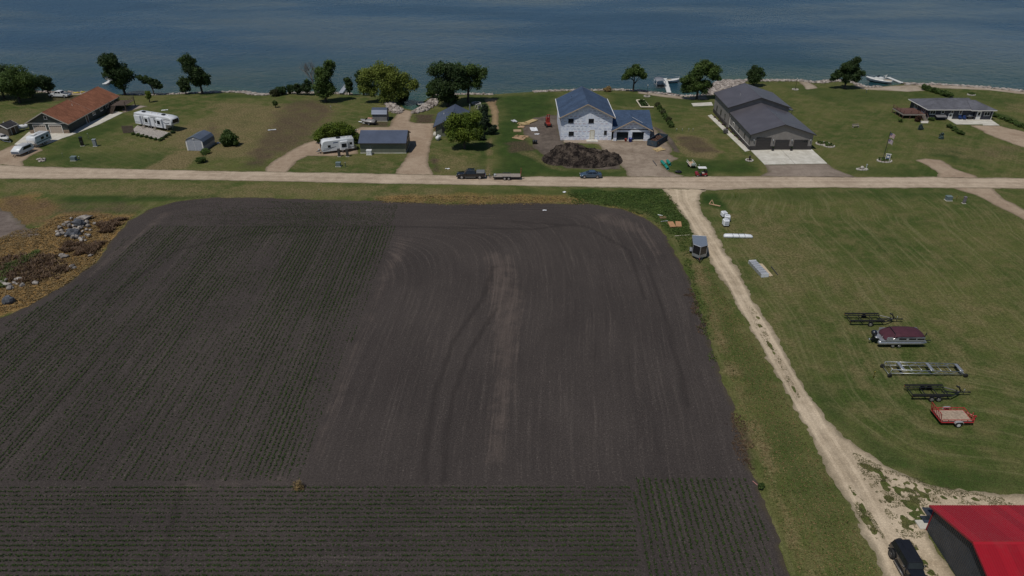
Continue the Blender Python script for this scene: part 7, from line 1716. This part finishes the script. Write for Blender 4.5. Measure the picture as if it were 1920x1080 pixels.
pile = [(108, 437), (113, 430), (118, 440), (121, 425), (125, 433), (122, 441), (128, 421), (131, 428), (130, 417), (138, 426), (141, 433), (143, 417), (147, 434), (152, 431), (155, 426), (150, 441), (156, 437), (144, 447), (150, 449), (138, 449), (157, 447), (162, 441), (163, 432), (160, 421), (166, 426), (154, 453), (161, 452), (168, 446), (134, 436), (116, 434), (110, 443), (145, 441), (164, 419), (170, 433), (178, 422), (125, 446), (140, 420), (135, 413), (148, 412)]
for k, (px, py) in enumerate(pile):
    s = rn.uniform(.24, .52); boulder('pale fieldstone lying in the rock pile among gold weeds', px, py, (s, s * rn.uniform(.7, 1), s * rn.uniform(.6, .9)), PALEB if rn.random() < .7 else BOULD if False else PALEB, 20 + k, GP, rn.uniform(0, 3), rn.uniform(0, .35))
for k, (px, py) in enumerate(((2, 530), (9, 533), (5, 538), (14, 535), (30, 525), (36, 524), (33, 533), (27, 531), (20, 541), (67, 532), (116, 480), (122, 483), (140, 503), (136, 500), (167, 476), (170, 480), (12, 526), (42, 536))):
    s = rn.uniform(.25, .55); boulder('pale fieldstone scattered singly through the gold weeds', px, py, (s * 1.2, s * .8, s * .6), PALEB, 90 + k, 'scattered stones in the gold weeds', rn.uniform(0, 3))
# ------------------------------------------------------------------ trees
def leaf_mat(name, c0, c1):
    t = NT(name); p = t.pos(); o = t.attr('tint')
    c = t.mix(o, c0, c1); c = t.mix(1.0, c, t.ramp(t.noise(p, .45, 3, .6), .3, .7, .72, 1.25), 'MULTIPLY'); t.col(c); t.set(.6, spec=.25)
    tr = t.n('ShaderNodeBsdfTranslucent'); t.l(c, tr.inputs[0]); mx_ = t.n('ShaderNodeMixShader'); mx_.inputs[0].default_value = .34; t.l(t.b.outputs[0], mx_.inputs[1]); t.l(tr.outputs[0], mx_.inputs[2]); t.l(mx_.outputs[0], t.t.nodes['Material Output'].inputs[0]); return t.m
LEAF = {'mid': leaf_mat('leaf_mid', (.034, .066, .015), (.095, .145, .034)), 'dark': leaf_mat('leaf_dark', (.017, .038, .013), (.056, .092, .027)), 'willow': leaf_mat('leaf_willow', (.085, .12, .02), (.21, .25, .05)), 'lime': leaf_mat('leaf_lime', (.054, .095, .011), (.155, .205, .028)), 'spruce': leaf_mat('leaf_spruce', (.018, .034, .016), (.04, .064, .032)), 'bluespruce': leaf_mat('leaf_bluespruce', (.045, .075, .07), (.10, .15, .14)), 'olive': leaf_mat('leaf_olive', (.03, .04, .014), (.07, .078, .03)), 'rust': leaf_mat('leaf_rust', (.045, .022, .016), (.10, .05, .03)), 'wheat': leaf_mat('leaf_wheat', (.19, .13, .055), (.33, .235, .11)), 'thin': leaf_mat('leaf_thatch', (.085, .095, .035), (.17, .155, .065)), 'blade': leaf_mat('leaf_blade', (.05, .085, .016), (.11, .15, .035)), 'stalk': leaf_mat('leaf_stalk', (.075, .045, .028), (.17, .11, .065))}
BARK = M('bark', (.060, .048, .040), .95, var=.3, scale=5, bump=.6)
trng = np.random.default_rng(77)
def leaves(name, C, Rd, n, size, mat, parent, drop=0.0, shell=.55):
    """leaf quads scattered through ellipsoid clumps C (k,3) with radii Rd (k,3)"""
    k = len(C); vol = Rd[:, 0] * Rd[:, 1] * Rd[:, 2]; pr = vol ** .75; pr = pr / pr.sum(); ci = trng.choice(k, n, p=pr)
    d = trng.normal(size=(n, 3)); d /= np.linalg.norm(d, axis=1)[:, None]; rad = trng.uniform(shell, 1.0, n) ** .7 * np.where(trng.uniform(0, 1, n) < .10, trng.uniform(1.05, 1.45, n), trng.uniform(.85, 1.12, n))
    P = C[ci] + d * Rd[ci] * rad[:, None]
    if drop: P[:, 2] -= drop * trng.uniform(0, 1, n) ** 2 * (np.linalg.norm(d[:, :2], axis=1))
    nrm = d * .9 + trng.normal(size=(n, 3)) * .75 + np.array([0, 0, .35]); nrm /= np.linalg.norm(nrm, axis=1)[:, None]
    a = np.cross(nrm, trng.normal(size=(n, 3))); a /= np.linalg.norm(a, axis=1)[:, None]; b = np.cross(nrm, a); s = size * trng.uniform(.6, 1.35, n)[:, None]
    V = np.stack([P - a * s, P - b * s * .6, P + a * s, P + b * s * .6], 1).reshape(-1, 3)
    o = np_mesh(name, V, np.arange(len(V)).reshape(-1, 4), mat, parent); tint = np.clip(trng.uniform(0, 1, k)[ci] * .75 + trng.uniform(0, .45, n), 0, 1); vattr(o, 'tint', np.repeat(tint, 4)); return o
def tree(name, label, px, py, h, rx, kind='mid', cz=.6, rz=None, lean=0.0, clumps=22, n=4200, leaf=.26, blobs=None, drop=0.0, group=None, cat='tree', bare=.22, seed=None, shrub=False, zoff=None):
    a = G(px, py); z0 = gz1(a.x, a.y) if a.y > 180 else 0.0
    a = G(px, py, z0)
    r = np.random.default_rng(seed if seed is not None else int(px * 7 + py))
    R = thing(name, label, cat, (a.x, a.y, z0), 0, group)
    rz = rz or h * (1 - bare) / 2; czm = h - rz
    C = []; Rd = []
    if blobs:
        for bx, bz, br in blobs:                        # big masses, each made of smaller clumps
            m = max(4, int(clumps * 1.3 / len(blobs))); C.append((bx, 0, bz)); Rd.append((br * .7, br * .7, br * .7))
            for _ in range(m):
                d = r.normal(size=3); d /= np.linalg.norm(d); q = r.uniform(.35, .8); C.append((bx + d[0] * br * q, d[1] * br * q, bz + d[2] * br * q * .9)); k = br * r.uniform(.38, .62); Rd.append((k, k, k * .8))
    else:
        C.append((lean * czm / h, 0, czm - rz * .1)); Rd.append((rx * .75, rx * .75, rz * .8))
        for _ in range(clumps):
            d = r.normal(size=3); d /= np.linalg.norm(d); q = r.uniform(.3, .86); x, y, z = d * q
            C.append((x * rx + lean * (czm + z * rz) / h, y * rx, czm + z * rz)); k = rx * r.uniform(.28, .5); Rd.append((k, k, min(k * .85, rz * .5)))
    C = np.array(C); Rd = np.array(Rd)
    leaves('foliage' if shrub else 'crown', C, Rd, int(n * 2.3), leaf * .84, LEAF[kind], R, drop, .35)
    tr = h * .022 + .05; cc = C.mean(0); top = Vector((cc[0], cc[1], cc[2] + rz * .2))
    if not shrub:
        m_ = MB(); pts = [Vector((0, 0, -.3)), Vector((0, 0, .2)), Vector((top.x * .2, top.y * .2, top.z * .35)), Vector((top.x * .6, top.y * .6, top.z * .7)), top]
        m_.tube(pts, [tr * 1.5, tr * 1.15, tr, tr * .6, tr * .2], 8); tk = m_.build('trunk', BARK, R)
        for i in r.choice(len(C), min(9, len(C)), False):
            s = .3 + .35 * r.random(); p0 = Vector((0, 0, 0)).lerp(top, s); p1 = Vector(C[i]); md = p0.lerp(p1, .5) + Vector((0, 0, .15 * h * .2)); m_ = MB(); m_.tube([p0, md, p1], [tr * .45, tr * .3, tr * .1], 5); m_.build('limb', BARK, tk)
    else:
        m_ = MB()
        for k in range(5): t_ = k * 1.26; m_.tube([(.1 * math.cos(t_), .1 * math.sin(t_), -.1), (rx * .4 * math.cos(t_), rx * .4 * math.sin(t_), h * .6)], [.05, .02], 5)
        m_.build('stem', BARK, R)
    return R
def HH(px, py, top): return hgt(px, py, top)
GS = 'trees along the lake shore'
tree('lakeside_tree', 'broad bushy tree at the left end of the shore above its own shade', 38, 193, 10.2, 5.2, 'mid', clumps=30, n=6500, bare=.14, group=GS); tree('lakeside_tree', 'dark bushy tree behind the broad left-end tree', 8, 184, 10.5, 5.2, 'dark', clumps=26, n=5200, group=GS, bare=.1); tree('lakeside_tree', 'rounded tree tucked against the broad left-end tree', 62, 181, 7.6, 3.6, 'mid', n=3200, group=GS, bare=.1)
tree('lakeside_tree', 'outermost rounded tree of the left-end clump', -22, 188, 8.6, 4.4, 'mid', n=3600, group=GS)
tree('lakeside_tree', 'slim young tree standing beside the white pickup truck', 93, 181, 6.4, 2.1, 'dark', n=2000, group=GS, bare=.22)
tree('lakeside_tree', 'tall dark tree at the lake end of the brown-roofed house', 235, 178, 12.0, 4.0, 'dark', blobs=[(-2.6, 9.2, 2.7), (-1.2, 10.2, 2.2), (-.6, 7.6, 3.0), (.6, 5.6, 3.0), (-.6, 4.2, 2.6), (-2.6, 6.6, 2.2)], clumps=48, n=7500, group=GS)
tree('lakeside_tree', 'small leaning tree with a wind-swept crown on the left shore', 289, 177, 5.4, 2.6, 'dark', blobs=[(-2.8, 4.7, 1.1), (-1.4, 4.3, 1.3), (0, 3.7, 1.4), (1.2, 3.1, 1.3), (2.3, 2.4, 1.0)], clumps=34, n=3000, group=GS); tree('sapling', 'small sapling on the lawn before the leaning shore tree', 281, 192, 3.4, 1.0, 'lime', n=500, bare=.25, leaf=.2, group='saplings on the lawns')
tree('lakeside_tree', 'tall stepped dark tree with small companion on the left shore', 380, 176, 11.3, 3.6, 'dark', blobs=[(-2.2, 9.0, 2.5), (-1.8, 7.2, 2.7), (.0, 5.6, 2.7), (1.6, 4.0, 2.2), (-1.0, 4.2, 2.4)], clumps=46, n=6500, group=GS); tree('lakeside_tree', 'small dark companion tree beside the tall stepped tree', 349, 176, 6.2, 2.0, 'dark', n=1900, bare=.06, group=GS)
tree('lakeside_tree', 'upright dark tree with thin twiggy top on the middle lawn', 611, 192, 12.6, 3.4, 'mid', blobs=[(-1.2, 3.4, 2.5), (1.0, 3.6, 2.6), (.0, 5.8, 3.0), (.2, 7.6, 2.4), (1.4, 8.8, 2.2), (2.0, 10.4, 1.7)], clumps=50, n=7600, group=GS)
# bare tree
a = G(592, 178, -.3); R = thing('bare_tree', 'leafless grey tree standing behind the upright dark tree', 'tree', (a.x, a.y, -.3)); rb = random.Random(5); gb = M('grey_bark', (.16, .14, .125), .95)
m_ = MB(); m_.tube([(0, 0, -.3), (-.3, 0, 3.0), (-.7, 0, 6.0)], [.22, .17, .1], 7); tk = m_.build('trunk', gb, R)
def twig(p, d, L, r_, lv):
    q = p + d * L; m_.tube([p, p.lerp(q, .5) + Vector((rb.uniform(-.1, .1), rb.uniform(-.1, .1), 0)) * L, q], [r_, r_ * .7, r_ * .4], 4)
    if lv:
        for _ in range(4): dd_ = (d + Vector((rb.uniform(-.7, .7), rb.uniform(-.7, .7), rb.uniform(-.1, .5)))).normalized(); twig(p.lerp(q, rb.uniform(.45, 1)), dd_, L * rb.uniform(.5, .75), r_ * .55, lv - 1)
for k in range(8):
    m_ = MB(); t_ = k * .8; twig(Vector((-.3 - .05 * k, 0, 2.6 + k * .45)), Vector((math.cos(t_) * .6 - .1, math.sin(t_) * .5, .9)).normalized(), 2.6, .08, 3); m_.build('branch', gb, tk)
for k, (px, py, h, rx, kd, lb) in enumerate(((530, 177, 2.6, 1.7, 'dark', 'leftmost low shrub of the shore shrub row'), (545, 176, 3.0, 1.3, 'dark', 'second low shrub of the shore shrub row'), (560, 177, 3.6, 1.6, 'dark', 'taller rounded shrub in the shore shrub row'), (577, 178, 4.6, 1.7, 'dark', 'tallest shrub of the row, before the bare tree'), (516, 180, 1.9, 1.9, 'olive', 'spreading pale shrub at the start of the shore row'))): tree('shore_shrub', lb, px, py, h, rx, kd, n=1100, clumps=12, shrub=True, group='shrubs along the shore', cat='shrub', bare=.05)
tree('sapling', 'tiny sapling on the brown lawn under the shore shrubs', 517, 202, 2.0, .8, 'mid', n=300, bare=.2, leaf=.18, group='saplings on the lawns')
tree('lakeside_tree', 'slender dark tree beside the aluminium gangway', 656, 178, 5.6, 1.5, 'dark', n=1500, bare=.08, group=GS); tree('lakeside_tree', 'dark narrow tree half hidden behind the willow', 682, 178, 7.8, 2.3, 'dark', n=2200, bare=.08, group=GS)
tree('willow_tree', 'broad yellow-green willow beside the boat ramp rocks', 727, 193, 11.4, 7.0, 'willow', blobs=[(-4.6, 7.2, 3.0), (-1.5, 8.6, 3.0), (1.6, 8.6, 3.1), (4.4, 6.6, 2.9), (7.2, 5.2, 2.2), (0, 5.6, 3.6), (-4.2, 3.8, 2.4), (3.4, 3.6, 2.6), (-6.2, 4.4, 1.8), (-.6, 2.6, 2.4)], clumps=80, n=11000, leaf=.27, drop=1.1, group=GS)
tree('shore_shrub', 'dark shrub at the foot of the willow beside the rocks', 757, 192, 3.0, 2.0, 'dark', n=1300, clumps=12, shrub=True, cat='shrub', bare=.02, group='shrubs along the shore'); tree('shore_shrub', 'rounded green shrub across the cove from the willow', 811, 183, 5.0, 1.9, 'mid', n=1700, clumps=14, shrub=True, cat='shrub', bare=.02, group='shrubs along the shore')
tree('lakeside_tree', 'large very dark tree behind the sage cabin', 840, 200, 12.5, 5.0, 'dark', blobs=[(-2.2, 9.6, 2.8), (.8, 9.4, 3.0), (-1.0, 6.4, 3.3), (1.6, 5.6, 2.8), (-1.2, 3.4, 2.6), (.8, 2.4, 2.2), (3.2, 9.2, 2.6), (3.6, 6.8, 2.4)], clumps=64, n=9500, group=GS); tree('lakeside_tree', 'lighter tree with drooping outer boughs beside the very dark tree', 878, 192, 11.3, 5.0, 'mid', blobs=[(-3.6, 8.8, 2.6), (-2.0, 8.2, 2.8), (1.4, 8.6, 2.8), (4.2, 8.0, 2.2), (2.6, 5.6, 2.2), (-.4, 5.4, 2.2)], clumps=44, n=5600, drop=.8, group=GS)
tree('yard_tree', 'round bright green tree in front of the sage cabin', 871, 279, 9.0, 4.5, 'lime', blobs=[(-2.0, 6.3, 2.5), (1.6, 6.6, 2.6), (0, 7.2, 2.1), (-2.3, 4.0, 2.3), (2.3, 4.2, 2.4), (0, 3.6, 2.6)], clumps=56, n=10500, leaf=.23)
tree('yard_tree', 'wide low bright green tree behind the white travel trailer', 632, 268, 5.2, 4.9, 'lime', blobs=[(-3.3, 2.4, 1.9), (-1.4, 3.4, 2.0), (.9, 3.6, 2.0), (3.0, 2.9, 1.9), (0, 2.2, 2.2), (4.1, 1.7, 1.5), (-4.3, 1.4, 1.3)], clumps=56, n=9500, leaf=.22)
tree('round_bush', 'round dark green bush on the lawn beside the curved shed', 432, 273, 4.2, 2.35, 'mid', blobs=[(-.7, 1.5, 1.5), (.8, 1.5, 1.5), (0, 2.5, 1.6), (-.3, 1.2, 1.7)], n=5200, clumps=40, shrub=True, cat='bush', bare=.02, leaf=.2)
for k, (px, py, h, rx, lb) in enumerate(((910, 220, 4.2, 1.0, 'narrow dark evergreen beside the bend of the dirt trail'), (908, 252, 6.6, 1.6, 'tall narrow evergreen between the round tree and trail'), (924, 252, 2.4, 1.3, 'squat dark evergreen at the lower end of the trail'), (900, 262, 2.0, 1.4, 'low green shrub beside the round bright tree'))): tree('evergreen_shrub', lb, px, py, h, rx, 'spruce', n=1500, clumps=16, shrub=True, cat='shrub', bare=.02, leaf=.2)
tree('lakeside_tree', 'small tree with domed drooping crown behind the new house', 1187, 172, 8.2, 3.5, 'mid', blobs=[(-1.7, 5.8, 1.8), (1.6, 5.8, 1.9), (0, 6.8, 1.7), (-2.4, 4.6, 1.2), (2.4, 4.6, 1.2)], clumps=36, n=3600, drop=.8, group=GS)
tree('lakeside_tree', 'bright leafy double tree on the shore beside the white dock', 1306, 186, 11.4, 5.4, 'mid', blobs=[(-2.8, 4.0, 2.5), (-.6, 4.4, 2.7), (1.6, 3.6, 2.4), (-1.4, 6.3, 2.4), (.6, 8.8, 2.5), (3.4, 7.8, 2.4), (4.6, 6.6, 1.7), (1.8, 9.6, 1.9), (-4.0, 5.4, 1.6)], clumps=66, n=9500, group=GS); tree('lakeside_tree', 'compact dark round-headed tree behind the grey roof', 1413, 162, 6.3, 2.6, 'dark', n=3200, clumps=24, bare=.08, group=GS)
tree('lakeside_tree', 'spreading dark tree over its shadow on the right lawn', 1583, 167, 9.5, 4.2, 'dark', blobs=[(1.2, 7.2, 2.2), (-.6, 6.6, 2.0), (2.6, 4.8, 2.2), (.2, 4.2, 2.3), (-3.6, 3.6, 1.5), (-2.2, 4.6, 1.6), (3.0, 3.0, 1.5)], clumps=50, n=6200, group=GS)
for k in range(9):
    f = k / 8; px, py = 1233 + f * 26, 200 + f * 38; tree('hedge_shrub', 'low shrub in the hedge between the two big lots', px, py, 1.3 - .2 * (k % 3), .95, 'olive' if k % 3 == 0 else 'mid', n=520, clumps=9, shrub=True, group='hedge shrubs between the lots', cat='shrub', bare=.02, leaf=.18, seed=k)
for k in range(8):
    f = k / 7; px, py = 1733 + f * 46, 168 + f * 14; tree('hedge_shrub', 'dense dark shrub in the hedge behind the ranch house', px, py, 1.7 - .2 * (k % 3), 1.2, 'mid', n=600, clumps=9, shrub=True, group='hedge shrubs behind the ranch house', cat='shrub', bare=.02, leaf=.2, seed=20 + k)
for k in range(9):
    f = k / 8; px, py = 1860 + f * 75, 216 + f * 30; tree('hedge_shrub', 'dense dark shrub in the hedge right of the ranch house', px, py, 1.0 - .15 * (k % 3), 1.1, 'mid', n=420, clumps=9, shrub=True, group='hedge shrubs right of the ranch house', cat='shrub', bare=.02, leaf=.2, seed=40 + k)
for px, py, lb in ((1725, 243, 'small blue spruce on the lawn before the red-brown deck'), (1764, 260, 'small blue spruce lower on the lawn'), ):
    tree('blue_spruce', lb, px, py, 1.7, .8, 'bluespruce', blobs=[(0, .35, .7), (0, .8, .5), (0, 1.25, .32)], clumps=18, n=700, shrub=True, cat='spruce', leaf=.13)
for k, (px, py) in enumerate(((1778, 239), (1784, 241), (1788, 245), (1793, 248), (1798, 251), (1804, 253))): tree('garden_shrub', 'small dark shrub in the row on the lawn below the patio', px, py, .9, .75, 'mid', n=300, clumps=7, shrub=True, group='shrub row below the patio', cat='shrub', bare=.02, leaf=.15, seed=60 + k)
tree('garden_shrub', 'dark red shrub under the red-brown deck', 1720, 228, 1.5, 1.1, 'rust', n=600, clumps=9, shrub=True, cat='shrub', bare=.02, leaf=.16); tree('garden_shrub', 'green shrub at the corner of the ranch house deck', 1747, 226, 1.0, .9, 'mid', n=400, clumps=7, shrub=True, cat='shrub', bare=.02, leaf=.15); tree('garden_shrub', 'lone low shrub on the lawn left of the deck', 1688, 229, .9, .7, 'mid', n=260, clumps=6, shrub=True, cat='shrub', bare=.02, leaf=.15)
tree('garden_shrub', 'low bushes beside the curved shed door', 385, 288, 1.0, 1.4, 'mid', n=600, clumps=9, shrub=True, cat='shrub', bare=.02, leaf=.16); tree('garden_shrub', 'round low bush on the verge below the curved shed', 378, 304, 1.1, 1.4, 'mid', n=700, clumps=9, shrub=True, cat='shrub', bare=.02, leaf=.17)
for k in range(7): f = k / 6; tree('patio_plant', 'leafy plant along the edge of the camper patio', 250 + f * 50, 252.5 + f * 12, .7, .6, 'mid', n=220, clumps=5, shrub=True, group='plants edging the camper patio', cat='plant', bare=.02, leaf=.13, seed=80 + k)
for k in range(4): f = k / 3; tree('patio_plant', 'leafy plant along the front edge of the camper patio', 304 + f * 20, 262 - f * 12, .75, .65, 'dark', n=240, clumps=5, shrub=True, group='plants edging the camper patio', cat='plant', bare=.02, leaf=.13, seed=90 + k)
tree('wild_bush', 'tawny dead bush on the shore behind the new house roof', 1140, 171, 1.6, 1.3, 'wheat', n=500, clumps=8, shrub=True, cat='bush', bare=.02)
tree('weed_clump', 'tall straw-coloured weed clump where the crop rows meet', 560, 916, 1.5, .75, 'wheat', blobs=[(0, .3, .55), (.1, .8, .45), (-.3, .25, .5), (.35, .3, .5)], clumps=14, n=420, shrub=True, cat='weeds', leaf=.06); tree('weed_clump', 'leafy green weed at the field corner by the verge', 1425, 917, .8, .4, 'mid', n=260, clumps=6, shrub=True, cat='weeds', leaf=.08)
# ------------------------------------------------------------------ weeds and tufts nobody could count
def tufts(name, label, polys, n, h0, h1, kind, w=.05, soft=.6, thin=None):
    xs, ys = [], []
    for poly in polys:
        wp = W(poly); ax = [p[0] for p in wp]; ay = [p[1] for p in wp]; X = trng.uniform(min(ax), max(ax), n * 3); Y = trng.uniform(min(ay), max(ay), n * 3); k = sdf(X, Y, wp) + (fbm(X * .8, Y * .8, 6) - .5) * soft * 2 < 0
        if thin is not None: k &= fbm(X * 1.1, Y * 1.1, 3, 3) > thin
        xs.append(X[k][:n]); ys.append(Y[k][:n])
    X = np.concatenate(xs); Y = np.concatenate(ys); m = len(X); K = 4
    a = trng.uniform(0, 6.28, (m, K)); h = trng.uniform(h0, h1, (m, 1)) * trng.uniform(.6, 1, (m, K)); sp = h * trng.uniform(.6, 1.8, (m, K)); ca, sa = np.cos(a), np.sin(a)
    B0 = np.stack([X[:, None] - sa * w, Y[:, None] + ca * w, np.full(a.shape, .01)], -1); B1 = np.stack([X[:, None] + sa * w, Y[:, None] - ca * w, np.full(a.shape, .01)], -1); T1 = np.stack([X[:, None] + ca * sp + sa * w * .7, Y[:, None] + sa * sp - ca * w * .7, h], -1); T0 = np.stack([X[:, None] + ca * sp - sa * w * .7, Y[:, None] + sa * sp + ca * w * .7, h], -1)
    V = np.stack([B0, B1, T1, T0], 2).reshape(-1, 3); o = np_mesh(name, V, np.arange(len(V)).reshape(-1, 4), LEAF[kind]); vattr(o, 'tint', np.repeat(trng.uniform(0, 1, m), K * 4)); return setp(o, label, 'weeds', kind='stuff')
GOLDP = [(-30, 458), (30, 434), (75, 427), (110, 404), (170, 402), (246, 406), (222, 432), (198, 462), (180, 492), (128, 531), (58, 571), (-30, 600)]
tufts('dry_weeds', 'gold dry weeds around the rock pile', [GOLDP], 9000, .07, .24, 'wheat', .05)
tufts('brown_weeds', 'dark brown dead weeds among the gold ones', [[(-20, 492), (40, 480), (110, 478), (128, 508), (60, 534), (-20, 528)], [(190, 418), (225, 412), (220, 428), (190, 440)], [(125, 452), (185, 462), (170, 480), (130, 472)]], 1100, .2, .55, 'stalk', .07, 2.5)
tufts('green_weeds', 'green weed patches among the gold weeds', [[(-10, 505), (30, 490), (70, 470), (75, 476), (20, 512)], [(-10, 510), (14, 512), (8, 540), (-10, 540)]], 700, .15, .4, 'blade', .06)
tufts('dry_weeds', 'gold dry weeds along the road edge of the field', [[(700, 371), (860, 367), (1060, 370), (1105, 377), (1105, 384), (1000, 383), (850, 386), (700, 379)]], 1500, .06, .2, 'wheat', .045, 1.2)
tufts('verge_grass', 'long green grass along the field corner and lane', [[(1060, 362), (1238, 356), (1272, 388), (1300, 440), (1264, 445), (1225, 408), (1170, 392), (1080, 380)]], 3000, .08, .22, 'blade', .05, 1.6)
tufts('lane_grass', 'grass tufts breaking through the gravel lane', [[(1600, 850), (1660, 878), (1760, 914), (1900, 936), (1900, 950), (1745, 945), (1742, 985), (1720, 1010), (1690, 1010), (1668, 970), (1640, 925), (1606, 890)]], 7000, .03, .08, 'thin', .02, .8, .45)
tufts('lane_grass', 'grass tufts down the middle and edges of the gravel lane', [[(1405, 575), (1425, 592), (1470, 690), (1500, 740), (1520, 790), (1495, 750), (1450, 670), (1420, 620)], [(1590, 910), (1612, 930), (1660, 1010), (1640, 1015), (1610, 970)], [(1705, 1010), (1745, 1060), (1790, 1110), (1760, 1110), (1725, 1060), (1690, 1005)]], 700, .03, .08, 'thin', .02, .4, .5)
tufts('field_weeds', 'brown weeds creeping into the field beside the verge', [[(1372, 775), (1395, 790), (1408, 850), (1424, 890), (1400, 885), (1375, 840)], [(1290, 530), (1305, 560), (1325, 640), (1315, 640), (1298, 570)]], 420, .05, .15, 'stalk', .03, 2.0)
tufts('roadside_weeds', 'scattered low weeds beside the cargo trailer', [[(1262, 430), (1296, 445), (1296, 500), (1320, 580), (1345, 690), (1335, 690), (1305, 575), (1285, 500)]], 1300, .06, .2, 'blade', .04, 1.0)
# clods and stones lying on the dirt mound
k = trng.uniform(0, 1, hm.shape) < .10; k &= hm > .25
stones('mound_clods', A[k], B[k], hm[k], trng.uniform(.06, .22, k.sum()), MOUND, 'loose clods on the heap of dark soil')['category'] = 'clods'
tufts('lawn_tufts', 'uneven grass tufts of the mown lot beside the lane', [[(1340, 385), (1500, 378), (1900, 400), (1990, 600), (1990, 880), (1790, 905), (1660, 860), (1560, 785), (1490, 680), (1410, 548), (1360, 455)]], 9000, .02, .06, 'thin', .03, .5)
tufts('verge_tufts', 'uneven dry grass tufts of the verge between field and lane', [[(1300, 500), (1325, 500), (1400, 620), (1490, 780), (1570, 930), (1650, 1080), (1500, 1080), (1450, 940), (1405, 820), (1360, 690), (1325, 580)]], 5000, .03, .08, 'wheat', .025, .8)
tufts('verge_tufts', 'scattered green tufts of the verge between field and lane', [[(1300, 500), (1325, 500), (1400, 620), (1490, 780), (1570, 930), (1650, 1080), (1500, 1080), (1450, 940), (1405, 820), (1360, 690), (1325, 580)]], 2500, .04, .1, 'blade', .025, .8)
